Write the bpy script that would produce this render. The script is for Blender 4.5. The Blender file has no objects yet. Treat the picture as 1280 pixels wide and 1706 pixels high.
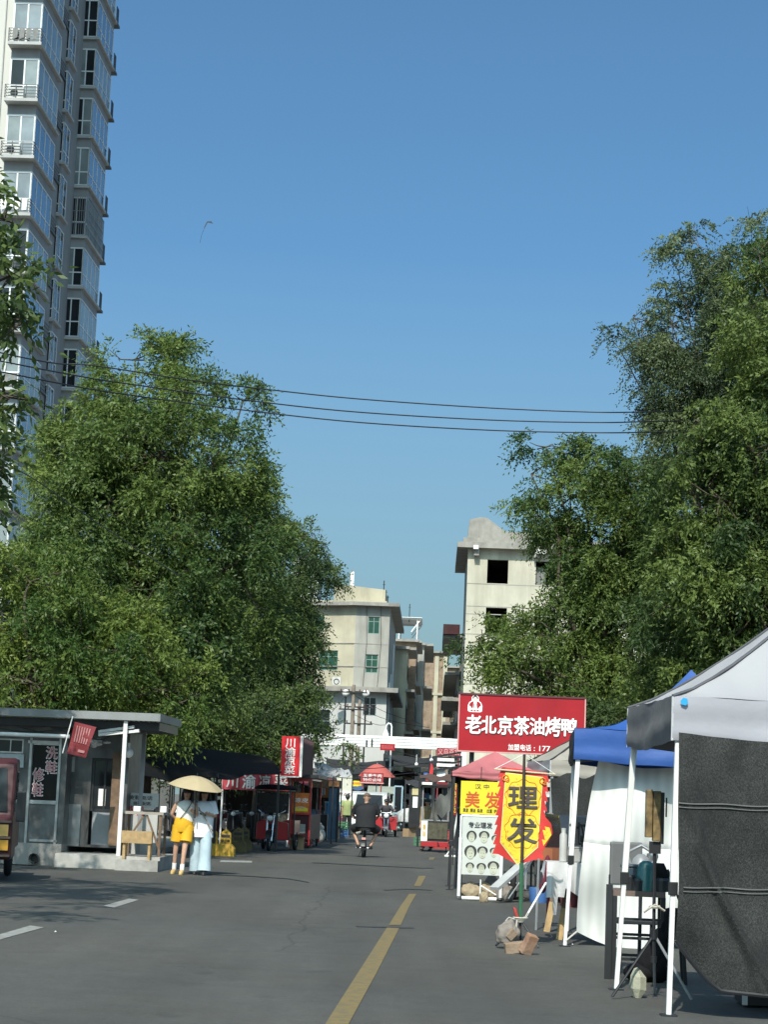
import bpy, bmesh, math, random
import numpy as np
from mathutils import Vector, Matrix, noise as mnoise
random.seed(7)
rng = np.random.default_rng(11)
PI = math.pi
C = bpy.context.scene.collection
scene = bpy.context.scene
# ------------------------------------------------------------------ camera (pixel helper in the photograph's 1280x1706 grid)
FPX, CAMH = 3446.0, 1.5
PITCH, ROLL = math.atan(481 / 3446.0), 0.040
EYE = Vector((0, 0, CAMH))
FW = Vector((0, math.cos(PITCH), math.sin(PITCH)))
_R0 = Vector((1, 0, 0)); _U0 = Vector((0, -math.sin(PITCH), math.cos(PITCH)))
RT = _R0 * math.cos(ROLL) + _U0 * math.sin(ROLL)
UP = -_R0 * math.sin(ROLL) + _U0 * math.cos(ROLL)
cam_data = bpy.data.cameras.new('camera')
cam = bpy.data.objects.new('camera', cam_data); C.objects.link(cam)
cam_data.sensor_fit = 'HORIZONTAL'; cam_data.sensor_width = 36.0
cam_data.lens = 36.0 * FPX / 1280.0
cam_data.clip_start = 0.1; cam_data.clip_end = 6000
m = Matrix((RT, UP, -FW)).transposed().to_4x4(); m.translation = EYE
cam.matrix_world = m
scene.camera = cam
# ------------------------------------------------------------------ world, sun, exposure
SUN_EL, SUN_AZ = math.radians(46), math.radians(11)       # behind the camera, a little to its left
world = bpy.data.worlds.new('World'); scene.world = world; world.use_nodes = True
wn = world.node_tree; wn.nodes.clear()
sky = wn.nodes.new('ShaderNodeTexSky'); sky.sky_type = 'NISHITA'; sky.sun_disc = False
sky.sun_elevation = SUN_EL; sky.sun_rotation = PI + SUN_AZ
sky.air_density = 0.7; sky.dust_density = 4.5; sky.ozone_density = 2.0; sky.altitude = 300
bg = wn.nodes.new('ShaderNodeBackground'); bg.inputs['Strength'].default_value = 0.126
wo = wn.nodes.new('ShaderNodeOutputWorld')
tn = wn.nodes.new('ShaderNodeMix'); tn.data_type = 'RGBA'; tn.blend_type = 'MULTIPLY'; tn.inputs[0].default_value = 1; tn.inputs[7].default_value = (0.63, 1.0, 1.08, 1)
wn.links.new(sky.outputs[0], tn.inputs[6]); 
wt_ = wn.nodes.new('ShaderNodeTexCoord'); ws_ = wn.nodes.new('ShaderNodeSeparateXYZ'); wm = wn.nodes.new('ShaderNodeMapRange')      # pale dusty air low over the horizon
wm.inputs[1].default_value = 0; wm.inputs[2].default_value = .26; wm.inputs[3].default_value = .85; wm.inputs[4].default_value = 0
hz = wn.nodes.new('ShaderNodeMix'); hz.data_type = 'RGBA'; hz.inputs[7].default_value = (2.1, 3.05, 3.05, 1)
wn.links.new(wt_.outputs['Generated'], ws_.inputs[0]); wn.links.new(ws_.outputs[2], wm.inputs[0]); wn.links.new(wm.outputs[0], hz.inputs[0])
wn.links.new(tn.outputs[2], hz.inputs[6]); wn.links.new(hz.outputs[2], bg.inputs[0]); wn.links.new(bg.outputs[0], wo.inputs[0])
sd = bpy.data.lights.new('sun', 'SUN'); sd.energy = 4.05; sd.angle = math.radians(0.53); sd.color = (1.0, 0.945, 0.85)
sun = bpy.data.objects.new('sun', sd); C.objects.link(sun)
SUNDIR = Vector((-math.sin(SUN_AZ) * math.cos(SUN_EL), -math.cos(SUN_AZ) * math.cos(SUN_EL), math.sin(SUN_EL)))
sun.rotation_euler = SUNDIR.to_track_quat('Z', 'Y').to_euler()
scene.view_settings.view_transform = 'Standard'; scene.view_settings.look = 'None'
scene.view_settings.exposure = 0.35; scene.view_settings.gamma = 1.0
scene.cycles.max_bounces = 8; scene.cycles.transparent_max_bounces = 12

def ray(px, py):
    return FW + RT * ((px - 640.0) / FPX) + UP * ((853.0 - py) / FPX)
def P(px, py, Y):
    d = ray(px, py); return EYE + d * (Y / d.y)
def G(px, py, z=0.0):
    d = ray(px, py); return EYE + d * ((z - CAMH) / d.z)
def S(Y): return FPX / Y
def hdir(px, py):
    d = ray(px, py); return math.atan2(d.x, d.y)
A_ST = hdir(768, 1339)          # direction of the road
A_AL = hdir(722, 1337)          # direction of the alley beyond the gantry
def street(x, y, z=0.0, a=None):
    a = A_ST if a is None else a
    return Vector((x * math.cos(a) + y * math.sin(a), -x * math.sin(a) + y * math.cos(a), z))

# ------------------------------------------------------------------ mesh collector
class MB:
    def __init__(s, M=None):
        s.v = []; s.f = []; s.mi = []; s.cur = 0; s.M = M
    def add(s, vs, fs):
        n = len(s.v)
        for v in vs:
            v = Vector(v); s.v.append(s.M @ v if s.M else v)
        for f in fs:
            s.f.append([i + n for i in f]); s.mi.append(s.cur)
        return s
    def mat(s, i): s.cur = i; return s
    def bx(s, x0, x1, y0, y1, z0, z1):
        vs = [(x, y, z) for z in (z0, z1) for y in (y0, y1) for x in (x0, x1)]
        return s.add(vs, [(0, 2, 3, 1), (4, 5, 7, 6), (0, 1, 5, 4), (2, 6, 7, 3), (0, 4, 6, 2), (1, 3, 7, 5)])
    def box(s, c, d, rot=None):
        R = rot if rot is not None else Matrix.Identity(3)
        c = Vector(c)
        vs = [c + R @ Vector((x * d[0] / 2, y * d[1] / 2, z * d[2] / 2)) for z in (-1, 1) for y in (-1, 1) for x in (-1, 1)]
        return s.add(vs, [(0, 2, 3, 1), (4, 5, 7, 6), (0, 1, 5, 4), (2, 6, 7, 3), (0, 4, 6, 2), (1, 3, 7, 5)])
    def bar(s, p, q, w, h=None):
        p = Vector(p); q = Vector(q); d = q - p
        if d.length < 1e-6: return s
        h = h or w
        z = d.normalized(); up = Vector((0, 0, 1)) if abs(z.z) < .9 else Vector((0, 1, 0))
        x = up.cross(z).normalized(); y = z.cross(x)
        R = Matrix((x, y, z)).transposed()
        return s.box((p + q) / 2, (w, h, d.length), R)
    def tube(s, pts, r, n=8, caps=True):
        pts = [Vector(p) for p in pts]
        rs = r if isinstance(r, (list, tuple)) else [r] * len(pts)
        t0 = (pts[1] - pts[0]).normalized()
        up = Vector((0, 0, 1)) if abs(t0.z) < .9 else Vector((1, 0, 0))
        x = up.cross(t0).normalized()
        vs = []
        for i, p in enumerate(pts):
            t = (pts[min(i + 1, len(pts) - 1)] - pts[max(i - 1, 0)])
            t = t.normalized() if t.length > 1e-9 else t0
            x = (x - t * x.dot(t)); x = x.normalized() if x.length > 1e-6 else t.orthogonal().normalized()
            y = t.cross(x)
            for k in range(n):
                a = 2 * PI * k / n
                vs.append(p + (x * math.cos(a) + y * math.sin(a)) * rs[i])
        fs = []
        for i in range(len(pts) - 1):
            for k in range(n):
                k2 = (k + 1) % n
                fs.append((i * n + k, i * n + k2, (i + 1) * n + k2, (i + 1) * n + k))
        if caps:
            fs.append(tuple(range(n - 1, -1, -1))); fs.append(tuple((len(pts) - 1) * n + k for k in range(n)))
        return s.add(vs, fs)
    def loft(s, rings, n=16, caps=True):
        """rings: (centre, rx, ry) ellipses lying in horizontal planes"""
        vs = []
        for (c, rx, ry) in rings:
            for k in range(n):
                a = 2 * PI * k / n
                vs.append((c[0] + rx * math.cos(a), c[1] + ry * math.sin(a), c[2]))
        fs = []
        for i in range(len(rings) - 1):
            for k in range(n):
                k2 = (k + 1) % n
                fs.append((i * n + k, i * n + k2, (i + 1) * n + k2, (i + 1) * n + k))
        if caps:
            fs.append(tuple(range(n - 1, -1, -1))); fs.append(tuple((len(rings) - 1) * n + k for k in range(n)))
        return s.add(vs, fs)
    def prism(s, poly, y0, y1):
        """polygon in x,z (counter-clockwise seen from -y) between y0 (front) and y1"""
        n = len(poly)
        vs = [(x, y0, z) for x, z in poly] + [(x, y1, z) for x, z in poly]
        fs = [tuple(range(n)), tuple(range(2 * n - 1, n - 1, -1))]
        fs += [(i, i + n, (i + 1) % n + n, (i + 1) % n) for i in range(n)]
        return s.add(vs, fs)
    def prismx(s, poly, x0, x1):
        """polygon in y,z between x0 and x1"""
        n = len(poly)
        vs = [(x0, y, z) for y, z in poly] + [(x1, y, z) for y, z in poly]
        fs = [tuple(range(n - 1, -1, -1)), tuple(range(n, 2 * n))]
        fs += [(i, (i + 1) % n, (i + 1) % n + n, i + n) for i in range(n)]
        return s.add(vs, fs)
    def grid(s, fn, nu, nv):
        vs = [fn(i / nu, j / nv) for j in range(nv + 1) for i in range(nu + 1)]
        w = nu + 1
        return s.add(vs, [(j * w + i, j * w + i + 1, (j + 1) * w + i + 1, (j + 1) * w + i) for j in range(nv) for i in range(nu)])
    def ball(s, c, r, nu=16, nv=10, z0=-1.0, z1=1.0):
        r = r if isinstance(r, (list, tuple)) else (r, r, r)
        def fn(u, v):
            a = 2 * PI * u; z = z0 + (z1 - z0) * (.5 - .5 * math.cos(PI * v)); q = math.sqrt(max(0, 1 - z * z))
            return (c[0] + r[0] * q * math.cos(a), c[1] + r[1] * q * math.sin(a), c[2] + r[2] * z)
        return s.grid(fn, nu, nv)
    def disc(s, c, R, r, axis='x', n=24, m=8):
        """torus round an axis"""
        def fn(u, v):
            a = 2 * PI * u; b = 2 * PI * v; q = R + r * math.cos(b); h = r * math.sin(b)
            x, y, z = q * math.cos(a), q * math.sin(a), h
            p = {'z': (x, y, z), 'x': (z, x, y), 'y': (x, z, y)}[axis]
            return (c[0] + p[0], c[1] + p[1], c[2] + p[2])
        return s.grid(fn, n, m)
    def cyl(s, c, r, h, axis='z', n=16):
        d = {'x': Vector((1, 0, 0)), 'y': Vector((0, 1, 0)), 'z': Vector((0, 0, 1))}[axis] * h / 2
        return s.tube([Vector(c) - d, Vector(c) + d], r, n)
    def build(s, name, mat, parent=None, smooth=False, bevel=0.0, weld=False):
        me = bpy.data.meshes.new(name)
        me.from_pydata([tuple(v) for v in s.v], [], s.f)
        mats = mat if isinstance(mat, (list, tuple)) else [mat]
        for x in mats: me.materials.append(x)
        if len(mats) > 1: me.polygons.foreach_set('material_index', s.mi)
        bm = bmesh.new(); bm.from_mesh(me)
        if weld: bmesh.ops.remove_doubles(bm, verts=bm.verts, dist=1e-4)
        bmesh.ops.recalc_face_normals(bm, faces=bm.faces)
        if bevel > 0:
            es = [e for e in bm.edges if len(e.link_faces) == 2 and e.calc_face_angle(0) > .6]
            try: bmesh.ops.bevel(bm, geom=es, offset=bevel, segments=2, affect='EDGES', profile=.6, clamp_overlap=True)
            except Exception: pass
        bm.to_mesh(me); bm.free()
        if smooth:
            me.polygons.foreach_set('use_smooth', [True] * len(me.polygons))
            try: me.set_sharp_from_angle(angle=math.radians(50))
            except Exception: pass
        o = bpy.data.objects.new(name, me); C.objects.link(o)
        if parent is not None: o.parent = parent
        return o

def thing(name, label, cat, loc=(0, 0, 0), rz=0.0, group=None):
    o = bpy.data.objects.new(name, None); C.objects.link(o)
    o.empty_display_size = .2
    o.location = loc; o.rotation_euler = (0, 0, rz); o['label'] = label; o['category'] = cat
    if group: o['group'] = group
    return o
def tag(o, label, cat, group=None, kind=None):
    o['label'] = label; o['category'] = cat
    if group: o['group'] = group
    if kind: o['kind'] = kind
    return o
def structure(o, label=None, cat=None):
    o['kind'] = 'structure'
    if label: o['label'] = label; o['category'] = cat
    return o
def dup(root, loc, rz=None, label=None):
    r = root.copy(); C.objects.link(r); r.location = loc
    if rz is not None: r.rotation_euler = (0, 0, rz)
    if label: r['label'] = label
    for ch in list(root.children):
        c = ch.copy(); C.objects.link(c); c.parent = r
        for g in ch.children:
            d = g.copy(); C.objects.link(d); d.parent = c
    return r
def toL(root, p):
    a = -root.rotation_euler.z; q = Vector(p) - Vector(root.location)
    return Vector((q.x * math.cos(a) - q.y * math.sin(a), q.x * math.sin(a) + q.y * math.cos(a), q.z))
def rect(root, px0, py0, px1, py1, Y):
    """pixel box (edges read at its middle) at distance Y -> x0,x1,z0,z1,y in the thing's own frame"""
    c = toL(root, P((px0 + px1) / 2, (py0 + py1) / 2, Y)); s = FPX / Y
    w = abs(px1 - px0) / s / 2; h = abs(py1 - py0) / s / 2
    return c.x - w, c.x + w, c.z - h, c.z + h, c.y

def smooth_path(pts, n=6):
    out = []
    for i in range(len(pts) - 1):
        p0, p1, p2, p3 = pts[max(i - 1, 0)], pts[i], pts[i + 1], pts[min(i + 2, len(pts) - 1)]
        for k in range(n):
            t = k / n; out.append(.5 * ((2 * p1) + (-p0 + p2) * t + (2 * p0 - 5 * p1 + 4 * p2 - p3) * t * t + (-p0 + 3 * p1 - 3 * p2 + p3) * t ** 3))
    return out + [pts[-1]]
# ------------------------------------------------------------------ materials
MATS = {}
def mat(name, col, rough=.65, metal=0.0, var=.14, scale=2.5, bump=0.0, bscale=60, dirt=0.0, dcol=(.05, .045, .04), dscale=1.2, streak=True,
        spec=.5, trans=0.0, coat=0.0):
    if name in MATS: return MATS[name]
    M = bpy.data.materials.new(name); M.use_nodes = True; nt = M.node_tree; N = nt.nodes; L = nt.links
    b = N['Principled BSDF']; b.inputs['Roughness'].default_value = rough; b.inputs['Metallic'].default_value = metal
    b.inputs['Specular IOR Level'].default_value = spec
    if coat: b.inputs['Coat Weight'].default_value = coat; b.inputs['Coat Roughness'].default_value = .08
    tc = N.new('ShaderNodeTexCoord')
    n1 = N.new('ShaderNodeTexNoise'); n1.inputs['Scale'].default_value = scale; n1.inputs['Detail'].default_value = 7
    L.new(tc.outputs['Object'], n1.inputs['Vector'])
    mr = N.new('ShaderNodeMapRange'); mr.inputs[1].default_value = .3; mr.inputs[2].default_value = .7
    mr.inputs[3].default_value = 1 - var; mr.inputs[4].default_value = 1 + var
    L.new(n1.outputs['Fac'], mr.inputs[0])
    mx = N.new('ShaderNodeMix'); mx.data_type = 'RGBA'; mx.blend_type = 'MULTIPLY'; mx.inputs[0].default_value = 1
    mx.inputs[6].default_value = (*col, 1); L.new(mr.outputs[0], mx.inputs[7])
    out = mx.outputs[2]
    if dirt > 0:
        mp = N.new('ShaderNodeMapping'); mp.inputs['Scale'].default_value = (1, 1, .16) if streak else (1, 1, 1)
        L.new(tc.outputs['Object'], mp.inputs[0])
        n2 = N.new('ShaderNodeTexNoise'); n2.inputs['Scale'].default_value = dscale; n2.inputs['Detail'].default_value = 9; n2.inputs['Roughness'].default_value = .65
        L.new(mp.outputs[0], n2.inputs['Vector'])
        m2 = N.new('ShaderNodeMapRange'); m2.inputs[1].default_value = .46; m2.inputs[2].default_value = .72
        m2.inputs[3].default_value = 0; m2.inputs[4].default_value = dirt
        L.new(n2.outputs['Fac'], m2.inputs[0])
        x2 = N.new('ShaderNodeMix'); x2.data_type = 'RGBA'; L.new(m2.outputs[0], x2.inputs[0]); L.new(out, x2.inputs[6]); x2.inputs[7].default_value = (*dcol, 1)
        out = x2.outputs[2]
    L.new(out, b.inputs['Base Color'])
    if bump > 0:
        n3 = N.new('ShaderNodeTexNoise'); n3.inputs['Scale'].default_value = bscale; n3.inputs['Detail'].default_value = 5
        L.new(tc.outputs['Object'], n3.inputs['Vector'])
        bp = N.new('ShaderNodeBump'); bp.inputs['Strength'].default_value = bump; bp.inputs['Distance'].default_value = .02
        L.new(n3.outputs['Fac'], bp.inputs['Height']); L.new(bp.outputs[0], b.inputs['Normal'])
    if trans > 0:
        t = N.new('ShaderNodeBsdfTranslucent'); L.new(out, t.inputs['Color'])
        ms = N.new('ShaderNodeMixShader'); ms.inputs[0].default_value = trans
        L.new(b.outputs[0], ms.inputs[1]); L.new(t.outputs[0], ms.inputs[2])
        L.new(ms.outputs[0], N['Material Output'].inputs['Surface'])
    MATS[name] = M
    return M
def glass(name, col, rough=.06, spec=.9):
    return mat(name, col, rough=rough, var=.25, scale=1.1, spec=spec)

white_paint = mat('white paint', (.74, .74, .72), .45, var=.06, dirt=.25, dcol=(.35, .33, .3))
white_plain = mat('white lettering paint', (.8, .79, .76), .5, var=.04)
black_paint = mat('black paint', (.018, .018, .02), .45, var=.3)
dark_letter = mat('dark lettering paint', (.03, .03, .035), .6, var=.15)
red_letter = mat('red lettering paint', (.5, .03, .03), .5, var=.1)
rubber = mat('rubber', (.016, .016, .017), .8, var=.3, bump=.2)
chrome = mat('chrome', (.62, .62, .63), .22, 1.0, var=.1)
steel = mat('brushed steel', (.42, .43, .43), .36, .85, var=.25, scale=5, dirt=.4, dcol=(.16, .14, .12))
grey_metal = mat('grey painted metal', (.26, .27, .28), .45, .1, var=.15, dirt=.3)
dark_metal = mat('dark metal', (.035, .037, .04), .4, .4, var=.25)
wood = mat('pale wood', (.42, .28, .13), .65, var=.25, scale=9, bump=.15, dirt=.3)
old_wood = mat('weathered wood', (.16, .1, .06), .75, var=.3, scale=8, bump=.2)
red_sign = mat('red sign board', (.34, .017, .024), .5, spec=.2, var=.13, scale=1.2, dirt=.35, dcol=(.25, .03, .04))
red_paint = mat('red vehicle paint', (.4, .025, .03), .32, var=.12, dirt=.25, coat=.4)
maroon = mat('maroon paint', (.055, .015, .018), .5, var=.2, dirt=.4, spec=.3)
orange_board = mat('orange menu board', (.62, .16, .02), .5, var=.3, scale=6)
yellow_sign = mat('yellow sign board', (.74, .58, .02), .5, var=.1, scale=3, dirt=.25, dcol=(.45, .36, .1))
yellow_paint = mat('yellow barrier paint', (.58, .345, .03), .7, var=.2, dirt=.5, dcol=(.13, .11, .06), bump=.2)
skin_a = mat('skin', (.52, .3, .2), .5, var=.08, scale=8)
hair_black = mat('black hair', (.012, .011, .011), .5, var=.3, scale=30)
concrete = mat('concrete', (.3, .285, .26), .85, var=.16, scale=1.5, bump=.3, dirt=.45, dcol=(.12, .11, .1))
lens = mat('lamp lens', (.75, .76, .76), .12, var=.05, coat=1)
cloth_black = mat('black cloth', (.012, .012, .013), .9, var=.25, scale=14, bump=.25, spec=.1)
cloth_grey = mat('grey cloth', (.2, .2, .19), .85, var=.18, scale=5, bump=.3)
black_shoe = mat('black shoe', (.018, .018, .02), .5, var=.2)

# ------------------------------------------------------------------ lettering
def lettering(s, x0, x1, z0, z1, y, m, parent, name='lettering', bold=.0, depth=.006, vertical=False, warp=None, spacing=1.0):
    cu = bpy.data.curves.new(name, 'FONT'); cu.size = 1.0
    cu.body = '\n'.join(s) if vertical else s
    cu.align_x = 'CENTER'; cu.extrude = .02; cu.space_character = spacing; cu.space_line = spacing if vertical else 1.0
    cu.resolution_u = 4
    t = bpy.data.objects.new(name, cu); C.objects.link(t)
    dg = bpy.context.evaluated_depsgraph_get()
    me = bpy.data.meshes.new_from_object(t.evaluated_get(dg))
    bpy.data.objects.remove(t)
    co = np.empty(len(me.vertices) * 3, dtype=np.float32); me.vertices.foreach_get('co', co); co = co.reshape(-1, 3)
    lo, hi = co.min(0), co.max(0)
    q = np.empty_like(co)
    q[:, 0] = x0 + (co[:, 0] - lo[0]) / (hi[0] - lo[0]) * (x1 - x0)
    q[:, 2] = z0 + (co[:, 1] - lo[1]) / (hi[1] - lo[1]) * (z1 - z0)
    q[:, 1] = y - (co[:, 2] - lo[2]) / max(hi[2] - lo[2], 1e-6) * depth
    if warp is not None:
        for i in range(len(q)): q[i, 1] += warp(q[i, 0], q[i, 2])
    if bold:                        # heavier strokes: shifted copies of the glyphs, each a hair in front of the last
        ex = bold * .55 * min((x1 - x0) / (hi[0] - lo[0]), (z1 - z0) / (hi[1] - lo[1])); fcs = [tuple(p_.vertices) for p_ in me.polygons]; n_ = len(q); vs_ = []; fs_ = []
        for k_ in range(9):
            a_ = 2 * PI * k_ / 8; r_ = ex if k_ < 8 else 0
            vs_.append(q + np.array([r_ * math.cos(a_), -.00025 * k_, r_ * math.sin(a_)])); fs_ += [tuple(i + k_ * n_ for i in f_) for f_ in fcs]
        nm_ = bpy.data.meshes.new(name); nm_.from_pydata([tuple(v_) for v_ in np.concatenate(vs_)], [], fs_); bpy.data.meshes.remove(me); me = nm_
    else: me.vertices.foreach_set('co', q.ravel())
    me.materials.clear(); me.materials.append(m)
    me.name = name
    o = bpy.data.objects.new(name, me); C.objects.link(o); o.parent = parent
    return o

# ------------------------------------------------------------------ windows, facades
def facade(mb, x0, x1, z0, z1, holes, depth=.24, y=0.0):
    xs = sorted({x0, x1} | {h[0] for h in holes} | {h[1] for h in holes}); zs = sorted({z0, z1} | {h[2] for h in holes} | {h[3] for h in holes})
    for i in range(len(xs) - 1):
        for j in range(len(zs) - 1):
            cx, cz = (xs[i] + xs[i + 1]) / 2, (zs[j] + zs[j + 1]) / 2
            if cx < x0 or cx > x1 or cz < z0 or cz > z1: continue
            if any(h[0] < cx < h[1] and h[2] < cz < h[3] for h in holes): continue
            mb.add([(xs[i], y, zs[j]), (xs[i + 1], y, zs[j]), (xs[i + 1], y, zs[j + 1]), (xs[i], y, zs[j + 1])], [(0, 1, 2, 3)])
    for a, b, c, d in holes:
        e = y + depth
        mb.add([(a, y, c), (b, y, c), (b, y, d), (a, y, d), (a, e, c), (b, e, c), (b, e, d), (a, e, d)],
               [(0, 4, 5, 1), (1, 5, 6, 2), (2, 6, 7, 3), (3, 7, 4, 0)])
    return mb
def window_part(parent, x0, x1, z0, z1, y, cols, rows, fm, gm, fw=.06, name='window', split=None):
    f = MB(); d = .06
    f.bx(x0, x0 + fw, y, y + d, z0, z1); f.bx(x1 - fw, x1, y, y + d, z0, z1)
    f.bx(x0 + fw, x1 - fw, y, y + d, z0, z0 + fw); f.bx(x0 + fw, x1 - fw, y, y + d, z1 - fw, z1)
    for k in range(1, cols):
        x = x0 + (x1 - x0) * k / cols; f.bx(x - fw * .4, x + fw * .4, y + .003, y + d - .003, z0 + fw, z1 - fw)
    for t in (split or [k / rows for k in range(1, rows)]):
        z = z0 + (z1 - z0) * t; f.bx(x0 + fw, x1 - fw, y + .006, y + d - .006, z - fw * .4, z + fw * .4)
    o = f.build(name, fm, parent)
    if isinstance(gm, (list, tuple)):
        for i, g_ in enumerate(gm):
            xa = x0 + (x1 - x0) * i / len(gm) + .02; xb = x0 + (x1 - x0) * (i + 1) / len(gm) - .02
            MB().bx(xa, xb, y + .026 + .004 * (i % 2), y + .04, z0 + fw * .5, z1 - fw * .5).build('pane', g_, o)
    else: MB().bx(x0 + fw * .5, x1 - fw * .5, y + .028, y + .04, z0 + fw * .5, z1 - fw * .5).build('pane', gm, o)
    return o
# ================================================================== GROUND AND ROAD
def asphalt():
    M = bpy.data.materials.new('asphalt'); M.use_nodes = True; nt = M.node_tree; N = nt.nodes; L = nt.links
    b = N['Principled BSDF']; b.inputs['Roughness'].default_value = .78; b.inputs['Specular IOR Level'].default_value = .35
    tc = N.new('ShaderNodeTexCoord')
    def nz(scale, det, mapping=None, rough=.6):
        n = N.new('ShaderNodeTexNoise'); n.inputs['Scale'].default_value = scale; n.inputs['Detail'].default_value = det; n.inputs['Roughness'].default_value = rough
        if mapping:
            mp = N.new('ShaderNodeMapping'); mp.inputs['Scale'].default_value = mapping; L.new(tc.outputs['Object'], mp.inputs[0]); L.new(mp.outputs[0], n.inputs['Vector'])
        else: L.new(tc.outputs['Object'], n.inputs['Vector'])
        return n.outputs['Fac']
    def rng_(v, a, b_, c, d):
        r = N.new('ShaderNodeMapRange'); r.inputs[1].default_value = a; r.inputs[2].default_value = b_; r.inputs[3].default_value = c; r.inputs[4].default_value = d
        L.new(v, r.inputs[0]); return r.outputs[0]
    def mul(a, b_):
        q = N.new('ShaderNodeMath'); q.operation = 'MULTIPLY'; L.new(a, q.inputs[0]); L.new(b_, q.inputs[1]); return q.outputs[0]
    big = rng_(nz(.35, 5, (1, .35, 1)), .3, .7, .82, 1.2)
    tracks = rng_(nz(.9, 3, (1, .02, 1)), .35, .65, .9, 1.1)
    mid = rng_(nz(3, 8), .3, .7, .9, 1.1)
    grain0 = rng_(nz(95, 3, None, .8), .25, .75, .5, 1.55); grain = mul(grain0, rng_(nz(17, 6, None, .85), .3, .7, .74, 1.28))
    v = N.new('ShaderNodeTexVoronoi'); v.inputs['Scale'].default_value = 60; L.new(tc.outputs['Object'], v.inputs['Vector'])
    # pale grit and dark oil drops
    grit = rng_(nz(22, 2), .7, .78, 1, 1.5)
    oil = mul(rng_(nz(1.7, 6), .62, .76, 1, .62), rng_(nz(.55, 9, (1, .5, 1), .7), .55, .68, 1, .82))
    val = mul(mul(mul(mul(mul(big, tracks), mid), grain), grit), oil)
    # cracks sealed with tar
    vo = N.new('ShaderNodeTexVoronoi'); vo.feature = 'DISTANCE_TO_EDGE'; vo.inputs['Scale'].default_value = .11
    nw = N.new('ShaderNodeTexNoise'); nw.inputs['Scale'].default_value = .8; nw.inputs['Detail'].default_value = 6; L.new(tc.outputs['Object'], nw.inputs['Vector'])
    mxv = N.new('ShaderNodeMix'); mxv.data_type = 'VECTOR'; mxv.inputs[0].default_value = .25; L.new(tc.outputs['Object'], mxv.inputs[4]); L.new(nw.outputs['Color'], mxv.inputs[5])
    L.new(mxv.outputs[1], vo.inputs['Vector'])
    crack = rng_(vo.outputs['Distance'], .0005, .002, .75, 1)
    val = mul(val, crack)
    mx = N.new('ShaderNodeMix'); mx.data_type = 'RGBA'; mx.blend_type = 'MULTIPLY'; mx.inputs[0].default_value = 1
    mx.inputs[6].default_value = (.071, .0705, .064, 1); L.new(val, mx.inputs[7])
    dm = N.new('ShaderNodeMix'); dm.data_type = 'RGBA'; L.new(rng_(nz(.22, 8, (1, .6, 1), .7), .42, .66, 0, .55), dm.inputs[0]); L.new(mx.outputs[2], dm.inputs[6])
    m3 = N.new('ShaderNodeMix'); m3.data_type = 'RGBA'; m3.blend_type = 'MULTIPLY'; m3.inputs[0].default_value = 1; m3.inputs[6].default_value = (.083, .077, .063, 1); L.new(val, m3.inputs[7]); L.new(m3.outputs[2], dm.inputs[7])
    L.new(dm.outputs[2], b.inputs['Base Color'])
    bp = N.new('ShaderNodeBump'); bp.inputs['Strength'].default_value = .35; bp.inputs['Distance'].default_value = .01
    L.new(nz(120, 3, None, .8), bp.inputs['Height']); L.new(bp.outputs[0], b.inputs['Normal'])
    return M
asphalt_m = asphalt()
earth = mat('dusty ground', (.13, .12, .1), .9, var=.25, scale=.6, bump=.3, dirt=.4, streak=False)
g = MB().add([(-1500, -1500, -.02), (1500, -1500, -.02), (1500, 2500, -.02), (-1500, 2500, -.02)], [(0, 1, 2, 3)]).build('ground', earth)
structure(g)
def strip(pts, z):
    return [(p[0], p[1], z) for p in pts]
rd = MB()
w = [street(-8.2, -30), street(14, -30), street(14, 118), street(-8.2, 118)]
rd.add(strip(w, 0), [(0, 1, 2, 3)])
structure(rd.build('road', asphalt_m))
apex = P(722, 1337, 118)
ln = MB(); w = [street(-7, 112), street(9, 112)]
e0 = P(700, 1340, 330); e1 = P(745, 1340, 330)
ln.add(strip([w[0], w[1], e1, e0], .004), [(0, 1, 2, 3)])
structure(ln.build('alley_lane', asphalt_m))
pv = MB()
a, b_, c, d = street(-30, 42.5), street(-7.4, 42.5), street(-7.4, 116), street(-30, 116)
pv.add([(p.x, p.y, z) for z in (0, .12) for p in (a, b_, c, d)], [(4, 5, 6, 7), (0, 1, 5, 4), (1, 2, 6, 5), (2, 3, 7, 6), (3, 0, 4, 7)])
structure(pv.build('pavement', concrete))
# ---- worn paint
def worn(name, col, thr):
    M = bpy.data.materials.new(name); M.use_nodes = True; nt = M.node_tree; N = nt.nodes; L = nt.links
    b = N['Principled BSDF']; b.inputs['Roughness'].default_value = .7
    tc = N.new('ShaderNodeTexCoord'); n = N.new('ShaderNodeTexNoise'); n.inputs['Scale'].default_value = 9; n.inputs['Detail'].default_value = 10; n.inputs['Roughness'].default_value = .75
    L.new(tc.outputs['Object'], n.inputs['Vector'])
    r = N.new('ShaderNodeMapRange'); r.inputs[1].default_value = thr - .12; r.inputs[2].default_value = thr + .16; r.inputs[3].default_value = 0; r.inputs[4].default_value = 1
    L.new(n.outputs['Fac'], r.inputs[0])
    mx = N.new('ShaderNodeMix'); mx.data_type = 'RGBA'; L.new(r.outputs[0], mx.inputs[0]); mx.inputs[6].default_value = (*col, 1); mx.inputs[7].default_value = (.085, .083, .075, 1)
    L.new(mx.outputs[2], b.inputs['Base Color'])
    return M
yl_m = worn('worn yellow road paint', (.21, .15, .05), .56); wl_m = worn('worn white road paint', (.3, .3, .28), .58)
yl = MB()
edge = [(3200, 118, 185), (1706, 542, 581), (1620, 597, 628), (1545, 645, 666)]
def ruled(mb, rows, z=.005):
    vs = []
    for y, x0, x1 in rows:
        p, q = G(x0, y), G(x1, y); vs += [(p.x, p.y, z), (q.x, q.y, z)]
    mb.add(vs, [(2 * i, 2 * i + 1, 2 * i + 3, 2 * i + 2) for i in range(len(rows) - 1)])
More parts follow.
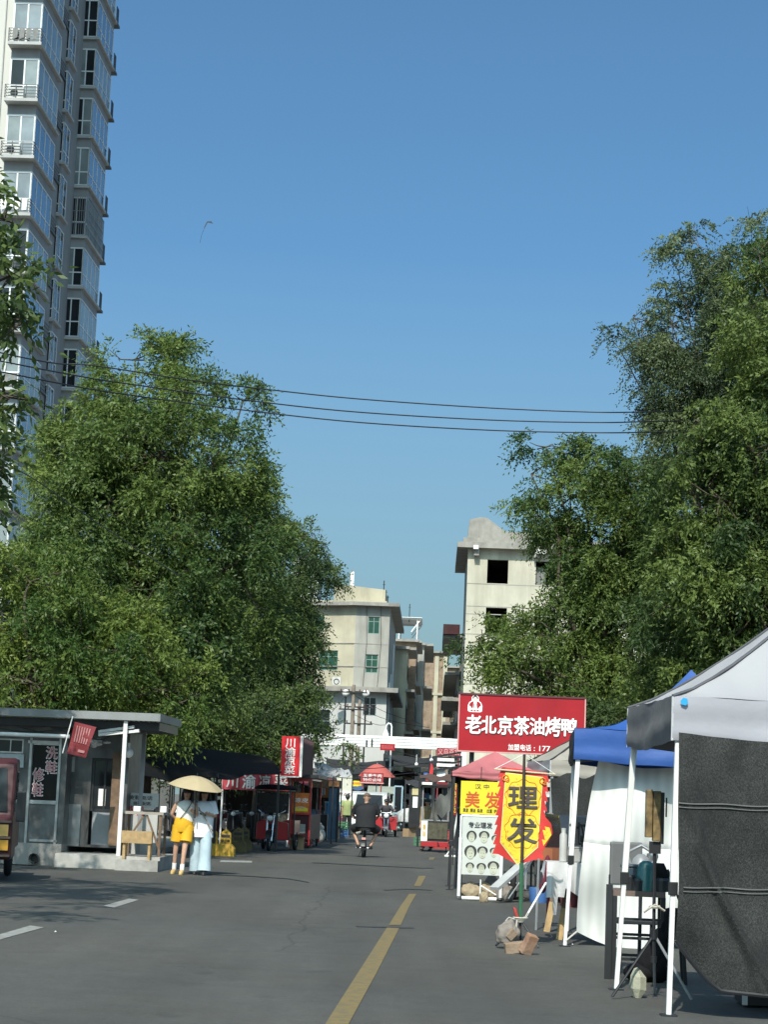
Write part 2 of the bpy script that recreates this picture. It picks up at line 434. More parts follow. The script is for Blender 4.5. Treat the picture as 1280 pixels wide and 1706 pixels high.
ruled(yl, edge); ruled(yl, [(1541, 648, 668), (1510, 667, 682), (1489, 682, 694)]); ruled(yl, [(1476, 690, 701), (1459, 698, 710)]); ruled(yl, [(1432, 714, 722), (1428, 716, 725)])
structure(yl.build('centre_line_marking', yl_m))
wl = MB()
for q in ([(-60, 1574), (-60, 1582), (73, 1545), (50, 1542)], [(172, 1509), (190, 1512), (231, 1499), (215, 1497)], [(368, 1433), (366, 1436), (420, 1437), (420, 1434)]):
    wl.add([(p.x, p.y, .005) for p in (G(*k) for k in q)], [(0, 1, 2, 3)])
structure(wl.build('lane_dash_marking', wl_m))
tar = mat('tar seam', (.03, .03, .031), .6, var=.3)
ts = MB()
def seam(pts, wpx):
    vs = []
    for x, y in pts:
        p, q = G(x, y - wpx), G(x, y + wpx); vs += [(p.x, p.y, .009), (q.x, q.y, .009)]
    ts.add(vs, [(2 * i, 2 * i + 1, 2 * i + 3, 2 * i + 2) for i in range(len(pts) - 1)])
seam([(592, 1543.5), (625, 1544.5), (650, 1545), (672, 1546), (690, 1546)], .4)
seam([(520, 1437), (580, 1440), (640, 1443), (700, 1446), (722, 1446)], .45)
seam([(640, 1483), (680, 1481), (720, 1483)], .35)
seam([(350, 1457), (420, 1460), (480, 1464), (515, 1470)], .4)
structure(ts.build('tar_seam', tar))
# small litter on the road
lit = mat('paper litter', (.7, .69, .66), .7)
for k, (x, y) in enumerate([(93, 1553), (955, 1574)]):
    p = G(x, y); r = .012 + .01 * random.random()
    mb = MB().add([(p.x - r, p.y - r, .006), (p.x + r, p.y - r * .5, .012), (p.x + r * .7, p.y + r, .006), (p.x - r * .5, p.y + r, .02)], [(0, 1, 2, 3)])
    where = ['beside the left lane dash', 'on the road beneath the tied corner of the white sheet', 'at the lower left of the road', 'under the white sheet', 'in front of the brick pile', 'below the right brick',
             'in front of the red tricycle', 'behind the lone rider on the road', 'in front of the two walkers', 'between lane dash and centre line', 'below the brick pile on open road'][k]
    tag(mb.build('litter_scrap', lit), 'tiny white paper scrap ' + where, 'litter', 'paper scraps on the road')

# ================================================================== TOWER
t_loc = street(-21.76, 96.2)
tower = thing('apartment_tower', 'tall white apartment tower with stacked glazed bays rising behind the left trees', 'apartment tower', t_loc, -A_ST)
wallw = mat('white tower render', (.54, .53, .49), .8, var=.06, scale=.5, dirt=.18, dcol=(.38, .37, .35))
wallg = mat('grey tower spandrel', (.27, .275, .28), .8, var=.08, scale=.7, dirt=.2)
slabw = mat('pale tower ledge', (.42, .42, .41), .8, var=.08, dirt=.3, dcol=(.2, .2, .19))
upvc = mat('white window frame', (.7, .71, .71), .4, var=.04)
g_dark = glass('dark window glass', (.018, .022, .025), .06, .4); g_blue = glass('blue tinted window glass', (.09, .17, .3), .12, .6)  # blue panes hold the reflected sky in their base colour
g_curt = glass('curtained window glass', (.2, .23, .23), .12, .7); g_sky = glass('pale window glass', (.21, .25, .27), .18, .35)
HF, Z0, NF = 2.85, 3.1, 17
tw = MB()
tw.bx(-17, -1.55, .95, 24, 0, Z0 + HF * NF + 1.2)               # main white block, behind its front bay
tw.mat(1).bx(-1.55, -.75, 4.9, 20, 0, Z0 + HF * NF + 1.2)            # recessed grey core between the bays
for k in range(NF + 1):
    z = Z0 + HF * k
    for (x0, x1, y0, y1) in ((-1.45, 0, 0, 4.75), (-1.9, -.59, 9.5, 11.1), (-1.6, .02, 13.8, 18.7)):
        tw.mat(1).bx(x0 + .02, x1 - .02, y0 + .02, y1 - .02, z - .62, z - .12)         # spandrel under the ledge
        tw.mat(2).bx(x0 - .06, x1 + .14, y0 - (.14 if y0 else .55), y1 + .1, z - .12, z + .03)         # ledge
        tw.mat(0).bx(x0 + .2, x1 - .2, y0 + .2, y1 - .2, z + .03, z + HF - .62)      # core behind the glass
tw.build('wall', [wallw, wallg, slabw], tower)
def side_window(parent, x, y0, y1, z0, z1, cols, split, fm, gm):
    """glazing on a face looking to +x"""
    f = MB(); fw = .075
    f.bx(x - .06, x, y0, y0 + fw, z0, z1); f.bx(x - .06, x, y1 - fw, y1, z0, z1)
    f.bx(x - .06, x, y0 + fw, y1 - fw, z0, z0 + fw); f.bx(x - .06, x, y0 + fw, y1 - fw, z1 - fw, z1)
    for k in range(1, cols):
        y = y0 + (y1 - y0) * k / cols; f.bx(x - .05, x - .003, y - .045, y + .045, z0 + fw, z1 - fw)
    for t in split:
        z = z0 + (z1 - z0) * t; f.bx(x - .05, x - .006, y0 + fw, y1 - fw, z - .03, z + .03)
    o = f.build('side_glazing', fm, parent)
    MB().bx(x - .04, x - .026, y0 + .02, y1 - .02, z0 + .02, z1 - .02).build('pane', gm, o)
ac_m = mat('air conditioner casing', (.6, .6, .57), .5, dirt=.3)
bar_m = mat('dark window bars', (.09, .095, .1), .5, .3)
for k in range(3, NF):
    z0 = Z0 + HF * k + .03; z1 = z0 + HF - .65
    r = random.Random(k * 13 + 5)
    ga = r.choice([g_curt, g_sky, g_dark, g_curt]); gs = r.choice([g_sky, g_sky, g_blue, g_sky]); 
    if k in (9, 10): gs = g_blue; ga = g_sky
    window_part(tower, -1.45, 0, z0, z1, .0, 2, 2, upvc, [r.choice([ga, g_curt, g_dark]), ga], .09, 'bay_window', [.38])
    side_window(tower, 0, .0, 4.75, z0, z1, 4, (.36,), upvc, gs)
    window_part(tower, -1.6, .02, z0, z1, 13.8, 3, 2, upvc, [r.choice([g_dark, g_curt, g_dark]) for _ in range(3)], .08, 'bay_window', [r.choice([.4, .36, .45])])
    side_window(tower, .02, 13.8, 18.7, z0, z1, 4, (.34,), upvc, g_blue if k in (12, 14, 11) else g_sky)
    window_part(tower, -1.9, -.59, z0, z1, 9.5, 2, 2, upvc, g_dark, .08, 'bay_window', [.25])
    side_window(tower, -.59, 9.5, 11.1, z0, z1, 2, (.3,), upvc, g_dark)
    if k in (6, 9, 12, 13):
        ld = MB()
        for i_ in range(4): xx = -1.3 + .33 * i_; ld.add([(xx, -.53, z0 + .68), (xx + .26, -.53, z0 + .68), (xx + .24, -.55, z0 + .12 + .1 * r.random()), (xx + .02, -.55, z0 + .1)], [(0, 1, 2, 3)])
        ld.build('laundry', r.choice([cloth_grey, white_plain, red_paint]), tower)
    rl = MB()
    for h in (.1, .25, .4, .55, .68):
        rl.bar((-1.5, -.5, z0 + h), (.08, -.5, z0 + h), .025); rl.bar((-1.5, -.5, z0 + h), (-1.5, -.02, z0 + h), .025); rl.bar((.08, -.5, z0 + h), (.08, -.02, z0 + h), .025)
    for x in (-1.5, -.97, -.45, .08): rl.bar((x, -.5, z0), (x, -.5, z0 + .7), .03)
    if k > 4: rl.build('railing', bar_m, tower)
    if k in (5, 7, 8, 10, 11, 12, 14):
        a = MB().bx(-1.35, -.6, -.42, -.12, z0 + .02, z0 + .56).build('air_conditioner', ac_m, tower, bevel=.02)
        MB().disc((-1.06, -.43, z0 + .29), .17, .02, 'y', 18, 5).cyl((-1.06, -.425, z0 + .29), .15, .01, 'y').build('fan_grille', dark_metal, a)
    rb = MB()
    for y in np.linspace(18.75, 19.4, 6): rb.bar((.1, y, z0), (.1, y, z0 + .95), .03)
    rb.bar((.1, 18.75, z0 + .95), (.1, 19.4, z0 + .95), .03); rb.bx(-.5, .2, 18.8, 19.5, z0 - .15, z0 - .03)
    rb.build('end_railing', bar_m, tower)
    rc = MB()
    for h in (.1, .3, .5, .7): rc.bar((-1.5, 8.0, z0 + h - 1.2), (-.7, 8.0, z0 + h - 1.2), .025); rc.bar((-.7, 8, z0 + h - 1.2), (-.7, 9.4, z0 + h - 1.2), .025)
    for q in (-1.5, -1.1, -.7): rc.bar((q, 8.0, z0 - 1.2), (q, 8.0, z0 - .45), .03)
    rc.bx(-1.6, -.65, 7.95, 9.45, z0 - 1.32, z0 - 1.2)
    rc.build('machine_ledge', bar_m, tower)
    if k == 10:
        q = MB()
        for x in np.linspace(-1.6, .02, 14): q.bar((x, 13.72, z0), (x, 13.72, z1), .028)
        for h in (0.02, .7, 1.4, z1 - z0): q.bar((-1.6, 13.72, z0 + h), (.02, 13.72, z0 + h), .028)
        for y in np.linspace(13.8, 18.7, 28): q.bar((.1, y, z0), (.1, y, z1), .025)
        for h in (0.02, .5, 1, 1.5, z1 - z0): q.bar((.1, 13.8, z0 + h), (.1, 18.7, z0 + h), .04)
        q.build('window_guard', grey_metal, tower)
pd = MB()
for x in (-2.05, -3.4): pd.tube([(x, .88, 3), (x + .05, .88, 20), (x, .88, 46)], .035, 6)
pd.build('drain_pipe', slabw, tower)

# ================================================================== ALLEY BUILDINGS
green_g = glass('green tinted window glass', (.01, .06, .036), .12); green_f = mat('green grey window frame', (.2, .27, .24), .5)
stain_c = mat('stained cream render', (.46, .42, .31), .85, var=.16, scale=.45, dirt=.55, dcol=(.19, .17, .13), dscale=.9, bump=.1)
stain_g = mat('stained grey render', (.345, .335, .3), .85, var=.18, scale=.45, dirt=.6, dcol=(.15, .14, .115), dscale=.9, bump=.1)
tile_w = mat('pale tiled wall', (.5, .5, .475), .6, var=.07, scale=.6, dirt=.25, dcol=(.3, .29, .27))
slab_c = mat('weathered slab', (.3, .285, .255), .85, var=.15, dirt=.55, dcol=(.1, .09, .08))
dark_in = mat('dark interior', (.03, .03, .03), .9)
def brick(name, c1, c2, mortar, sc=4.0):
    M = bpy.data.materials.new(name); M.use_nodes = True; nt = M.node_tree; N = nt.nodes; L = nt.links; b = N['Principled BSDF']; b.inputs['Roughness'].default_value = .9
    tc = N.new('ShaderNodeTexCoord'); mp = N.new('ShaderNodeMapping'); mp.inputs['Rotation'].default_value = (PI / 2, 0, 0); L.new(tc.outputs['Object'], mp.inputs[0])
    k = N.new('ShaderNodeTexBrick'); k.inputs['Scale'].default_value = sc; k.inputs['Color1'].default_value = (*c1, 1); k.inputs['Color2'].default_value = (*c2, 1); k.inputs['Mortar'].default_value = (*mortar, 1)
    k.inputs['Mortar Size'].default_value = .02; k.inputs['Row Height'].default_value = .25; L.new(mp.outputs[0], k.inputs['Vector'])
    n = N.new('ShaderNodeTexNoise'); n.inputs['Scale'].default_value = 1.5; n.inputs['Detail'].default_value = 8; L.new(tc.outputs['Object'], n.inputs['Vector'])
    mx = N.new('ShaderNodeMix'); mx.data_type = 'RGBA'; mx.blend_type = 'MULTIPLY'; mx.inputs[0].default_value = .8; L.new(k.outputs[0], mx.inputs[6])
    r = N.new('ShaderNodeMapRange'); r.inputs[1].default_value = .3; r.inputs[2].default_value = .7; r.inputs[3].default_value = .6; r.inputs[4].default_value = 1.3; L.new(n.outputs['Fac'], r.inputs[0]); L.new(r.outputs[0], mx.inputs[7])
    L.new(mx.outputs[2], b.inputs['Base Color']); return M
brick_m = brick('orange brick', (.29, .19, .125), (.23, .155, .1), (.27, .245, .2))
# ---- left corner house
YB = 166.0
cor = P(647, 1100, YB)
bl = thing('corner_house', 'cream and grey corner house with green windows beside the left tree', 'house', (cor.x, cor.y, 0), -A_AL)
ze = rect(bl, 600, 1010, 640, 1024, YB)[3]; zl = rect(bl, 600, 1140, 640, 1152, YB)[2]
w1 = [rect(bl, *r, YB) for r in ((613, 1027, 633, 1056), (609, 1090, 630, 1121), (605, 1161, 627, 1192))]
fx = -57 / S(YB)
wl_ = MB()
facade(wl_, fx, 0, zl, ze, [(w[0], w[1], w[2], w[3]) for w in w1[:2]], .2)
wl_.mat(2); facade(wl_, fx, 0, 0, zl, [(w1[2][0], w1[2][1], w1[2][2], w1[2][3])], .2)
wl_.mat(1).add([(0, 0, 0), (0, 26, 0), (0, 26, ze), (0, 0, ze)], [(0, 1, 2, 3)])
ang = math.radians(26); ca, sa = math.cos(ang), math.sin(ang); Mx = Matrix.Translation((fx, 0, 0)) @ Matrix.Rotation(-ang, 4, 'Z')
l2 = MB(Mx)
w2 = [(-4.2, -2.9, ze - 2.1, ze - .7), (-3.3, -1.5, ze - 5.2, ze - 3.6), (-5.8, -2.0, 5.6, 8.6)]
facade(l2, -9, 0, zl, ze, w2[:2], .2); l2.mat(2); facade(l2, -9, 0, 0, zl, w2[2:], .2)
n0 = len(wl_.v); wl_.v += l2.v; wl_.f += [[i + n0 for i in f] for f in l2.f]; wl_.mi += [3 if i == 0 else i for i in l2.mi]
bk = Mx @ Vector((-9, 0, 0))
wl_.mat(1).add([(bk.x, bk.y, 0), (bk.x, 26, 0), (bk.x, 26, ze), (bk.x, bk.y, ze), (0, 26, 0), (0, 26, ze)], [(0, 1, 2, 3), (1, 4, 5, 2)])
wl_.build('wall', [stain_g, stain_g, tile_w, stain_c], bl)
sl = MB()
def slab_poly(mb, z0, z1, o, back=26):
    pts = [(o, -o), (fx - .1, -o), tuple((Mx @ Vector((-9.5, -o, 0)))[:2]), (bk.x - o, back), (o, back)]
    n = len(pts); mb.add([(x, y, z) for z in (z0, z1) for x, y in pts], [tuple(range(n))[::-1], tuple(range(n, 2 * n))] + [(i, (i + 1) % n, (i + 1) % n + n, i + n) for i in range(n)])
slab_poly(sl, ze, ze + .28, .75)
slab_poly(sl, zl - .05, zl + .32, .9)
for zz in (ze - 3.05, ze - 1.7 - 3.2): slab_poly(sl, zz, zz + .06, .02)
sl.build('floor_slab', slab_c, bl)
rf = MB(); slab_poly(rf, ze + .28, ze + .5, -.3); pp = rect(bl, 556, 988, 642, 1012, YB + 1)
rf.prism([(pp[0], ze + .5), (pp[1], ze + .5), (pp[1], ze + 1.5), (pp[0], ze + 1.85)], 1.2, 9)
rf.build('roof_parapet', stain_c, bl)
for w in w1[:2]: window_part(bl, w[0], w[1], w[2], w[3], .08, 2, 2, green_f, green_g, .07, 'window', [.72])
window_part(bl, *w1[2][:4], .08, 2, 2, steel, g_dark, .07, 'window', [.6])
for (x0, x1, z0, z1), gm in zip(w2, (green_g, green_g, g_dark)):
    o = window_part(bl, x0, x1, z0, z1, .08, 2, 2, green_f, gm, .07, 'window', [.7])
    for q in [o] + list(o.children): q.data.transform(Mx)
pipe = MB()
for y, z in ((1.2, ze - 6), (6.5, ze - 5), (13, ze - 2)): pipe.tube([(.12, y, 1), (.12, y, z)], .07, 6)
pipe.build('drain_pipe', white_paint, bl)
cb = MB()
for (x, z) in ((-.75, ze), (-1.9, ze)): cb.tube([(x, -.03, z), (x + .12, -.05, z - 3), (x - .05, -.05, zl + .3)], .015, 4)
cb.build('cable', black_paint, bl)
q = rect(bl, 554, 1130, 568, 1141, YB - 2); a = MB().bx(q[0], q[1], q[4] - .3, q[4] + .1, q[2], q[3] + .1).build('air_conditioner', ac_m, bl)
MB().disc(((q[0] + q[1]) / 2, q[4] - .31, (q[2] + q[3]) / 2), .2, .03, 'y', 14, 5).build('fan_grille', dark_metal, a)
# antenna and rods on the roof (things that stand on it)
an = thing('cell_antenna', 'white panel antenna on the roof of the corner house', 'antenna', P(586, 988, YB + 2), 0)
MB().bx(-.16, .16, -.1, .1, .5, 1.75).build('panel', white_paint, an, bevel=.03); MB().tube([(0, 0, -.1), (0, 0, 2.0)], .04, 6).build('mast', grey_metal, an)
for i, (px, py0, py1) in enumerate(((639, 967, 1000), (643, 983, 1000), (646, 992, 1006), (682, 1006, 1034))):
    YQ = YB + 4 if i < 3 else 206.5
    p = P(px, py1, YQ); h = (py1 - py0) / S(YQ)
    o = MB().tube([(0, 0, -.15), (0, 0, h)], .045, 6).tube([(-.12, 0, h * .8), (.12, 0, h * .8)], .02, 5).build('roof_rod', dark_metal); o.location = p
    tag(o, ['tallest thin iron rod on the corner house roof', 'middle thin iron rod on the corner house roof', 'short iron rod at the roof edge of the corner house', 'lone iron rod on the roof behind the corner house'][i], 'rod', 'iron rods on the roofs')
# ---- row behind on the left
def row_house(px, Yn, Yf, width, z, wm, label, side=-1, slab=.9, floors=4, top=None, win=True):
    p = P(px, 1300, Yn)
    r = thing('row_house', label, 'house', (p.x, p.y, 0), -A_AL)
    L_ = Yf - Yn; x0, x1 = (-width, 0) if side < 0 else (0, width)
    w_ = MB(); hs = []
    for f in range(floors):
        zz = z * (f + .35) / floors
        hs.append(((x0 + x1) / 2 - .7, (x0 + x1) / 2 + .7, zz, zz + 1.5))
    xin = x1 if side < 0 else x0
    facade(w_, x0, x1, 0, z, hs, .25)
    w_.add([(x0, 0, 0), (x0, L_, 0), (x0, L_, z), (x0, 0, z), (x1, 0, 0), (x1, L_, 0), (x1, L_, z), (x1, 0, z)], [(0, 3, 2, 1), (4, 5, 6, 7), (1, 2, 6, 5), (3, 7, 6, 2)])
    w_.build('wall', wm, r)
    s_ = MB(); e = xin - side * slab
    for f in range(1, floors + 1):
        zz = z * f / floors
        s_.bx(min(xin, e), max(xin, e), -.2, L_ + .2, zz - .05, zz + .18)
    s_.bx(x0 - .2, x1 + .2, -.5, L_, z + .002, z + .25)
    s_.build('floor_slab', slab_c, r)
    if win:
        for (a, b, c_, d_) in hs: window_part(r, a, b, c_, d_, .1, 2, 2, grey_metal, g_dark, .06)
        for f in range(floors):
            zz = z * (f + .3) / floors
            for yy in np.arange(1.5, L_ - 1.5, 3.2):
                o = MB().bx(min(xin, xin - side * .04), max(xin, xin - side * .04), yy, yy + 1.5, zz, zz + 1.5).build('side_window', g_dark, r)
    return r
h1 = row_house(671, 193, 205, 5, 15.6, stain_c, 'narrow cream row house just behind the corner house', -1, .8, 4)
h2 = row_house(686, 206, 222, 6, 17.3, brick_m, 'row house with bare brick top storey and white roof frame', -1, .5, 4)
fr = MB(); zt = 17.52
for x in (-3.6, -1.8, 0):
    fr.bar((x, 0, zt), (x, 0, zt + 2.1), .12); fr.bar((x, 8, zt), (x, 8, zt + 2.1), .12)
fr.bar((-3.8, 0, zt + 2.1), (.35, 0, zt + 2.1), .14); fr.bar((-3.8, 8, zt + 2.1), (.35, 8, zt + 2.1), .14)
for y in (0, 4, 8): fr.bar((.35, y, zt + 2.1), (-.6, y, zt + .8), .1)
fr.bx(-3.8, .45, -.3, 8.4, zt + 2.18, zt + 2.24)
fr.build('roof_frame', white_paint, h2)
h3 = row_house(699, 223, 250, 6, 18.3, stain_g, 'grey row house half way along the dark alley', -1, 1.0, 4)
h4 = row_house(735, 262, 285, 6.5, 20.3, brick_m, 'brick house with tall openings closing the alley view', -1, .5, 4)
pl = MB()
for x in (-4.5, -1.3, -.2): pl.bx(x, x + .5, -.25, -.003, 0, 19.9)
for z in (3.4, 6.9, 10.2, 15.0): pl.bx(-4.9, .3, -.3, -.004, z, z + .3)
pl.build('pilaster', stain_c, h4)
h5 = row_house(738, 300, 318, 6, 21, brick_m, 'low brick house at the far end of the alley', 1, .4, 3)
# ---- right unfinished block
YR = 122.0
cor = P(776, 1040, YR)
br = thing('unfinished_block', 'pale unfinished concrete block with empty window openings behind the right trees', 'building', (cor.x, cor.y, 0), -A_AL)
ze = rect(br, 780, 916, 900, 924, YR)[3]
cols = [rect(br, 812, 930, 847, 972, YR)[:2], rect(br, 893, 930, 928, 972, YR)[:2]]
sp = cols[1][0] - cols[0][0]; wd = cols[0][1] - cols[0][0]
cols += [(cols[1][0] + sp, cols[1][0] + sp + wd), (cols[1][0] + 2 * sp, cols[1][0] + 2 * sp + wd)]
rows = [rect(br, 800, y0, 840, y1, YR)[2:4] for y0, y1 in ((932, 972), (1012, 1055), (1097, 1139))]
rows.append((rows[2][0] - 3.05, rows[2][1] - 3.05)); rows.append((.2, 2.7))
Wd = cols[3][1] + 1.6
holes = [(c[0], c[1], r[0], r[1]) for c in cols for r in rows]
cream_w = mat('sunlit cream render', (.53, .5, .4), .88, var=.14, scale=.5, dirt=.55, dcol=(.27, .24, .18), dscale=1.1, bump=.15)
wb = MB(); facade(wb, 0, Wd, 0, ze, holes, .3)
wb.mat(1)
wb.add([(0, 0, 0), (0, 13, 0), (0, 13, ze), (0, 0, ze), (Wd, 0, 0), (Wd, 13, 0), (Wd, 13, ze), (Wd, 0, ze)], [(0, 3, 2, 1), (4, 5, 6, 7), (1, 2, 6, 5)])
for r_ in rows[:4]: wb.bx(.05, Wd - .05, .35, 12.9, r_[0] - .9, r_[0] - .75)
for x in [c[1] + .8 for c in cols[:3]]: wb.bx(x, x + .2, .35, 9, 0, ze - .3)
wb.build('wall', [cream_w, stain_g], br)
jl = MB()
for z in (rows[0][0] - .05, rows[0][0] - 2.75 + .9, rows[1][0] - .08, rows[2][0] - .05, rows[1][1] + .05): jl.bx(.01, Wd, -.012, -.002, z - .025, z + .025)
jl.build('render_joint', stain_g, br)
rs = MB(); rs.bx(-.65, Wd + .4, -.6, 13.4, ze, ze + .32); rs.bx(-.3, Wd + .2, -.35, 13, ze + .32, ze + .62)
for x in (.35, 3.9, 7.6): rs.bx(x, x + .3, -.5, -.05, ze - .45, ze - .002)
rs.build('roof_slab', slab_c, br)
hp = [rect(br, x - 1, y - 1, x + 1, y + 1, YR) for x, y in ((778, 905), (783, 864), (800, 860), (812, 861), (842, 884), (900, 888), (905, 905))]
MB().prism([((h[0] + h[1]) / 2, (h[2] + h[3]) / 2 - (.25 if i in (0, 6) else 0)) for i, h in enumerate(hp)][::-1], .4, 4.5).build('stair_head', slab_c, br)
lp = MB(); lp.bx(.3, .6, -.75, -.603, ze - .1, ze + .12); lp.bx(4.0, 4.3, -.75, -.603, ze - .25, ze); lp.bx(4.35, 4.6, -.75, -.603, ze - .25, ze)
lp.build('flood_lamp', white_plain, br)
cl = mat('floral cloth', (.6, .55, .5), .8, var=.5, scale=9)
q = rect(br, 808, 1139, 833, 1153, YR)
tag_c = MB().grid(lambda u, v: (q[0] + (q[1] - q[0]) * u, -.05 - .06 * math.sin(9 * u), q[2] + (q[3] - q[2]) * v), 10, 3).build('hung_quilt', cl, None)
tag_c.location = br.location; tag_c.rotation_euler = br.rotation_euler
tag(tag_c, 'pale floral quilt hung over a window opening above the red duck sign', 'quilt')
cu = MB().grid(lambda u, v: (cols[1][0] + .05 + .55 * u, .2 + .05 * math.sin(14 * u), rows[0][0] + .02 + 1.1 * v - .2 * u * v), 10, 4).build('curtain', cloth_grey, br)
r2 = row_house(764, 137, 152, 6, 12.4, stain_c, 'right row house with dark red roof edge beyond the unfinished block', 1, 1.3, 3)
rr = MB().prismx([(-.5, 12.6), (15, 12.6), (15, 13.25), (-.5, 13.25)], -1.35, -.25); rr.build('roof_edge', maroon, r2)
r3 = row_house(757, 154, 185, 6, 11.0, stain_g, 'shadowed right row house with overhanging slabs deeper in the alley', 1, 1.0, 3)
r4 = row_house(751, 190, 230, 6, 11, tile_w, 'pale low house on the right at the alley bend', 1, .8, 3)
# far white tower behind the left tree
p = P(505, 1300, 300); ft = thing('distant_block', 'distant white block peeping out behind the left tree top', 'building', (p.x, p.y, 0), -A_ST)
z = P(505, 932, 300).z
MB().bx(-3, .9, 0, 8, 0, z).bx(-3.1, 1.0, -.1, 8.1, z + .001, z + .35).build('wall', tile_w, ft)
for k in range(4): window_part(ft, -.9, .2, z - 2 - 3 * k, z - .6 - 3 * k, -.05, 2, 1, upvc, g_dark, .08)
# ================================================================== TREES
def leaf_mat(name, c1, c2, tr=.42):
    M = bpy.data.materials.new(name); M.use_nodes = True; nt = M.node_tree; N = nt.nodes; L = nt.links; b = N['Principled BSDF']
    b.inputs['Roughness'].default_value = .48; b.inputs['Specular IOR Level'].default_value = .35
    at = N.new('ShaderNodeAttribute'); at.attribute_name = 'tint'
    mx = N.new('ShaderNodeMix'); mx.data_type = 'RGBA'; L.new(at.outputs['Fac'], mx.inputs[0]); mx.inputs[6].default_value = (*c1, 1); mx.inputs[7].default_value = (*c2, 1)
    L.new(mx.outputs[2], b.inputs['Base Color'])
    t = N.new('ShaderNodeBsdfTranslucent'); L.new(mx.outputs[2], t.inputs['Color'])
    ms = N.new('ShaderNodeMixShader'); ms.inputs[0].default_value = tr; L.new(b.outputs[0], ms.inputs[1]); L.new(t.outputs[0], ms.inputs[2]); L.new(ms.outputs[0], N['Material Output'].inputs['Surface'])
    return M
bark = mat('tree bark', (.075, .058, .042), .9, var=.3, scale=6, bump=.5, bscale=18)
def unit(n):
    v = rng.normal(size=(n, 3)); return v / np.linalg.norm(v, axis=1, keepdims=True)
def sprigs(base, d, L, nl, ll, lw, tint, droop):
    """pinnate leaves: rachis from base along d, leaflets in pairs; arrays of quads"""
    n = len(base); d = d / np.linalg.norm(d, axis=1, keepdims=True)
    side = np.cross(d, unit(n)); side /= np.linalg.norm(side, axis=1, keepdims=True)
    V = []; T = []
    for j in range(nl):
        t = (j // 2 + 1) / (nl // 2 + .5); sg = 1 if j % 2 else -1
        dn = np.array([0, 0, -1.0]) * (droop * t * t)
        o = base + (d * t + dn) * L[:, None]
        ax = d * .55 + side * (sg * .85) + np.array([0, 0, -.35]) + rng.normal(size=(n, 3)) * .25
        if j == nl - 1: ax = d + np.array([0, 0, -.4])
        ax /= np.linalg.norm(ax, axis=1, keepdims=True)
        w = np.cross(ax, d * .6 + unit(n) * .5); w /= np.linalg.norm(w, axis=1, keepdims=True) + 1e-9
        l = ll * (.75 + .5 * rng.random((n, 1))); ww = lw * (.75 + .5 * rng.random((n, 1)))
        V.append(np.stack([o, o + ax * l * .45 + w * ww * .5, o + ax * l, o + ax * l * .45 - w * ww * .5], 1)); T.append(tint + rng.normal(size=n) * .06)
    return np.concatenate(V), np.concatenate(T)
def leaf_mesh(name, V, T, m, parent):
    n = len(V); me = bpy.data.meshes.new(name)
    me.vertices.add(n * 4); me.vertices.foreach_set('co', V.reshape(-1).astype(np.float32))
    me.loops.add(n * 4); me.loops.foreach_set('vertex_index', np.arange(n * 4, dtype=np.int32))
    me.polygons.add(n); me.polygons.foreach_set('loop_start', np.arange(0, n * 4, 4, dtype=np.int32))
    me.update(calc_edges=True)
    at = me.attributes.new('tint', 'FLOAT', 'FACE'); at.data.foreach_set('value', np.clip(T, 0, 1).astype(np.float32))
    me.materials.append(m)
    o = bpy.data.objects.new(name, me); C.objects.link(o); o.parent = parent; return o
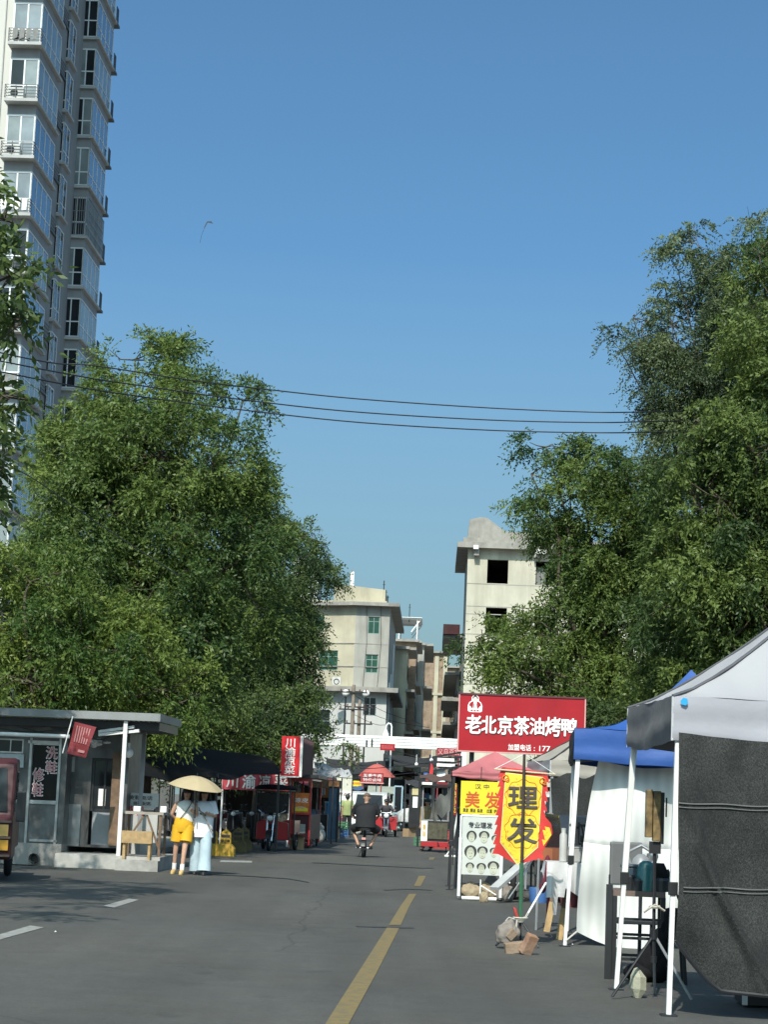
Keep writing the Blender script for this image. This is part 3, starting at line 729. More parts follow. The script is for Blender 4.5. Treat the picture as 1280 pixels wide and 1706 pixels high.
def tree(label, trunk_px, Y, lobes, m, name='broadleaf_tree', trunk_r=.22, clump=(.6, 1.15), per=54, dens=1.0, leaf=(.36, 9, .115, .048), droop=.35, group=None, base=None, fork=3.0, lobe_pts=None):
    b = Vector(base) if base is not None else P(trunk_px, 1330, Y); b.z = 0
    root = thing(name, label, 'tree', b, 0, group)
    s = FPX / Y
    tb = MB(); allV = []; allT = []
    centre = Vector((0, 0, 0)); LB = []
    for lb in lobes:
        px, py, rx, ry = lb[:4]; dy = lb[4] if len(lb) > 4 else rng.uniform(-.5, .5) * 2.2; dn = lb[5] if len(lb) > 5 else 1.0
        c = P(px, py, Y + dy) - b; q = FPX / (Y + dy)
        LB.append((c, rx / q, ry / q, dn))
    tot = sum(l[1] * l[1] * l[2] for l in LB)
    fk = Vector((0, 0, fork)); mean = sum((l[0] for l in LB), Vector()) / len(LB)
    hub = fk.lerp(mean, .35); hub.z = max(fork + .6, mean.z * .62)
    tb.tube([(0, 0, -.1), (.03, .02, fork * .5), fk, fk.lerp(hub, .5) + Vector((.12, -.1, 0)), hub], [trunk_r * 1.25, trunk_r, trunk_r * .9, trunk_r * .7, trunk_r * .55], 10)
    for c, rx, rz, dn in LB:
        st = fk.lerp(hub, rng.uniform(.2, 1.0)); mid = st.lerp(c, .55) + Vector(rng.normal(size=3) * .25) + Vector((0, 0, .05))
        pth = smooth_path([st, st.lerp(mid, .5) + Vector(rng.normal(size=3) * .16), mid, mid.lerp(c, .5) + Vector(rng.normal(size=3) * .16), c], 4)
        tb.tube(pth, [trunk_r * (.38 - .3 * i / (len(pth) - 1)) * rng.uniform(.92, 1.08) for i in range(len(pth))], 7)
        rd_ = (rx + rz) / 2
        ltint = rng.normal(0, .22)
        nc = max(4, int((.25 + .75 * dn) * dens * 7.0 * rx * rz / (sum(clump) / 2) ** 2))
        for k in range(nc):
            u = unit(1)[0]; rr = rng.uniform(.35, 1.0) ** .5
            cc = Vector((c.x + u[0] * rx * rr, c.y + u[1] * rd_ * rr, c.z + u[2] * rz * rr))
            cr = rng.uniform(*clump) * min(1, .45 + rd_ / 2.2)
            mid = c.lerp(cc, .5) + Vector(rng.normal(size=3) * .12)
            tb.tube([c, mid, cc], [trunk_r * .1, trunk_r * .07, .008], 4, caps=False)
            n = max(8, int(per * 1.25 * (.7 + .6 * rng.random()) * (cr / .75) ** 2))
            out = np.array([cc.x - c.x, cc.y - c.y, cc.z - c.z]); out = out / (np.linalg.norm(out) + 1e-6)
            # twigs radiate from the clump's stem; leaves sit along them
            nt = max(3, n // 6); tw = unit(nt) * .8 + out * .7; tw /= np.linalg.norm(tw, axis=1, keepdims=True)
            idx = rng.integers(0, nt, n); tt = rng.uniform(.25, 1, n)[:, None]
            p = np.array(cc)[None] + tw[idx] * tt * cr * np.array([1, 1, .8]) + np.array([0, 0, -1.0]) * (tt * tt) * cr * .25
            dirs = tw[idx] * .7 + unit(n) * .8 + np.array([0, 0, -.15])
            tint = float(np.clip(rng.normal(.47, .24) + ltint, 0, 1)) + rng.normal(size=n) * .1
            V, T = sprigs(p, dirs, leaf[0] * (.7 + .6 * rng.random(n)), leaf[1], leaf[2], leaf[3], tint, droop)
            allV.append(V); allT.append(T)
            if cr > .6:
                for j in range(3):
                    e = cc + Vector(tw[j] * cr * .8); tb.tube([cc, e], [.012, .004], 3, caps=False)
    tb.build('trunk', bark, root, smooth=True)
    V = np.concatenate(allV); T = np.concatenate(allT)
    leaf_mesh('crown', V, T, m, root)
    root['_faces'] = int(len(V)); del root['_faces']
    return len(V)
lf_a = leaf_mat('leaves mid green', (.05, .098, .028), (.185, .25, .058))
lf_b = leaf_mat('leaves dark green', (.038, .074, .028), (.145, .2, .055))
lf_c = leaf_mat('leaves yellow green', (.06, .115, .026), (.23, .29, .06))
lf_d = leaf_mat('leaves grey green', (.058, .09, .045), (.185, .23, .1))
NL = 0
NL += tree('tall full green tree crowning the left side above the repair kiosk', 235, 53, [(225, 600, 55, 45, 0, .6), (290, 615, 55, 40, 1, .7), (305, 668, 58, 48), (215, 670, 90, 60), (165, 655, 45, 40, 0, .6), (405, 668, 24, 20, 0, .4), (175, 770, 90, 80), (270, 760, 110, 90, -1),
    (355, 775, 66, 68), (210, 860, 130, 90, -1), (330, 870, 110, 90, -1), (110, 880, 70, 60), (250, 960, 120, 80, -2), (360, 960, 90, 80, -1), (130, 950, 100, 80, -1.5), (300, 1060, 110, 80, -2), (190, 1070, 110, 80, -2), (390, 1060, 70, 80)], lf_a, group='street trees on the left')
NL += tree('dark dense tree reaching right toward the corner house', 430, 70, [(390, 800, 48, 48), (420, 865, 54, 60), (458, 895, 50, 36), (528, 900, 34, 22, 0, .5), (450, 950, 80, 70), (510, 975, 40, 42, 0, .8), (420, 1000, 80, 80), (455, 1040, 70, 70), (500, 1055, 34, 45, 0, .7), (415, 1120, 75, 75),
    (390, 1170, 90, 60), (450, 1150, 60, 55), (510, 1205, 40, 35, -3, .4), (555, 1230, 25, 25, -3, .4), (340, 1150, 80, 60), (470, 1185, 45, 28, 0, .7)], lf_b, group='street trees on the left', dens=1.1)
NL += tree('yellowish leafy tree low on the far left behind the kiosk roof', 60, 47.5, [(50, 970, 70, 50), (120, 980, 80, 55), (30, 1050, 90, 80), (130, 1070, 100, 80), (220, 1100, 80, 70), (60, 1140, 110, 60), (180, 1160, 110, 50), (270, 1150, 80, 60), (-60, 1020, 80, 80), (-70, 1120, 90, 80), (20, 1200, 90, 30), (140, 1200, 90, 30)], lf_c, group='street trees on the left', fork=2.4)
NL += tree('shaded undergrowth tree behind the dark tarpaulin awning', 330, 66, [(250, 1180, 90, 50), (350, 1190, 90, 50), (440, 1195, 70, 45), (300, 1230, 90, 40), (400, 1235, 90, 35), (180, 1210, 80, 40)], lf_b, trunk_r=.16, fork=2.0, group='street trees on the left')
NL += tree('near tree whose big dark leaves hang in at the left edge', None, 25, [(2, 365, 20, 45, 0, .5), (-40, 400, 40, 60), (18, 460, 30, 40, 0, .7), (-40, 520, 60, 70), (38, 535, 30, 28, 0, .6), (-50, 640, 60, 70), (5, 660, 28, 45, 0, .8), (-40, 760, 50, 60), (-8, 800, 22, 50, 0, .7), (-190, 480, 75, 55, -6, 1.3), (-340, 450, 90, 80, -6), (-225, 610, 60, 45, -5, 1.3), (-120, 640, 45, 50, -3, 1.2), (-200, 420, 150, 120), (-220, 640, 160, 140), (-200, 840, 140, 120), (-380, 600, 150, 160), (-160, 250, 110, 90), (-320, 300, 150, 120)],
    lf_b, base=(-8.3, 23.5, 0), leaf=(.36, 9, .14, .06), per=30, clump=(.35, .6), trunk_r=.2, fork=2.8, dens=.55)
lf_e = leaf_mat('leaves locust green', (.045, .085, .026), (.185, .245, .06))
NL += tree('tree beyond the left picture edge shading the kiosk', None, 35, [(-100, 620, 55, 70), (-100, 760, 50, 70), (-105, 900, 55, 60), (-180, 560, 90, 90), (-180, 700, 90, 90), (-180, 850, 95, 80), (-300, 640, 100, 100), (-300, 800, 100, 100), (-120, 1000, 50, 50), (-200, 980, 90, 60)],
    lf_a, base=(-10.6, 35, 0), leaf=(.36, 9, .13, .055), per=40, trunk_r=.2, fork=2.8, group='street trees on the left')
NL += tree('tall airy locust tree at the upper right of the picture', 1215, 54, [(1185, 430, 58, 45, 0, .4), (1130, 450, 38, 32, 0, .15), (1250, 470, 75, 90, 0, 1.0), (1055, 530, 45, 42, 0, .25), (1035, 585, 28, 25, 0, .2), (1120, 540, 68, 58, 0, .5), (1190, 560, 85, 75, 0, .8), (1110, 620, 58, 50, 0, .5), (1180, 650, 90, 65, 0, .8), (1270, 640, 80, 90),
    (1150, 720, 70, 50, 0, .7), (1230, 740, 90, 70, 0, .8)], lf_d, name='locust_tree', group='street trees on the right', leaf=(.44, 13, .1, .04), per=52, clump=(.55, .95), droop=.7, trunk_r=.15, fork=4.0, dens=1.25)
NL += tree('wide spreading tree beside the red duck sign, branches over the unfinished block', 1050, 60, [(910, 745, 45, 28, 0, .5), (960, 760, 30, 22, 0, .5), (885, 790, 42, 36, 0, .5), (950, 830, 70, 60, 0, .9), (1040, 800, 70, 60), (1035, 900, 85, 65), (1110, 850, 100, 80), (890, 850, 40, 30, 0, .5), (1090, 950, 110, 80),
    (992, 985, 66, 62), (1045, 955, 60, 50), (980, 925, 40, 35, 0, .7), (1060, 1050, 110, 80), (930, 1060, 70, 60), (860, 1075, 55, 35, -1, .55), (800, 1068, 38, 24, -1, .4), (830, 1105, 40, 30, -1, .4), (910, 1120, 60, 50, -1, .8), (990, 1130, 90, 60), (1090, 1130, 100, 60), (1030, 1190, 90, 40), (930, 1170, 50, 30, 0, .8)], lf_a, group='street trees on the right', droop=.5, dens=1.1)
NL += tree('dense dark tree filling the right edge over the grey tent', 1300, 50, [(1265, 420, 40, 45), (1300, 500, 70, 80), (1290, 620, 60, 80), (1260, 760, 80, 70), (1150, 780, 50, 45), (1160, 700, 45, 40, 0, .8), (1200, 830, 80, 70), (1270, 870, 100, 90), (1190, 930, 90, 70), (1260, 990, 110, 80), (1170, 1030, 90, 70), (1240, 1090, 110, 80), (1150, 1110, 80, 60), (1330, 900, 110, 130), (1340, 720, 100, 120), (1330, 1080, 110, 80), (1370, 560, 90, 100), (1200, 1160, 100, 50)],
    lf_e, group='street trees on the right', leaf=(.36, 9, .12, .052))
NL += tree('low dark shrubby tree behind the tents at the right', 1120, 53, [(990, 1230, 60, 40), (1070, 1230, 80, 50), (1160, 1230, 90, 50), (1250, 1230, 90, 60), (1320, 1220, 80, 60), (1010, 1290, 60, 40), (1110, 1300, 80, 40)], lf_b, trunk_r=.14, fork=1.2, group='street trees on the right')
print('leaf faces', NL)
# ================================================================== KIOSK AND LEFT SIDE
YH = 40.4
hp_ = P(262, 1182, YH); hp_.z = 0
hut = thing('repair_kiosk', 'grey steel shoe repair kiosk with overhanging sheet roof on the left', 'kiosk', hp_, -A_ST)
R = lambda a, b, c, d, Y=YH, t=None: rect(t or hut, a, b, c, d, Y)
roof = MB()
x0, x1, z0, z1, y = R(-260, 1180, 262, 1192)
n = 60
for i in range(n):
    xa = x0 + (x1 - x0) * i / n; xb = x0 + (x1 - x0) * (i + .5) / n; xc = x0 + (x1 - x0) * (i + 1) / n
    roof.prism([(xa, z1 - .02), (xb, z1 - .02), (xb, z1 + .005), (xa, z1 + .005)], 0, 3.0); roof.prism([(xb, z1 - .05), (xc, z1 - .05), (xc, z1 - .025), (xb, z1 - .025)], 0, 3.0)
fz = z1
roof.mat(1).bx(x0, x1 + .02, -.05, -.002, z1 - .13, z1 + .02); roof.bx(x1 + .003, x1 + .05, -.04, 3.0, z1 - .13, z1 + .02)
roof.mat(2).bx(x0, x1, .25, 2.9, z1 - .3, z1 - .14)
roof.build('roof', [steel, mat('roof fascia', (.24, .25, .25), .5, var=.08, dirt=.3), dark_metal], hut)
zb = R(60, 1400, 80, 1406)[2]            # top of the concrete base
Yw = .55                                 # front wall plane, behind the roof edge
dk_st = mat('dull steel panel', (.13, .135, .135), .42, .5, var=.4, scale=3, dirt=.8, dcol=(.07, .055, .042), dscale=1.8)
wp = MB()
xl = R(-260, 1200, -259, 1300)[0]; xr = R(199, 1200, 200, 1300)[1]
wa = R(38, 1237, 88, 1335); pa = R(36, 1338, 84, 1402); xd = R(132, 1262, 178, 1414)
# body: front panel left part with glass opening, recessed part with door
hl = [(wa[0], wa[1], wa[2], wa[3]), (R(-40, 1228, 27, 1252)[0], R(-40, 1228, 27, 1252)[1], R(-40, 1228, 27, 1252)[2], R(-40, 1228, 27, 1252)[3])]
xm = R(99, 1250, 101, 1300)[1]
facade(wp, xl, xm, zb, fz - .3, hl, .12, Yw)
wp.add([(xm, Yw, zb), (xm, Yw + .55, zb), (xm, Yw + .55, fz - .3), (xm, Yw, fz - .3)], [(0, 1, 2, 3)])
facade(wp, xm, xr, zb - .05, fz - .3, [(xd[0], xd[1], zb, xd[3])], .12, Yw + .55)
wp.add([(xr, Yw + .55, 0), (xr, 2.9, 0), (xr, 2.9, fz - .3), (xr, Yw + .55, fz - .3), (xl, 2.9, 0), (xl, 2.9, fz - .3)], [(0, 1, 2, 3), (1, 4, 5, 2)])
wp.build('wall', dk_st, hut)
bs = MB(); bs.bx(xl, xm, Yw - .06, 2.9, 0, zb); 
bs.build('base', concrete, hut)
q = R(40, 1418, 56, 1436); cx, cz = (q[0] + q[1]) / 2, .13
ph = MB().tube([(cx, Yw - .2, cz), (cx, Yw - .055, cz)], .1, 16, False).tube([(cx, Yw - .2, cz), (cx, Yw - .055, cz)], .082, 16, False).mat(1).cyl((cx, Yw - .075, cz), .084, .02, 'y')
ph.build('drain_pipe', [concrete, black_paint], hut)
wf = window_part(hut, wa[0], wa[1], wa[2], wa[3], Yw + .02, 1, 1, steel, glass('kiosk glass', (.008, .009, .01), .05, .2), .035, 'shop_window')
outl = mat('pale lettering outline', (.72, .66, .66), .5); pinkr = mat('faded red lettering', (.5, .14, .15), .5)
for ch, (a, b, c, d) in zip('洗鞋修鞋', ((66, 1243, 84, 1262), (65, 1267, 83, 1287), (43, 1279, 61, 1300), (42, 1304, 59, 1325))):
    q = R(a, b, c, d); lettering(ch, q[0] - .01, q[1] + .01, q[2] - .01, q[3] + .01, Yw + .045, outl, wf, bold=.055, depth=.004); lettering(ch, q[0], q[1], q[2], q[3], Yw + .039, pinkr, wf, bold=.0, depth=.004)
fm = MB()
for (a, b, c, d) in ((36, 1232, 88, 1237), (84, 1228, 88, 1405), (34, 1228, 38, 1405), (38, 1335, 84, 1339), (38, 1399, 84, 1403)):
    q = R(a, b, c, d); fm.bx(q[0], q[1], Yw - .03, Yw - .002, q[2], q[3])
fm.build('panel_frame', steel, hut)
q = R(-40, 1228, 27, 1252); window_part(hut, q[0], q[1], q[2], q[3], Yw + .02, 3, 1, steel, g_dark, .03, 'shop_window')
q = R(-40, 1254, 28, 1276); MB().bx(q[0], q[1], Yw - .05, Yw - .002, q[2], q[3]).build('counter_panel', mat('pale blue panel', (.45, .5, .5), .5, dirt=.2), hut)
dr = window_part(hut, xd[0], xd[1], R(132, 1350, 178, 1352)[2], xd[3], Yw + .6, 2, 1, dark_metal, g_dark, .05, 'door')
q = R(134, 1352, 177, 1414); MB().bx(q[0], q[1], Yw + .62, Yw + .66, zb, q[3]).build('door_panel', grey_metal, dr)
for (a, b, c, d) in ((135, 1266, 147, 1300), (134, 1313, 144, 1326), (162, 1314, 174, 1342)):
    q = R(a, b, c, d, YH + 1.1); MB().bx(q[0], q[1], Yw + .615, Yw + .625, q[2], q[3]).build('paper_notice', white_plain, dr)
q = R(112, 1260, 122, 1285, YH + 1); MB().bx(q[0], q[1], Yw + .535, Yw + .548, q[2], q[3]).build('paper_notice', mat('grey paper', (.35, .35, .33), .8), hut)
q = R(98, 1340, 131, 1408, YH + 1); MB().bx(q[0], q[1], Yw + .51, Yw + .547, q[2], q[3]).build('side_panel', steel, hut)
q = R(183, 1255, 199, 1414, YH + 1); MB().bx(q[0], q[1], Yw + .48, Yw + .547, zb, q[3]).build('door_post', old_wood, hut)
q = R(-40, 1219, 108, 1226, YH - .3); MB().tube([(q[0], .1, (q[2] + q[3]) / 2), (q[1], .1, (q[2] + q[3]) / 2)], .04, 10).build('awning_roller', white_paint, hut)
for (px, pyt, yy, nm) in ((204, 1193, .05, 0), (240, 1230, 1.6, 1)):
    a = toL(hut, P(px + (4 if nm == 0 else 0), 1230, YH + yy)); MB().bar((a.x, yy, 0), (a.x, yy, fz - .14), .075, .075).build('roof_post', white_paint if nm == 0 else grey_metal, hut)
q = R(160, 1217, 230, 1224, YH); MB().bar((q[0], .3, q[2]), (q[1], .12, q[3] + .02), .06).bar((q[0], .28, q[2] + .06), (q[1] - .1, .1, q[3] + .09), .05).build('cross_bar', white_paint, hut)
pl_ = MB(); a = R(99, 1405, 267, 1440)
pl_.bx(xm + .004, a[1], -.12, 2.9, 0, .26); pl_.bx(a[1] - .8, a[1] + .02, -.5, -.125, 0, .2)
pl_.build('plinth', mat('pale worn concrete', (.38, .37, .34), .85, var=.2, scale=4, bump=.5, bscale=12, dirt=.5, streak=False), hut)
# red hanging banner
bn = MB(); pts = [toL(hut, P(*p, YH - .4)) for p in ((111, 1255), (143, 1262), (160, 1211), (125, 1202))]
def bil(u, v):
    p = pts[0].lerp(pts[1], u).lerp(pts[3].lerp(pts[2], u), v); return (p.x, p.y + .04 * math.sin(3 * u + 4 * v), p.z)
ban = thing('hanging_banner', 'small tilted dark red banner hung under the kiosk roof', 'banner', hp_, -A_ST)
bn.grid(bil, 10, 8); bn.grid(lambda u, v: (bil(u, v)[0], bil(u, v)[1] + .012, bil(u, v)[2]), 10, 8); bn.build('cloth', mat('dark red banner', (.2, .025, .03), .7, var=.12, bump=.1), ban)
ltb = MB()
for k in range(6):
    u = .18 + .12 * k; p, q = Vector(bil(u, .9)), Vector(bil(u + .02, .4)); ltb.bar(p + Vector((0, -.012, 0)), q + Vector((0, -.012, 0)), .022, .004)
p, q = Vector(bil(.5, .16)), Vector(bil(.85, .16)); ltb.bar(p + Vector((0, -.012, 0)), q + Vector((0, -.012, 0)), .004, .05)
ltb.build('lettering', mat('faded pink print', (.42, .2, .2), .7), ban)
MB().bar(pts[0] + Vector((-.08, 0, 0)), pts[3] + Vector((-.05, 0, .1)), .02).build('stick', white_paint, ban)
# notice board, work table, bench
tb_ = thing('notice_board', 'white board with hand painted notice leaning behind the work table', 'board', P(233, 1425, YH + 1.6).xy.to_3d(), -A_ST)
q = rect(tb_, 205, 1322, 262, 1420, YH + 1.6); MB().bx(q[0], q[1], 0, .03, .2, q[3]).build('panel', mat('dull white board', (.42, .42, .4), .7, dirt=.2), tb_)
for s_, (a, b, c, d), mm in (('皮鞋电话', (215, 1325, 254, 1332), dark_letter), ('修鞋配匙', (222, 1335, 252, 1341), dark_letter), ('修鞋', (210, 1342, 240, 1358), red_letter)):
    q = rect(tb_, a, b, c, d, YH + 1.6); lettering(s_, q[0], q[1], q[2], q[3], -.002, mm, tb_, bold=.02, depth=.003)
wt = thing('work_table', 'rough work table littered with tools at the kiosk end', 'table', street(*[0, 0]), -A_ST)
wt.location = P(240, 1428, YH + .5).xy.to_3d()
q = rect(wt, 205, 1352, 276, 1358, YH + .5); H = q[3]
t_ = MB().bx(q[0], q[1], -.3, .5, H - .05, H).build('table_top', mat('worn table top', (.38, .34, .29), .7, dirt=.4), wt)
for x in (q[0] + .06, q[1] - .06):
    for yy in (-.25, .45): MB().bar((x, yy, .24), (x, yy, H - .05), .05).build('leg', old_wood, wt)
br_ = MB()
br_.bar((q[0] + .06, -.25, .4), (0, -.25, H - .06), .035).bar((q[1] - .06, -.25, .4), (.05, -.25, H - .06), .035); br_.build('brace', old_wood, wt)
for nm, lb, cx, sz, mm in (('paper_bundle', 'white paper bundle on the work table near its left end', -.18, (.14, .12, .1), white_plain), ('tool_box', 'dark flat tool box in the middle of the work table', .05, (.22, .16, .06), dark_metal), ('tissue_pack', 'white upright pack at the right end of the work table', .33, (.12, .1, .12), white_plain),
                           ('shoe', 'black shoe on the work table beside the dark tool box', .2, (.09, .2, .07), black_shoe)):
    if nm == 'shoe':
        o = MB().loft([((0, 0, 0), .04, .12), ((0, 0, .03), .042, .12), ((0, .02, .06), .035, .09), ((0, .06, .1), .03, .045)], 12).build(nm, mm, None, smooth=True)
    else:
        o = MB().box((0, 0, sz[2] / 2), sz).build(nm, mm, None, bevel=.012)
    o.location = wt.matrix_basis @ Vector((cx, .0, H + .002)); o.rotation_euler = (0, 0, -A_ST + .3 * cx); o.location.z = H + .001
    tag(o, lb, nm.split('_')[-1] if nm != 'tool_box' else 'tool box')
bw = thing('wooden_bench', 'small pale wooden bench with broad front board before the work table', 'bench', P(230, 1433, YH - .1).xy.to_3d(), -A_ST)
q = rect(bw, 205, 1384, 255, 1404, YH - .1)
MB().bx(q[0], q[1], -.16, -.13, q[2], q[3]).build('front_board', wood, bw); MB().bx(q[0] + .02, q[1] - .02, -.128, .16, q[3] - .05, q[3] - .01).build('seat', wood, bw)
for x in (q[0] + .05, q[1] - .05):
    for yy in (-.1, .12): MB().bar((x, yy, .2), (x, yy, q[3] - .05), .05).build('leg', wood, bw)
lamp = MB().ball((0, 0, 0), .1, 14, 8).tube([(0, 0, .08), (0, 0, .2)], .03, 8).build('globe_lamp', white_plain, None, smooth=True); lamp.location = P(214, 1254, YH + 1.0)
tag(lamp, 'round white globe lamp hung at the kiosk doorway', 'lamp')
# small wear and clutter round the kiosk
kc = MB()
for k in range(3): kc.tube(smooth_path([Vector((R(-40 + 60 * k, 1200, -39 + 60 * k, 1201)[0], .3, fz - .32)), Vector((R(40 + 60 * k, 1200, 41 + 60 * k, 1201)[0], .34, fz - .42 - .05 * k)), Vector((R(110 + 40 * k, 1200, 111 + 40 * k, 1201)[0], .3, fz - .31))], 6), .012, 5)
kc.build('loose_cable', black_paint, hut)
# rag bundle on the door head
o = MB(); 
for k in range(9): o.ball((rng.uniform(-.2, .2), rng.uniform(-.06, .06), rng.uniform(-.05, .06)), (rng.uniform(.05, .1), .06, rng.uniform(.03, .06)), 10, 6)
o = o.build('rag_bundle', mat('white rags', (.5, .5, .48), .9, var=.4, scale=20), None, smooth=True); o.location = P(170, 1238, YH + .7); tag(o, 'crumpled white rag bundle stuffed above the kiosk door', 'rags')

# ---- boundary walls that close the view at both sides
bwm = mat('grey boundary wall', (.1, .1, .095), .9, var=.2, scale=1.2, dirt=.5)
o = MB().bx(-30, 0, 0, .3, 0, 2.6).bx(-30, .05, -.05, .35, 2.6, 2.72).build('boundary_wall', bwm); o.location = street(-10.5, 76); o.rotation_euler = (0, 0, -A_ST); tag(o, 'long dark grey wall behind the left trees and parked scooters', 'wall')
o = MB().bx(0, 30, 0, .3, 0, 2.4).bx(-.05, 30, -.05, .35, 2.4, 2.52).build('boundary_wall', bwm); o.location = street(3.0, 66); o.rotation_euler = (0, 0, -A_ST); tag(o, 'long dark grey wall behind the right trees and tents', 'wall')

# ---- barriers
def barrier_proto():
    t = thing('road_barrier', '', 'barrier', (0, 0, 0), -A_ST, 'yellow road barriers by the kerb')
    b = MB(); b.prism([(-.24, 0), (.24, 0), (.235, .2), (.15, .3), (-.15, .3), (-.235, .2)], -.18, .18); b.prism([(-.14, .3), (.14, .3), (.13, .56), (0, .67), (-.13, .56)], -.09, .09); b.build('body', yellow_paint, t, bevel=.012)
    q = MB(); q.bx(-.11, .11, -.096, -.091, .46, .53); q.build('black_band', dark_letter, t); q = MB()
    q.prism([(-.02, .57), (.02, .57), (0, .61)], -.096, -.091); q.build('arrow_mark', dark_letter, t)
    lettering('禁止停', -.11, .11, .33, .41, -.091, dark_letter, t, 'lettering', .02, .005)
    return t
bp_ = barrier_proto(); bp_.location = G(375, 1426); bp_['label'] = 'bright yellow barrier standing right of the woman in jeans'
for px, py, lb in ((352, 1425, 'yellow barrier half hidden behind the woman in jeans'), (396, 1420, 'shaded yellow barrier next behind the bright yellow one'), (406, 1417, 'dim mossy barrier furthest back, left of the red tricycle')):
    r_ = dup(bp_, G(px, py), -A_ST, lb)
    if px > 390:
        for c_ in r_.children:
            if c_.name.startswith('body'): c_.data = c_.data.copy(); c_.data.materials[0] = mat('mossy weathered barrier', (.15, .11, .04), .85, var=.35, scale=6, dirt=.8, dcol=(.05, .05, .03), bump=.3)  # rear barriers: yellow paint darkened, shade put into the colour

# ---- dark tarpaulin roof over the scooters
tp = thing('tarpaulin_awning', 'long black tarpaulin awning stretched over the parked scooters', 'awning', P(350, 1320, 52).xy.to_3d(), -A_ST)
cs = [toL(tp, P(*p)) for p in ((236, 1287, 46), (470, 1287, 57), (475, 1262, 63), (215, 1232, 52))]
cs = [toL(tp, P(225, 1290, 45)), toL(tp, P(470, 1281, 58)), toL(tp, P(440, 1258, 66)), toL(tp, P(225, 1228, 50))]
def tf(u, v):
    p = cs[0].lerp(cs[1], u).lerp(cs[3].lerp(cs[2], u), v)
    return (p.x, p.y, p.z - .22 * math.sin(PI * u) * (1 - .5 * v) * (.4 + .6 * math.sin(PI * v)) + .05 * math.sin(17 * u + 5 * v) * (1 - v) - (.12 * abs(math.sin(9 * u)) if v == 0 else 0))
a = MB().grid(tf, 40, 10); a.grid(lambda u, v: Vector(tf(u, v)) - Vector((0, 0, .012)), 40, 10)
a.build('sheet', cloth_black, tp, smooth=True)
for u in (.02, .5, .98):
    for v in (.03, .97):
        p = Vector(tf(u, v)); MB().bar((p.x, p.y, 0), (p.x, p.y, p.z), .06).build('pole', dark_metal, tp)
# added pale panels where bright background shows through below the awning
for i, (a, b, c, d, Y) in enumerate(((218, 1272, 236, 1308, 70), (268, 1279, 283, 1300, 70), (290, 1278, 300, 1298, 70), (327, 1287, 336, 1300, 70), (352, 1284, 374, 1308, 70), (362, 1326, 370, 1332, 68))):
    t = thing('privacy_screen', ['tall pale panel seen right of the kiosk doorway post', 'pale panel above the left half of the parasol', 'narrow pale panel above the parasol top', 'tiny bright panel just right of the parasol tip', 'bright white panel left of the red banner', 'small white box lid glimpsed behind the scooters'][i], 'panel', P((a + c) / 2, 1320, Y).xy.to_3d(), -A_ST, 'pale panels glimpsed under the awning')
    q = rect(t, a, b, c, d, Y); o = MB().bx(q[0], q[1], -.02, .02, q[2], q[3]).build('sheet', white_plain if i > 2 else mat('bluish white panel', (.42, .47, .5), .6), t); MB().bar((q[1] + .03, .06, 0), (q[1] + .03, .06, q[3]), .05).bar((q[0] - .03, .06, 0), (q[0] - .03, .06, q[3]), .05).build('post', dark_metal, t)
rb_ = thing('cloth_banner', 'wide red cloth banner with white characters behind the scooters', 'banner', P(437, 1330, 64).xy.to_3d(), -A_ST)
q = rect(rb_, 371, 1284, 482, 1314, 64)
wv = lambda x, z: .05 * math.sin(7 * x) + .02 * math.sin(15 * x)
b_ = MB().grid(lambda u, v: (q[0] + (q[1] - q[0]) * u, wv(q[0] + (q[1] - q[0]) * u, v), q[2] + (q[3] - q[2]) * v - (.1 * math.sin(PI * u) if v > .5 else .04)), 40, 4)
b_.build('cloth', mat('red banner cloth', (.5, .06, .075), .7, var=.2, scale=3, bump=.2), rb_)
for k, ch in enumerate('川渝凉菜'):
    a = rect(rb_, *((378, 1290, 396, 1311), (404, 1290, 426, 1313), (432, 1291, 450, 1311), (458, 1290, 480, 1310))[k], 64); lettering(ch, a[0], a[1], a[2], a[3], -.02, white_plain, rb_, bold=.04, depth=.004, warp=wv)
MB().bx(q[0], q[1], .12, .16, q[3] - .05, q[3] + .06).bar((q[0], .14, 0), (q[0], .14, q[3]), .05).bar((q[1], .14, 0), (q[1], .14, q[3]), .05).build('frame', white_paint, rb_)

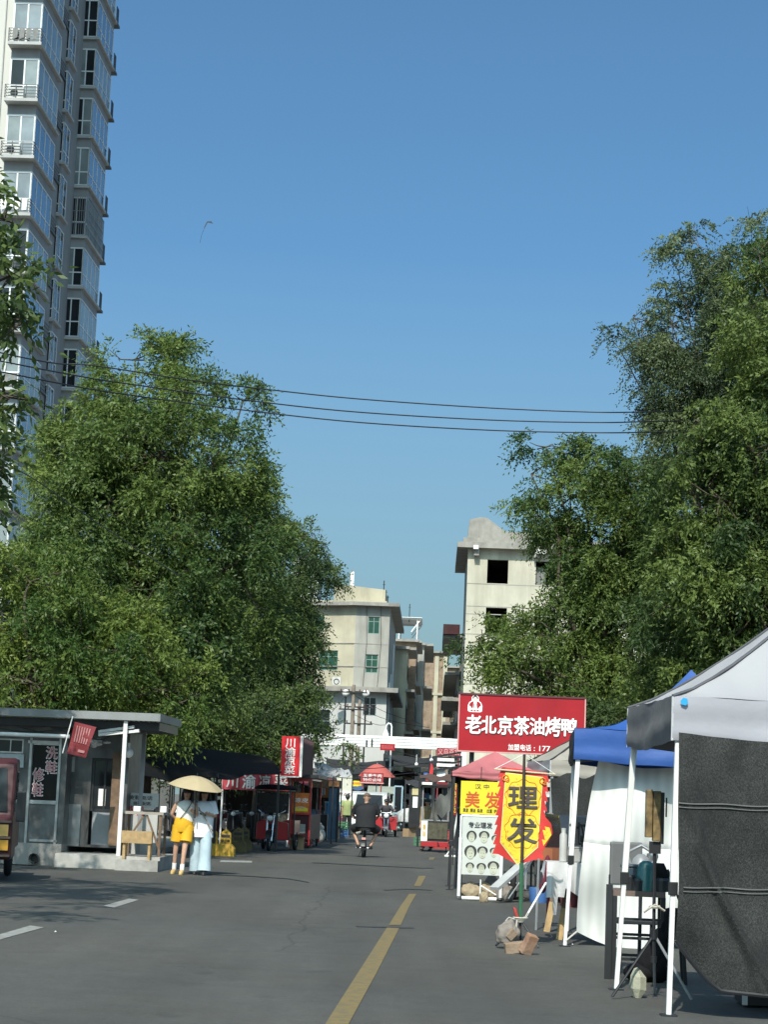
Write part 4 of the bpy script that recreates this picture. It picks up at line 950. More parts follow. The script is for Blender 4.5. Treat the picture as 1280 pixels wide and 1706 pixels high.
# ---- scooters
def wheel(parent, c, r, w=.06, ax='x', rim=chrome):
    o = MB().disc(c, r - w * .45, w * .5, ax, 24, 8).build('wheel', rubber, parent, smooth=True)
    h = MB().disc(c, r - w * 1.05, w * .22, ax, 20, 6)
    for k in range(5):
        a = 2 * PI * k / 5; d = Vector((0, math.cos(a), math.sin(a))) if ax == 'x' else Vector((math.cos(a), 0, math.sin(a))); h.bar(Vector(c), Vector(c) + d * (r - w), .018)
    h.cyl(c, .035, w * 1.2, ax, 10); h.build('rim', rim, o); return o
def scooter(col, label, loc, rz):
    t = thing('scooter', label, 'scooter', loc, rz, 'scooters parked under the awning')
    wheel(t, (0, -.6, .22), .22, .08, 'x', dark_metal); wheel(t, (0, .6, .22), .22, .08, 'x', dark_metal)
    MB().prismx([(-.25, .3), (.2, .3), (.3, .42), (.75, .45), (.8, .62), (.7, .7), (.15, .68), (.05, .36), (-.3, .36)], -.13, .13).build('body', col, t, bevel=.03)
    MB().prismx([(-.32, .3), (-.22, .3), (-.36, .95), (-.46, .93)], -.17, .17).build('leg_shield', col, t, bevel=.03)
    MB().loft([((0, .4, .68), .13, .33), ((0, .4, .73), .14, .35), ((0, .4, .77), .11, .3)], 16).build('seat', black_paint, t, smooth=True)
    MB().tube([(0, -.6, .22), (0, -.4, .95)], .03, 8).bx(-.07, .07, -.72, -.5, .42, .46).build('fork', dark_metal, t)
    MB().tube([(-.34, -.3, 1.02), (-.1, -.38, .98), (.1, -.38, .98), (.34, -.3, 1.02)], .017, 8).build('handlebar', black_paint, t)
    MB().ball((0, -.45, .93), (.08, .06, .07), 12, 8).build('headlight', lens, t, smooth=True)
    for s_ in (-1, 1): MB().tube([(s_ * .2, -.36, 1.0), (s_ * .27, -.36, 1.16)], .008, 5).ball((s_ * .28, -.36, 1.2), (.06, .015, .04), 10, 6).build('mirror', black_paint, t)
    return t
sc_b = mat('dark scooter plastic', (.02, .02, .024), .3, var=.2, coat=.5); sc_g = mat('grey scooter plastic', (.12, .12, .13), .35, coat=.4); sc_r = mat('wine scooter plastic', (.12, .02, .03), .3, coat=.4)
for (px, py, cm, lb, rz) in ((382, 1405, sc_b, 'black scooter parked just right of the woman in jeans', .3), (398, 1400, sc_g, 'grey scooter parked under the awning behind the barriers', -.1), (416, 1402, sc_b, 'black scooter left of the red cargo tricycle', .15), (366, 1400, sc_r, 'wine coloured scooter half hidden by the woman in jeans', .2), (286, 1400, sc_b, 'black scooter in deep shade behind the woman in shorts', .4)):
    scooter(cm, lb, G(px, py), rz - A_ST)
o = thing('cardboard_sign', 'crumpled white plastic sheet lying over a dark scooter', 'sheet', G(372, 1405) + Vector((0, 0, 0)), -A_ST)
q = rect(o, 361, 1352, 375, 1366, 49.5); MB().grid(lambda u, v: (q[0] + (q[1] - q[0]) * u, -.5 + .06 * math.sin(5 * u + 3 * v), q[2] + (q[3] - q[2]) * v * (1 - .4 * u)), 8, 5).build('sheet', white_plain, o)

# ---- cargo tricycles
def cargo_trike(name, label, loc, rz, col, cab=True, lamp_r=.085, cover=None):
    t = thing(name, label, 'tricycle', loc, rz)
    wheel(t, (0, -1.15, .27), .27, .1); wheel(t, (-.46, .85, .27), .27, .1); wheel(t, (.46, .85, .27), .27, .1)
    MB().tube([(-.07, -1.15, .27), (-.09, -.98, .95)], .025, 8).tube([(.07, -1.15, .27), (.09, -.98, .95)], .025, 8).build('fork', chrome, t)
    MB().grid(lambda u, v: (-.07 + .14 * u, -1.15 - .3 * math.cos(.2 + v * 1.9) , .27 + .31 * math.sin(.2 + v * 1.9)), 4, 10).build('mudguard', black_paint, t)
    MB().ball((0, -1.1, .9), (lamp_r, .06, lamp_r), 14, 8).mat(1).ball((0, -1.06, .9), (lamp_r * 1.2, .07, lamp_r * 1.2), 14, 8).build('headlight', [lens, black_paint], t, smooth=True)
    MB().tube([(-.38, -.8, 1.12), (-.2, -.95, 1.02), (.2, -.95, 1.02), (.38, -.8, 1.12)], .018, 8).build('handlebar', chrome, t)
    for s_ in (-1, 1): MB().tube([(s_ * .25, -.95, 1.03), (s_ * .36, -.95, 1.24)], .009, 5).ball((s_ * .38, -.96, 1.27), (.06, .02, .045), 10, 6).build('mirror', black_paint, t)
    for s_ in (-1, 1): MB().prism([(s_ * .13, .3), (s_ * .47, .3), (s_ * .45, .78), (s_ * .15, .84)][::s_], -.62, -.5).build('leg_shield', col, t, bevel=.02)
    MB().bx(-.12, .12, -.5, .1, .42, .52).bx(-.45, .45, -.58, .2, .3, .36).build('chassis', dark_metal, t)
    MB().loft([((0, -.05, .6), .26, .2), ((0, -.05, .7), .28, .22), ((0, -.05, .74), .22, .18)], 14).build('seat', black_paint, t, smooth=True)
    b = MB(); b.bx(-.5, .5, .25, 1.45, .45, .5)
    for (x0, x1, y0, y1) in ((-.5, .5, .25, .28), (-.5, .5, 1.42, 1.45), (-.5, -.47, .28, 1.42), (.47, .5, .28, 1.42)): b.bx(x0, x1, y0, y1, .502, .85)
    b.build('cargo_box', col, t, bevel=.008)
    if cab:
        c_ = MB()
        for x in (-.5, .5):
            for y_ in (-.72, .22): c_.bar((x, y_, .3), (x * .96, y_, 1.72), .035)
            c_.bar((x * .96, -.72, 1.69), (x * .96, .22, 1.69), .03)
        for y_ in (-.72, .22): c_.bar((-.48, y_, 1.66), (.48, y_, 1.66), .03)
        c_.build('cab_frame', dark_metal, t)
        MB().loft([((0, -.25, 1.7), .6, .64), ((0, -.25, 1.74), .62, .66), ((0, -.25, 1.82), .5, .56), ((0, -.25, 1.85), .2, .3)], 24).build('canopy', cab, t, smooth=True)
        MB().bx(-.46, .46, -.73, -.715, 1.05, 1.6).build('windscreen', glass('clouded screen', (.03, .03, .03), .15), t)
    return t
rt = cargo_trike('cargo_tricycle', 'red cargo tricycle with dark canopy facing us under the awning edge', G(455, 1417) + Vector((0, .9, 0)), -A_ST - .06, red_paint, cloth_black)
o = thing('plush_bag', 'cream cloth bundle tucked beside the tricycle handlebar', 'bundle', rt.location.copy(), -A_ST); MB().ball((.28, -.55, .98), (.12, .1, .16), 12, 8).ball((.2, -.58, .88), (.1, .09, .1), 12, 8).build('bundle', mat('cream fleece', (.5, .36, .24), .9, var=.35, scale=14), o, smooth=True)

# ---- red stall with light-box sign
rs_ = thing('snack_stall', 'long maroon snack stall with red lit frame beside the tricycle', 'stall', P(498, 1409, 63).xy.to_3d(), -A_ST)
q = rect(rs_, 484, 1300, 518, 1409, 63); x0, x1 = q[0], q[1]
MB().bx(x0, x1, 0, 4.4, .25, 1.0).build('counter', maroon, rs_, bevel=.01)
MB().bx(x0 + .05, x1 - .03, .0, .03, 1.02, 1.65).build('menu_panel', orange_board, rs_); 
f = MB()
for x in (x0, x1 - .05):
    for y_ in (-.06, 4.3): f.bx(x, x + .05, y_, y_ + .05, .1, 2.1)
f.bx(x0, x1, -.065, -.01, 1.0, 1.05); f.bx(x0, x1, -.065, -.01, 2.0, 2.1)
for x in (x0, x1 - .05): f.bx(x + .005, x + .045, -.01, 4.3, 2.03, 2.09)
f.build('frame', red_paint, rs_)
MB().bx(x0 - .1, x1 + .2, -.2, 4.6, 2.1, 2.2).build('roof', dark_metal, rs_)
a = MB(); a.bx(x0 + .1, x1 - .1, -.03, -.012, 1.1, 1.2); a.build('price_strip', yellow_sign, rs_); MB().ball(((x0 + x1) / 2, -.02, 1.2), (.16, .015, .05), 14, 6).build('food_picture', mat('food picture', (.6, .4, .2), .5, var=.4, scale=30), rs_)
lettering('凉皮', x0 + .12, x1 - .1, 1.36, 1.5, -.002, white_plain, rs_, bold=.03, depth=.004)
MB().bx(x0 + .03, x1 - .15, -.01, -.004, .45, .72).build('paper_notice', mat('grey notice', (.3, .3, .28), .8), rs_)
for y_ in (.2, 4.0):
    for x in (x0 + .06, x1 - .06): MB().cyl((x, y_, .12), .12, .05, 'x').build('wheel', rubber, rs_)
lb_ = thing('lightbox_sign', 'tall red lightbox sign with four white characters over the snack stall', 'sign', P(486, 1300, 61.5).xy.to_3d(), -A_ST)
q = rect(lb_, 469, 1227, 503, 1292, 61.5)
MB().bx(q[0], q[1], 0, 4.6, q[2], q[3]).build('box', maroon, lb_); MB().bx(q[0] + .0, q[1] - .06, -.03, -.002, q[2], q[3]).build('face', mat('bright red sign face', (.6, .02, .03), .4, var=.04), lb_)
e_ = MB().bx(q[1] - .058, q[1] + .02, -.04, -.003, q[2] - .02, q[3] + .02).bx(q[0], q[1] - .06, -.04, -.003, q[2] - .04, q[2] - .002); e_.build('edge_strip', white_plain, lb_)
rbz = MB()
for k in range(12): rbz.bx(q[1] + .002, q[1] + .03, .15 + .37 * k, .3 + .37 * k, q[2] + .03, q[3] - .03)
rbz.build('rib', mat('brown ribbed panel', (.13, .06, .065), .6, dirt=.3), lb_)
lettering('川渝凉菜', q[0] + .11, q[1] - .19, q[2] + .05, q[3] - .07, -.032, white_plain, lb_, bold=.035, depth=.006, vertical=True, spacing=.95)
MB().bar((q[0] + .2, 1, 2.1), (q[0] + .2, 1, q[2]), .06).bar((q[1] - .2, 4, 2.1), (q[1] - .2, 4, q[2]), .06).build('bracket', dark_metal, lb_)
# ================================================================== GANTRY, POLES, WIRES, FAR MARKET
YG = 116
gt = thing('height_limit_gantry', 'long white height limit gantry beam spanning the street entrance', 'gantry', P(650, 1330, YG).xy.to_3d(), -A_ST)
q = rect(gt, 490, 1226, 775, 1245, YG); beam = MB(); h = (q[3] - q[2])
beam.bx(q[0], q[1], -.2, .2, q[2], q[3])
for k in range(4): beam.bx(q[0], q[1], -.225, -.202, q[2] + h * k / 4 + .01, q[2] + h * (k + 1) / 4 - .035)
beam.build('beam', white_paint, gt, bevel=.012)
for x in (q[0] + .3, q[1] - .1): MB().bx(x - .18, x + .18, -.17, .17, 0, q[2]).build('post', white_paint, gt)
a = rect(gt, 634, 1239, 658, 1250, YG); MB().bx(a[0], a[1], -.28, -.24, a[2], a[3]).build('red_plate', red_sign, gt)
lettering('限高四米', a[0] + .08, a[1] - .08, a[2] + .08, a[3] - .08, -.282, mat('pink plate lettering', (.5, .12, .12), .6), gt, bold=.02, depth=.004)
for (b0, c0, b1, c1) in ((610, 1233, 612.5, 1244), (619, 1231, 621.5, 1243)):
    a = rect(gt, b0, c0, b1, c1, YG); MB().bx(a[0], a[1], -.26, -.23, a[2], a[3]).build('black_mark', black_paint, gt)
t = thing('street_lamp', 'white hook shaped lamp rising above the gantry beam', 'lamp', P(648, 1335, YG + 1.2).xy.to_3d(), -A_ST)
z0 = P(647, 1235, YG + 1.2).z; z1 = P(646, 1207, YG + 1.2).z
MB().tube([(0, 0, 0), (0, 0, z1 - .1), (-.06, 0, z1 + .05), (-.2, 0, z1 + .08), (-.3, 0, z1 - .05), (-.32, 0, z1 - .25)], .05, 8).build('pole', white_paint, t, smooth=True)
MB().loft([((-.32, 0, z1 - .75), .2, .2), ((-.32, 0, z1 - .5), .17, .17), ((-.32, 0, z1 - .25), .05, .05)], 14).build('lamp_shade', white_paint, t, smooth=True)
pole_m = mat('weathered pole concrete', (.24, .2, .16), .9, var=.2, scale=3, dirt=.4)
for px, py, Y, arms, lb in ((578, 1140, 134, 2, 'taller weathered utility pole above the left end of the gantry'), (589, 1165, 138, 3, 'shorter utility pole with three crossarms beside the taller pole')):
    t = thing('utility_pole', lb, 'utility pole', P(px + 4, 1330, Y).xy.to_3d(), -A_ST); z = P(px, py, Y).z
    MB().tube([(0, 0, 0), (0, 0, z)], [.17, .11], 10).build('pole', pole_m, t, smooth=True)
    for k in range(arms):
        zz = z - .5 - 1.1 * k; MB().bar((-.9, -.15, zz), (.9, -.15, zz), .09).build('crossarm', dark_metal, t)
        for x in (-.8, -.3, .4, .8): MB().cyl((x, -.15, zz + .12), .04, .16, 'z', 8).build('insulator', mat('brown insulator', (.1, .04, .03), .3), t)
for px, py, Y, lb in ((564, 1154, 150, 'white globe street lamp left of the corner house ledge'), (598, 1155, 150, 'white globe street lamp before the tiled wall of the corner house')):
    t = thing('globe_street_lamp', lb, 'lamp', P(px + 5, 1330, Y).xy.to_3d(), -A_ST); z = P(px, py, Y).z
    MB().ball((0, 0, z), .27, 14, 10).build('globe', white_plain, t, smooth=True); MB().tube([(0, 0, 0), (0, 0, z - .2)], .06, 8).build('pole', dark_metal, t)
# cables over the street
cab_m = mat('black cable', (.012, .014, .02), .5, var=.1)
CB = [[(-500, 470, 38), (33, 595, 44), (155, 609, 45), (328, 635, 46), (445, 649, 47), (600, 665, 47.5), (820, 680, 48), (1000, 687, 48), (1090, 686, 48), (1180, 686, 56), (1280, 684, 62), (1800, 660, 66)],
      [(-500, 500, 38), (73, 616, 44), (250, 645, 46), (436, 670, 47), (600, 687, 47.5), (820, 700, 48), (1000, 704, 48), (1090, 702, 48), (1180, 701, 56), (1280, 698, 62), (1800, 670, 66)],
      [(-500, 515, 38), (73, 634, 44), (250, 663, 46), (412, 684, 47), (600, 704, 47.5), (820, 717, 48), (1000, 721, 48), (1090, 720, 48), (1180, 719, 56), (1280, 716, 62), (1800, 690, 66)]]
for i, c_ in enumerate(CB):
    o = MB().tube(smooth_path([P(*p) for p in c_]), .016, 6).build('overhead_cable', cab_m, None, smooth=True)
    tag(o, ['topmost of the three black cables crossing the sky', 'middle of the three black cables crossing the sky', 'lowest of the three black cables crossing the sky'][i], 'cable', 'overhead cables')
o = MB().tube([P(-60, 730, 40), P(60, 800, 41), P(160, 870, 42), P(300, 960, 43)], .012, 5).build('overhead_cable', cab_m); tag(o, 'thin drooping cable slanting in front of the left trees', 'cable', 'overhead cables')
# kite
kt = thing('kite', 'small black kite with a thin tail high in the blue sky', 'kite', P(347, 376, 90), 0)
p = [toL(kt, P(*k, 90)) for k in ((339, 384), (346, 371), (355, 373), (352, 369), (345, 369.5), (341, 377))]
MB().prism([(v.x, v.z) for v in p], -.01, .01).build('sail', black_paint, kt)
v = [toL(kt, P(*k, 90)) for k in ((339, 384), (336, 392), (333, 405))]; MB().tube(v, .006, 4).build('tail', cab_m, kt)

# ---- alley mouth: dark nets and shop fronts
net_m = mat('black shade net', (.02, .021, .022), .9, var=.2, scale=4)
def awning(label, px0, px1, py_f, py_b, Y0, Y1, m, name='street_awning', sag=.3, posts=True, cat='awning'):
    t = thing(name, label, cat, P((px0 + px1) / 2, 1335, Y0).xy.to_3d(), 0)
    c_ = [toL(t, P(px0, py_f, Y0)), toL(t, P(px1, py_f + .04 * (px1 - px0), Y0)), toL(t, P(px1, py_b + .04 * (px1 - px0), Y1)), toL(t, P(px0, py_b, Y1))]
    def f(u, v):
        p = c_[0].lerp(c_[1], u).lerp(c_[3].lerp(c_[2], u), v); return (p.x, p.y, p.z - sag * math.sin(PI * u) * (1 - .4 * v) + .04 * math.sin(13 * u + 4 * v))
    a = MB().grid(f, 24, 6); a.grid(lambda u, v: Vector(f(u, v)) - Vector((0, 0, .015)), 24, 6); a.build('sheet', m, t, smooth=True)
    if posts:
        for p in c_: MB().bar((p.x, p.y, 0), (p.x, p.y, p.z), .07).build('post', dark_metal, t)
    return t
awning('black shade net strung across the alley mouth behind the gantry', 640, 752, 1262, 1255, 124, 150, net_m)
awning('second black shade net deeper in the alley', 650, 735, 1272, 1262, 152, 190, net_m, sag=.2)
awning('dark shade net over the left stalls below the corner house', 545, 655, 1278, 1262, 118, 150, net_m)
def shopfront(label, px0, px1, Y, ztop, wm, rz=0, stuff=True, dep=5):
    p = P(px0, 1335, Y); t = thing('shop_booth', label, 'booth', p.xy.to_3d(), -A_ST + rz); w_ = (px1 - px0) / S(Y)
    b = MB(); facade(b, 0, w_, 0, ztop, [(.25, w_ - .25, .0, 2.3)], .15); b.add([(0, 0, 0), (0, dep, 0), (0, dep, ztop), (0, 0, ztop), (w_, 0, 0), (w_, dep, 0), (w_, dep, ztop), (w_, 0, ztop)], [(0, 3, 2, 1), (4, 5, 6, 7), (1, 2, 6, 5), (3, 7, 6, 2)])
    b.build('wall', wm, t)
    s = MB(); s.bx(-.1, w_ + .1, -.75, .1, 2.45, 2.53); s.build('canopy', dark_metal, t)
    if stuff:
        sh = MB()
        for k in range(3): sh.bx(.3, w_ - .3, .5, 1.0, .5 + .6 * k, .54 + .6 * k)
        sh.build('shelf', steel, t); r = random.Random(int(px0)); gd = MB()
        for k in range(3):
            x = .35
            while x < w_ - .5:
                d = r.uniform(.1, .3); gd.mat(r.randrange(4)).bx(x, x + d, .55, .9, .545 + .6 * k, .6 + .6 * k + r.uniform(.1, .35)); x += d + .04
        gd.build('goods', [white_plain, red_paint, mat('blue goods', (.04, .16, .35), .5), mat('tan goods', (.4, .3, .18), .6)], t)
    return t
shopfront('dim shop booth with goods shelves at the foot of the corner house', 560, 640, 128, 3.2, tile_w)
shopfront('dim shop booth in the shade inside the alley on the right', 735, 775, 126, 3.0, stain_g)
shopfront('long dark shop shed behind the parked scooters', 300, 482, 79, 3.1, bwm, 0, False)
shopfront('dark shop shed left of the cream cloth', 478, 566, 104, 3.0, bwm, 0, False)
shopfront('dark narrow booth between red parasol and alley', 655, 690, 160, 3.2, dark_metal)
shopfront('shaded booth behind the covered tricycle on the right', 690, 745, 112, 2.9, dark_metal)
# 义乌百货 sign
t = thing('shop_sign', 'red shop sign with four pale characters left of the duck sign', 'sign', P(746, 1340, 108).xy.to_3d(), -A_ST)
q = rect(t, 728, 1246, 768, 1258.5, 108); MB().bx(q[0], q[1], 0, .1, q[2], q[3]).bar((q[0] + .1, .05, 0), (q[0] + .1, .05, q[2]), .06).bar((q[1] - .1, .05, 0), (q[1] - .1, .05, q[2]), .06).build('board', mat('deep red board', (.25, .03, .035), .5), t)
lettering('义乌百货', q[0] + .06, q[1] - .06, q[2] + .04, q[3] - .04, -.003, mat('pink letters', (.66, .3, .3), .5), t, bold=.03, depth=.004)
# slatted white awning frames at right
t = thing('slatted_canopy', 'dark slatted canopy with bright white strips right of the red flag', 'canopy', P(740, 1340, 88).xy.to_3d(), -A_ST)
q = rect(t, 716, 1262, 768, 1286, 88)
f = MB()
for k in range(4): z = q[2] + (q[3] - q[2]) * k / 3; f.bar((q[0], -.2 + .5 * k, z), (q[1], -.2 + .5 * k, z + .28), .08)
for x in (q[0], q[1]): f.bar((x, -.3, q[2] - .05), (x, 1.5, q[3] + .1), .08)
f.bar((q[1], 0, 0), (q[1], 0, q[3]), .08).bar((q[0] + .2, 0, 0), (q[0] + .2, 0, q[2]), .07)
f.build('frame', dark_metal, t)
for (a, b, c, d) in ((729, 1265, 757, 1270), (728, 1274, 758, 1279)):
    a = rect(t, a, b, c, d, 88); MB().bx(a[0], a[1], -.22, -.1, a[2] + .05, a[3] + .05).build('strip', white_plain, t)
a = rect(t, 728, 1280, 742, 1302, 88); MB().bx(a[0], a[1], -.1, -.06, a[2], a[3]).build('hung_sheet', white_plain, t)
# red flag
fl = thing('red_flag', 'narrow red flag hanging beside the slatted canopy', 'flag', P(716, 1340, 84).xy.to_3d(), -A_ST)
q = rect(fl, 710, 1270, 722, 1300, 84)
MB().prism([(q[0], q[2]), (q[0] + .18, q[2]), (q[1], (q[2] + q[3]) / 2), (q[1] - .02, q[3] - .15), (q[1] - .1, q[3]), (q[0] + .14, q[3] - .45)], -.02, .0).build('cloth', mat('bright red cloth', (.6, .03, .03), .7), fl)
MB().tube([(q[1] + .02, .03, 0), (q[1] - .08, .03, q[3] + .1)], .02, 6).build('pole', dark_metal, fl)
for px, py, lb in ((694, 1273, 'left one of two round white bulbs under the gantry'), (719, 1266, 'right one of two round white bulbs beside the slatted canopy')):
    o = MB().ball((0, 0, 0), .075, 12, 8).tube([(0, 0, .06), (0, 0, .4)], .012, 5).build('hanging_bulb', white_plain, None, smooth=True); o.location = P(px, py, 86); tag(o, lb, 'bulb')
# ---- left stalls between the lightbox and the alley
def sheet_thing(name, label, cat, pts, Y, m, posts=0, wav=.06, n=14, loc=None):
    """quad of pixel corners (bl, br, tr, tl), each (px, py[, Y])"""
    c3 = [P(p[0], p[1], p[2] if len(p) > 2 else Y) for p in pts]
    b = sum(c3, Vector()) / 4; t = thing(name, label, cat, (b.x, b.y, 0), 0); c_ = [p - Vector((b.x, b.y, 0)) for p in c3]
    def f(u, v):
        p = c_[0].lerp(c_[1], u).lerp(c_[3].lerp(c_[2], u), v); return p + Vector((0, wav * math.sin(8 * u + 3 * v), wav * .8 * math.sin(11 * u - 2 * v)))
    a = MB().grid(f, n, n // 2); a.grid(lambda u, v: f(u, v) + Vector((0, .014, 0)), n, n // 2); a.build('sheet', m, t, smooth=True)
    for p in c_[:posts]: MB().bar((p.x, p.y, 0), (p.x, p.y, p.z), .05).build('post', dark_metal, t)
    return t
gt_m = mat('grey tarpaulin', (.33, .335, .34), .8, var=.12, scale=2.5, bump=.3)
sheet_thing('grey_tarpaulin', 'pale grey tarpaulin canopy right of the lightbox sign', 'tarpaulin', [(530, 1299, 71), (556, 1293, 71), (573, 1283, 72.2), (523, 1267, 72.6)], 72, gt_m, 2, .04)
sheet_thing('grey_tarpaulin', 'small bunched grey tarpaulin left of the red parasol', 'tarpaulin', [(570, 1296, 84), (588, 1292, 84), (582, 1283, 84.6), (562, 1279, 84.6)], 84, gt_m, 2, .04)
st = thing('food_stall', 'small dark stall with orange lit fascia under the grey tarpaulin', 'stall', P(540, 1335, 74).xy.to_3d(), -A_ST)
q = rect(st, 514, 1299, 566, 1312, 74)
MB().bx(q[0], q[1], 0, 1.6, q[2], q[3]).build('fascia', [old_wood], st); a = rect(st, 548, 1301, 565, 1310, 74); MB().bx(a[0], a[1], -.04, -.004, a[2], a[3]).build('price_strip', mat('orange strip', (.7, .28, .12), .5, var=.4, scale=8), st)
a = rect(st, 548, 1311, 566, 1345, 74); MB().bx(a[0], a[1], 0, .05, .1, a[3]).build('side_panel', mat('dull blue panel', (.06, .12, .2), .6, dirt=.3), st)
MB().bx(q[0], a[0] - .05, .5, 1.5, .05, .95).build('counter', dark_metal, st); MB().bar((q[0] + .05, 0, 0), (q[0] + .05, 0, q[2]), .07).bar((q[1] - .04, 0, 0), (q[1] - .04, 0, q[2]), .07).build('post', dark_metal, st)
# quilted wind guard scooter and delivery e-bike with blue box
s1 = scooter(sc_g, 'scooter with hanging grey wind quilt before the small dark stall', G(522, 1398), -A_ST)
MB().grid(lambda u, v: (-.28 + .56 * u, -.62 - .12 * math.sin(PI * u) - .1 * v, .35 + .75 * v), 8, 6).grid(lambda u, v: (-.28 + .56 * u, -.6 - .12 * math.sin(PI * u) - .1 * v, .35 + .75 * v), 8, 6).build('wind_quilt', mat('blue grey quilt', (.12, .16, .21), .7, var=.3, scale=6, bump=.4), s1)
s2 = scooter(sc_b, 'black delivery scooter carrying a bright blue box', G(548, 1394), PI - A_ST + .2)
bx_ = thing('delivery_box', 'bright blue insulated box strapped to a black scooter', 'box', s2.location.copy(), s2.rotation_euler.z)
MB().bx(-.27, .27, .4, .92, .82, 1.32).build('body', mat('bright blue plastic', (.02, .22, .46), .35, var=.12, dirt=.15), bx_, bevel=.04); MB().bx(-.285, .285, .385, .935, 1.325, 1.4).build('lid', mat('light blue plastic', (.05, .38, .62), .3), bx_, bevel=.03)
q0 = sheet_thing('cloth_screen', 'pale cream cloth panel hung above the green shirted man', 'cloth', [(561, 1330), (587, 1330), (588, 1294), (561, 1293)], 96, mat('cream cloth', (.56, .54, .44), .8, var=.12), 2)
wsn = thing('white_signboard', 'white notice wall with dark characters behind the green shirted man', 'sign', P(580, 1340, 95).xy.to_3d(), -A_ST)
q = rect(wsn, 563, 1318, 594, 1372, 95); MB().bx(q[0], q[1], 0, .06, 0.05, q[3]).build('board', white_plain, wsn)
a = rect(wsn, 566, 1320, 590, 1326, 95); lettering('早点凉皮', a[0], a[1], a[2], a[3], -.003, mat('brown letters', (.2, .08, .06), .6), wsn, bold=.03, depth=.004)
# red parasol and red board
def parasol(name, label, loc, zc, r, h, m, sides=8, pole=True, tilt=None, ribs=False):
    t = thing(name, label, 'umbrella', loc, .1)
    def f(u, v):
        a = 2 * PI * u; k = (a / (2 * PI / sides)) % 1; sc = 1 - .05 * math.sin(PI * k) * v
        return (r * v * sc * math.cos(a), r * v * sc * math.sin(a), zc + h * (1 - v ** 1.7) + .02 * math.sin(PI * k) * v)
    a = MB().grid(f, sides * 6, 8); a.grid(lambda u, v: (r * v * .995 * math.cos(2 * PI * u), r * v * .995 * math.sin(2 * PI * u), f(u, v)[2] - .012), sides * 6, 8)
    a.build('canopy', m, t, smooth=True)
    if pole: MB().tube([(0, 0, 0), (0, 0, zc + h + .06)], .025, 8).build('pole', grey_metal, t)
    return t
red_cl = mat('faded red canopy cloth', (.5, .12, .1), .75, var=.12, scale=1.5, bump=.2, trans=.2)
pz = P(628, 1294, 100)
parasol('market_parasol', 'large faded red market parasol over the white van', (pz.x, pz.y, 0), pz.z, .9, .62, red_cl, 8)
rs2 = thing('red_board', 'red signboard with white characters hung under the red parasol', 'sign', P(618, 1340, 98).xy.to_3d(), -A_ST - .15)
q = rect(rs2, 601, 1287, 639, 1303, 98); MB().bx(q[0], q[1], 0, .05, q[2], q[3]).bar((q[0] + .1, .06, 0), (q[0] + .1, .06, q[2]), .05).bar((q[1] - .1, .06, 0), (q[1] - .1, .06, q[2]), .05).build('board', mat('dim red board', (.3, .03, .03), .5), rs2)
lettering('五香牛肉', q[0] + .12, q[1] - .08, (q[2] + q[3]) / 2 + .02, q[3] - .06, -.003, white_plain, rs2, bold=.02, depth=.004); lettering('特价卤味', q[0] + .12, q[1] - .08, q[2] + .05, (q[2] + q[3]) / 2 - .03, -.003, white_plain, rs2, bold=.0, depth=.004)
MB().bx(q[0] - .03, q[1] + .03, -.02, -.001, q[2] - .05, q[2]).build('edge_strip', mat('pale pink edge', (.6, .3, .28), .5), rs2)
sa = thing('striped_awning', 'small ribbed grey green awning right of the red signboard', 'awning', P(640, 1340, 104).xy.to_3d(), -A_ST)
q = rect(sa, 612, 1309, 656, 1321, 104); b = MB()
for k in range(14): x0 = q[0] + (q[1] - q[0]) * k / 14; x1 = q[0] + (q[1] - q[0]) * (k + .6) / 14; b.add([(x0, 0, q[2]), (x1, 0, q[2]), (x1, 1.2, q[3]), (x0, 1.2, q[3])], [(0, 1, 2, 3)])
b.add([(q[0], 0, q[2] - .02), (q[1], 0, q[2] - .02), (q[1], 1.2, q[3] - .02), (q[0], 1.2, q[3] - .02)], [(0, 1, 2, 3)]); b.bar((q[0], .1, 0), (q[0], .1, q[2]), .05).bar((q[1], .1, 0), (q[1], .1, q[2]), .05); b.build('sheet', mat('grey green sheet', (.3, .32, .26), .6), sa)
cbn = thing('glass_cabinet', 'pale blue framed glass cabinet at the alley mouth', 'cabinet', P(664, 1340, 110).xy.to_3d(), -A_ST)
q = rect(cbn, 657, 1310, 670, 1345, 110); MB().bx(q[0], q[1], 0, .5, .4, q[3]).build('body', g_dark, cbn); f = MB()
for x in (q[0], q[1]):
    for y_ in (-.02, .5): f.bar((x, y_, 0), (x, y_, q[3]), .07)
for z in (.9, q[3]): f.bar((q[0], -.02, z), (q[1], -.02, z), .07)
f.build('frame', mat('pale blue frame', (.3, .42, .48), .5), cbn)
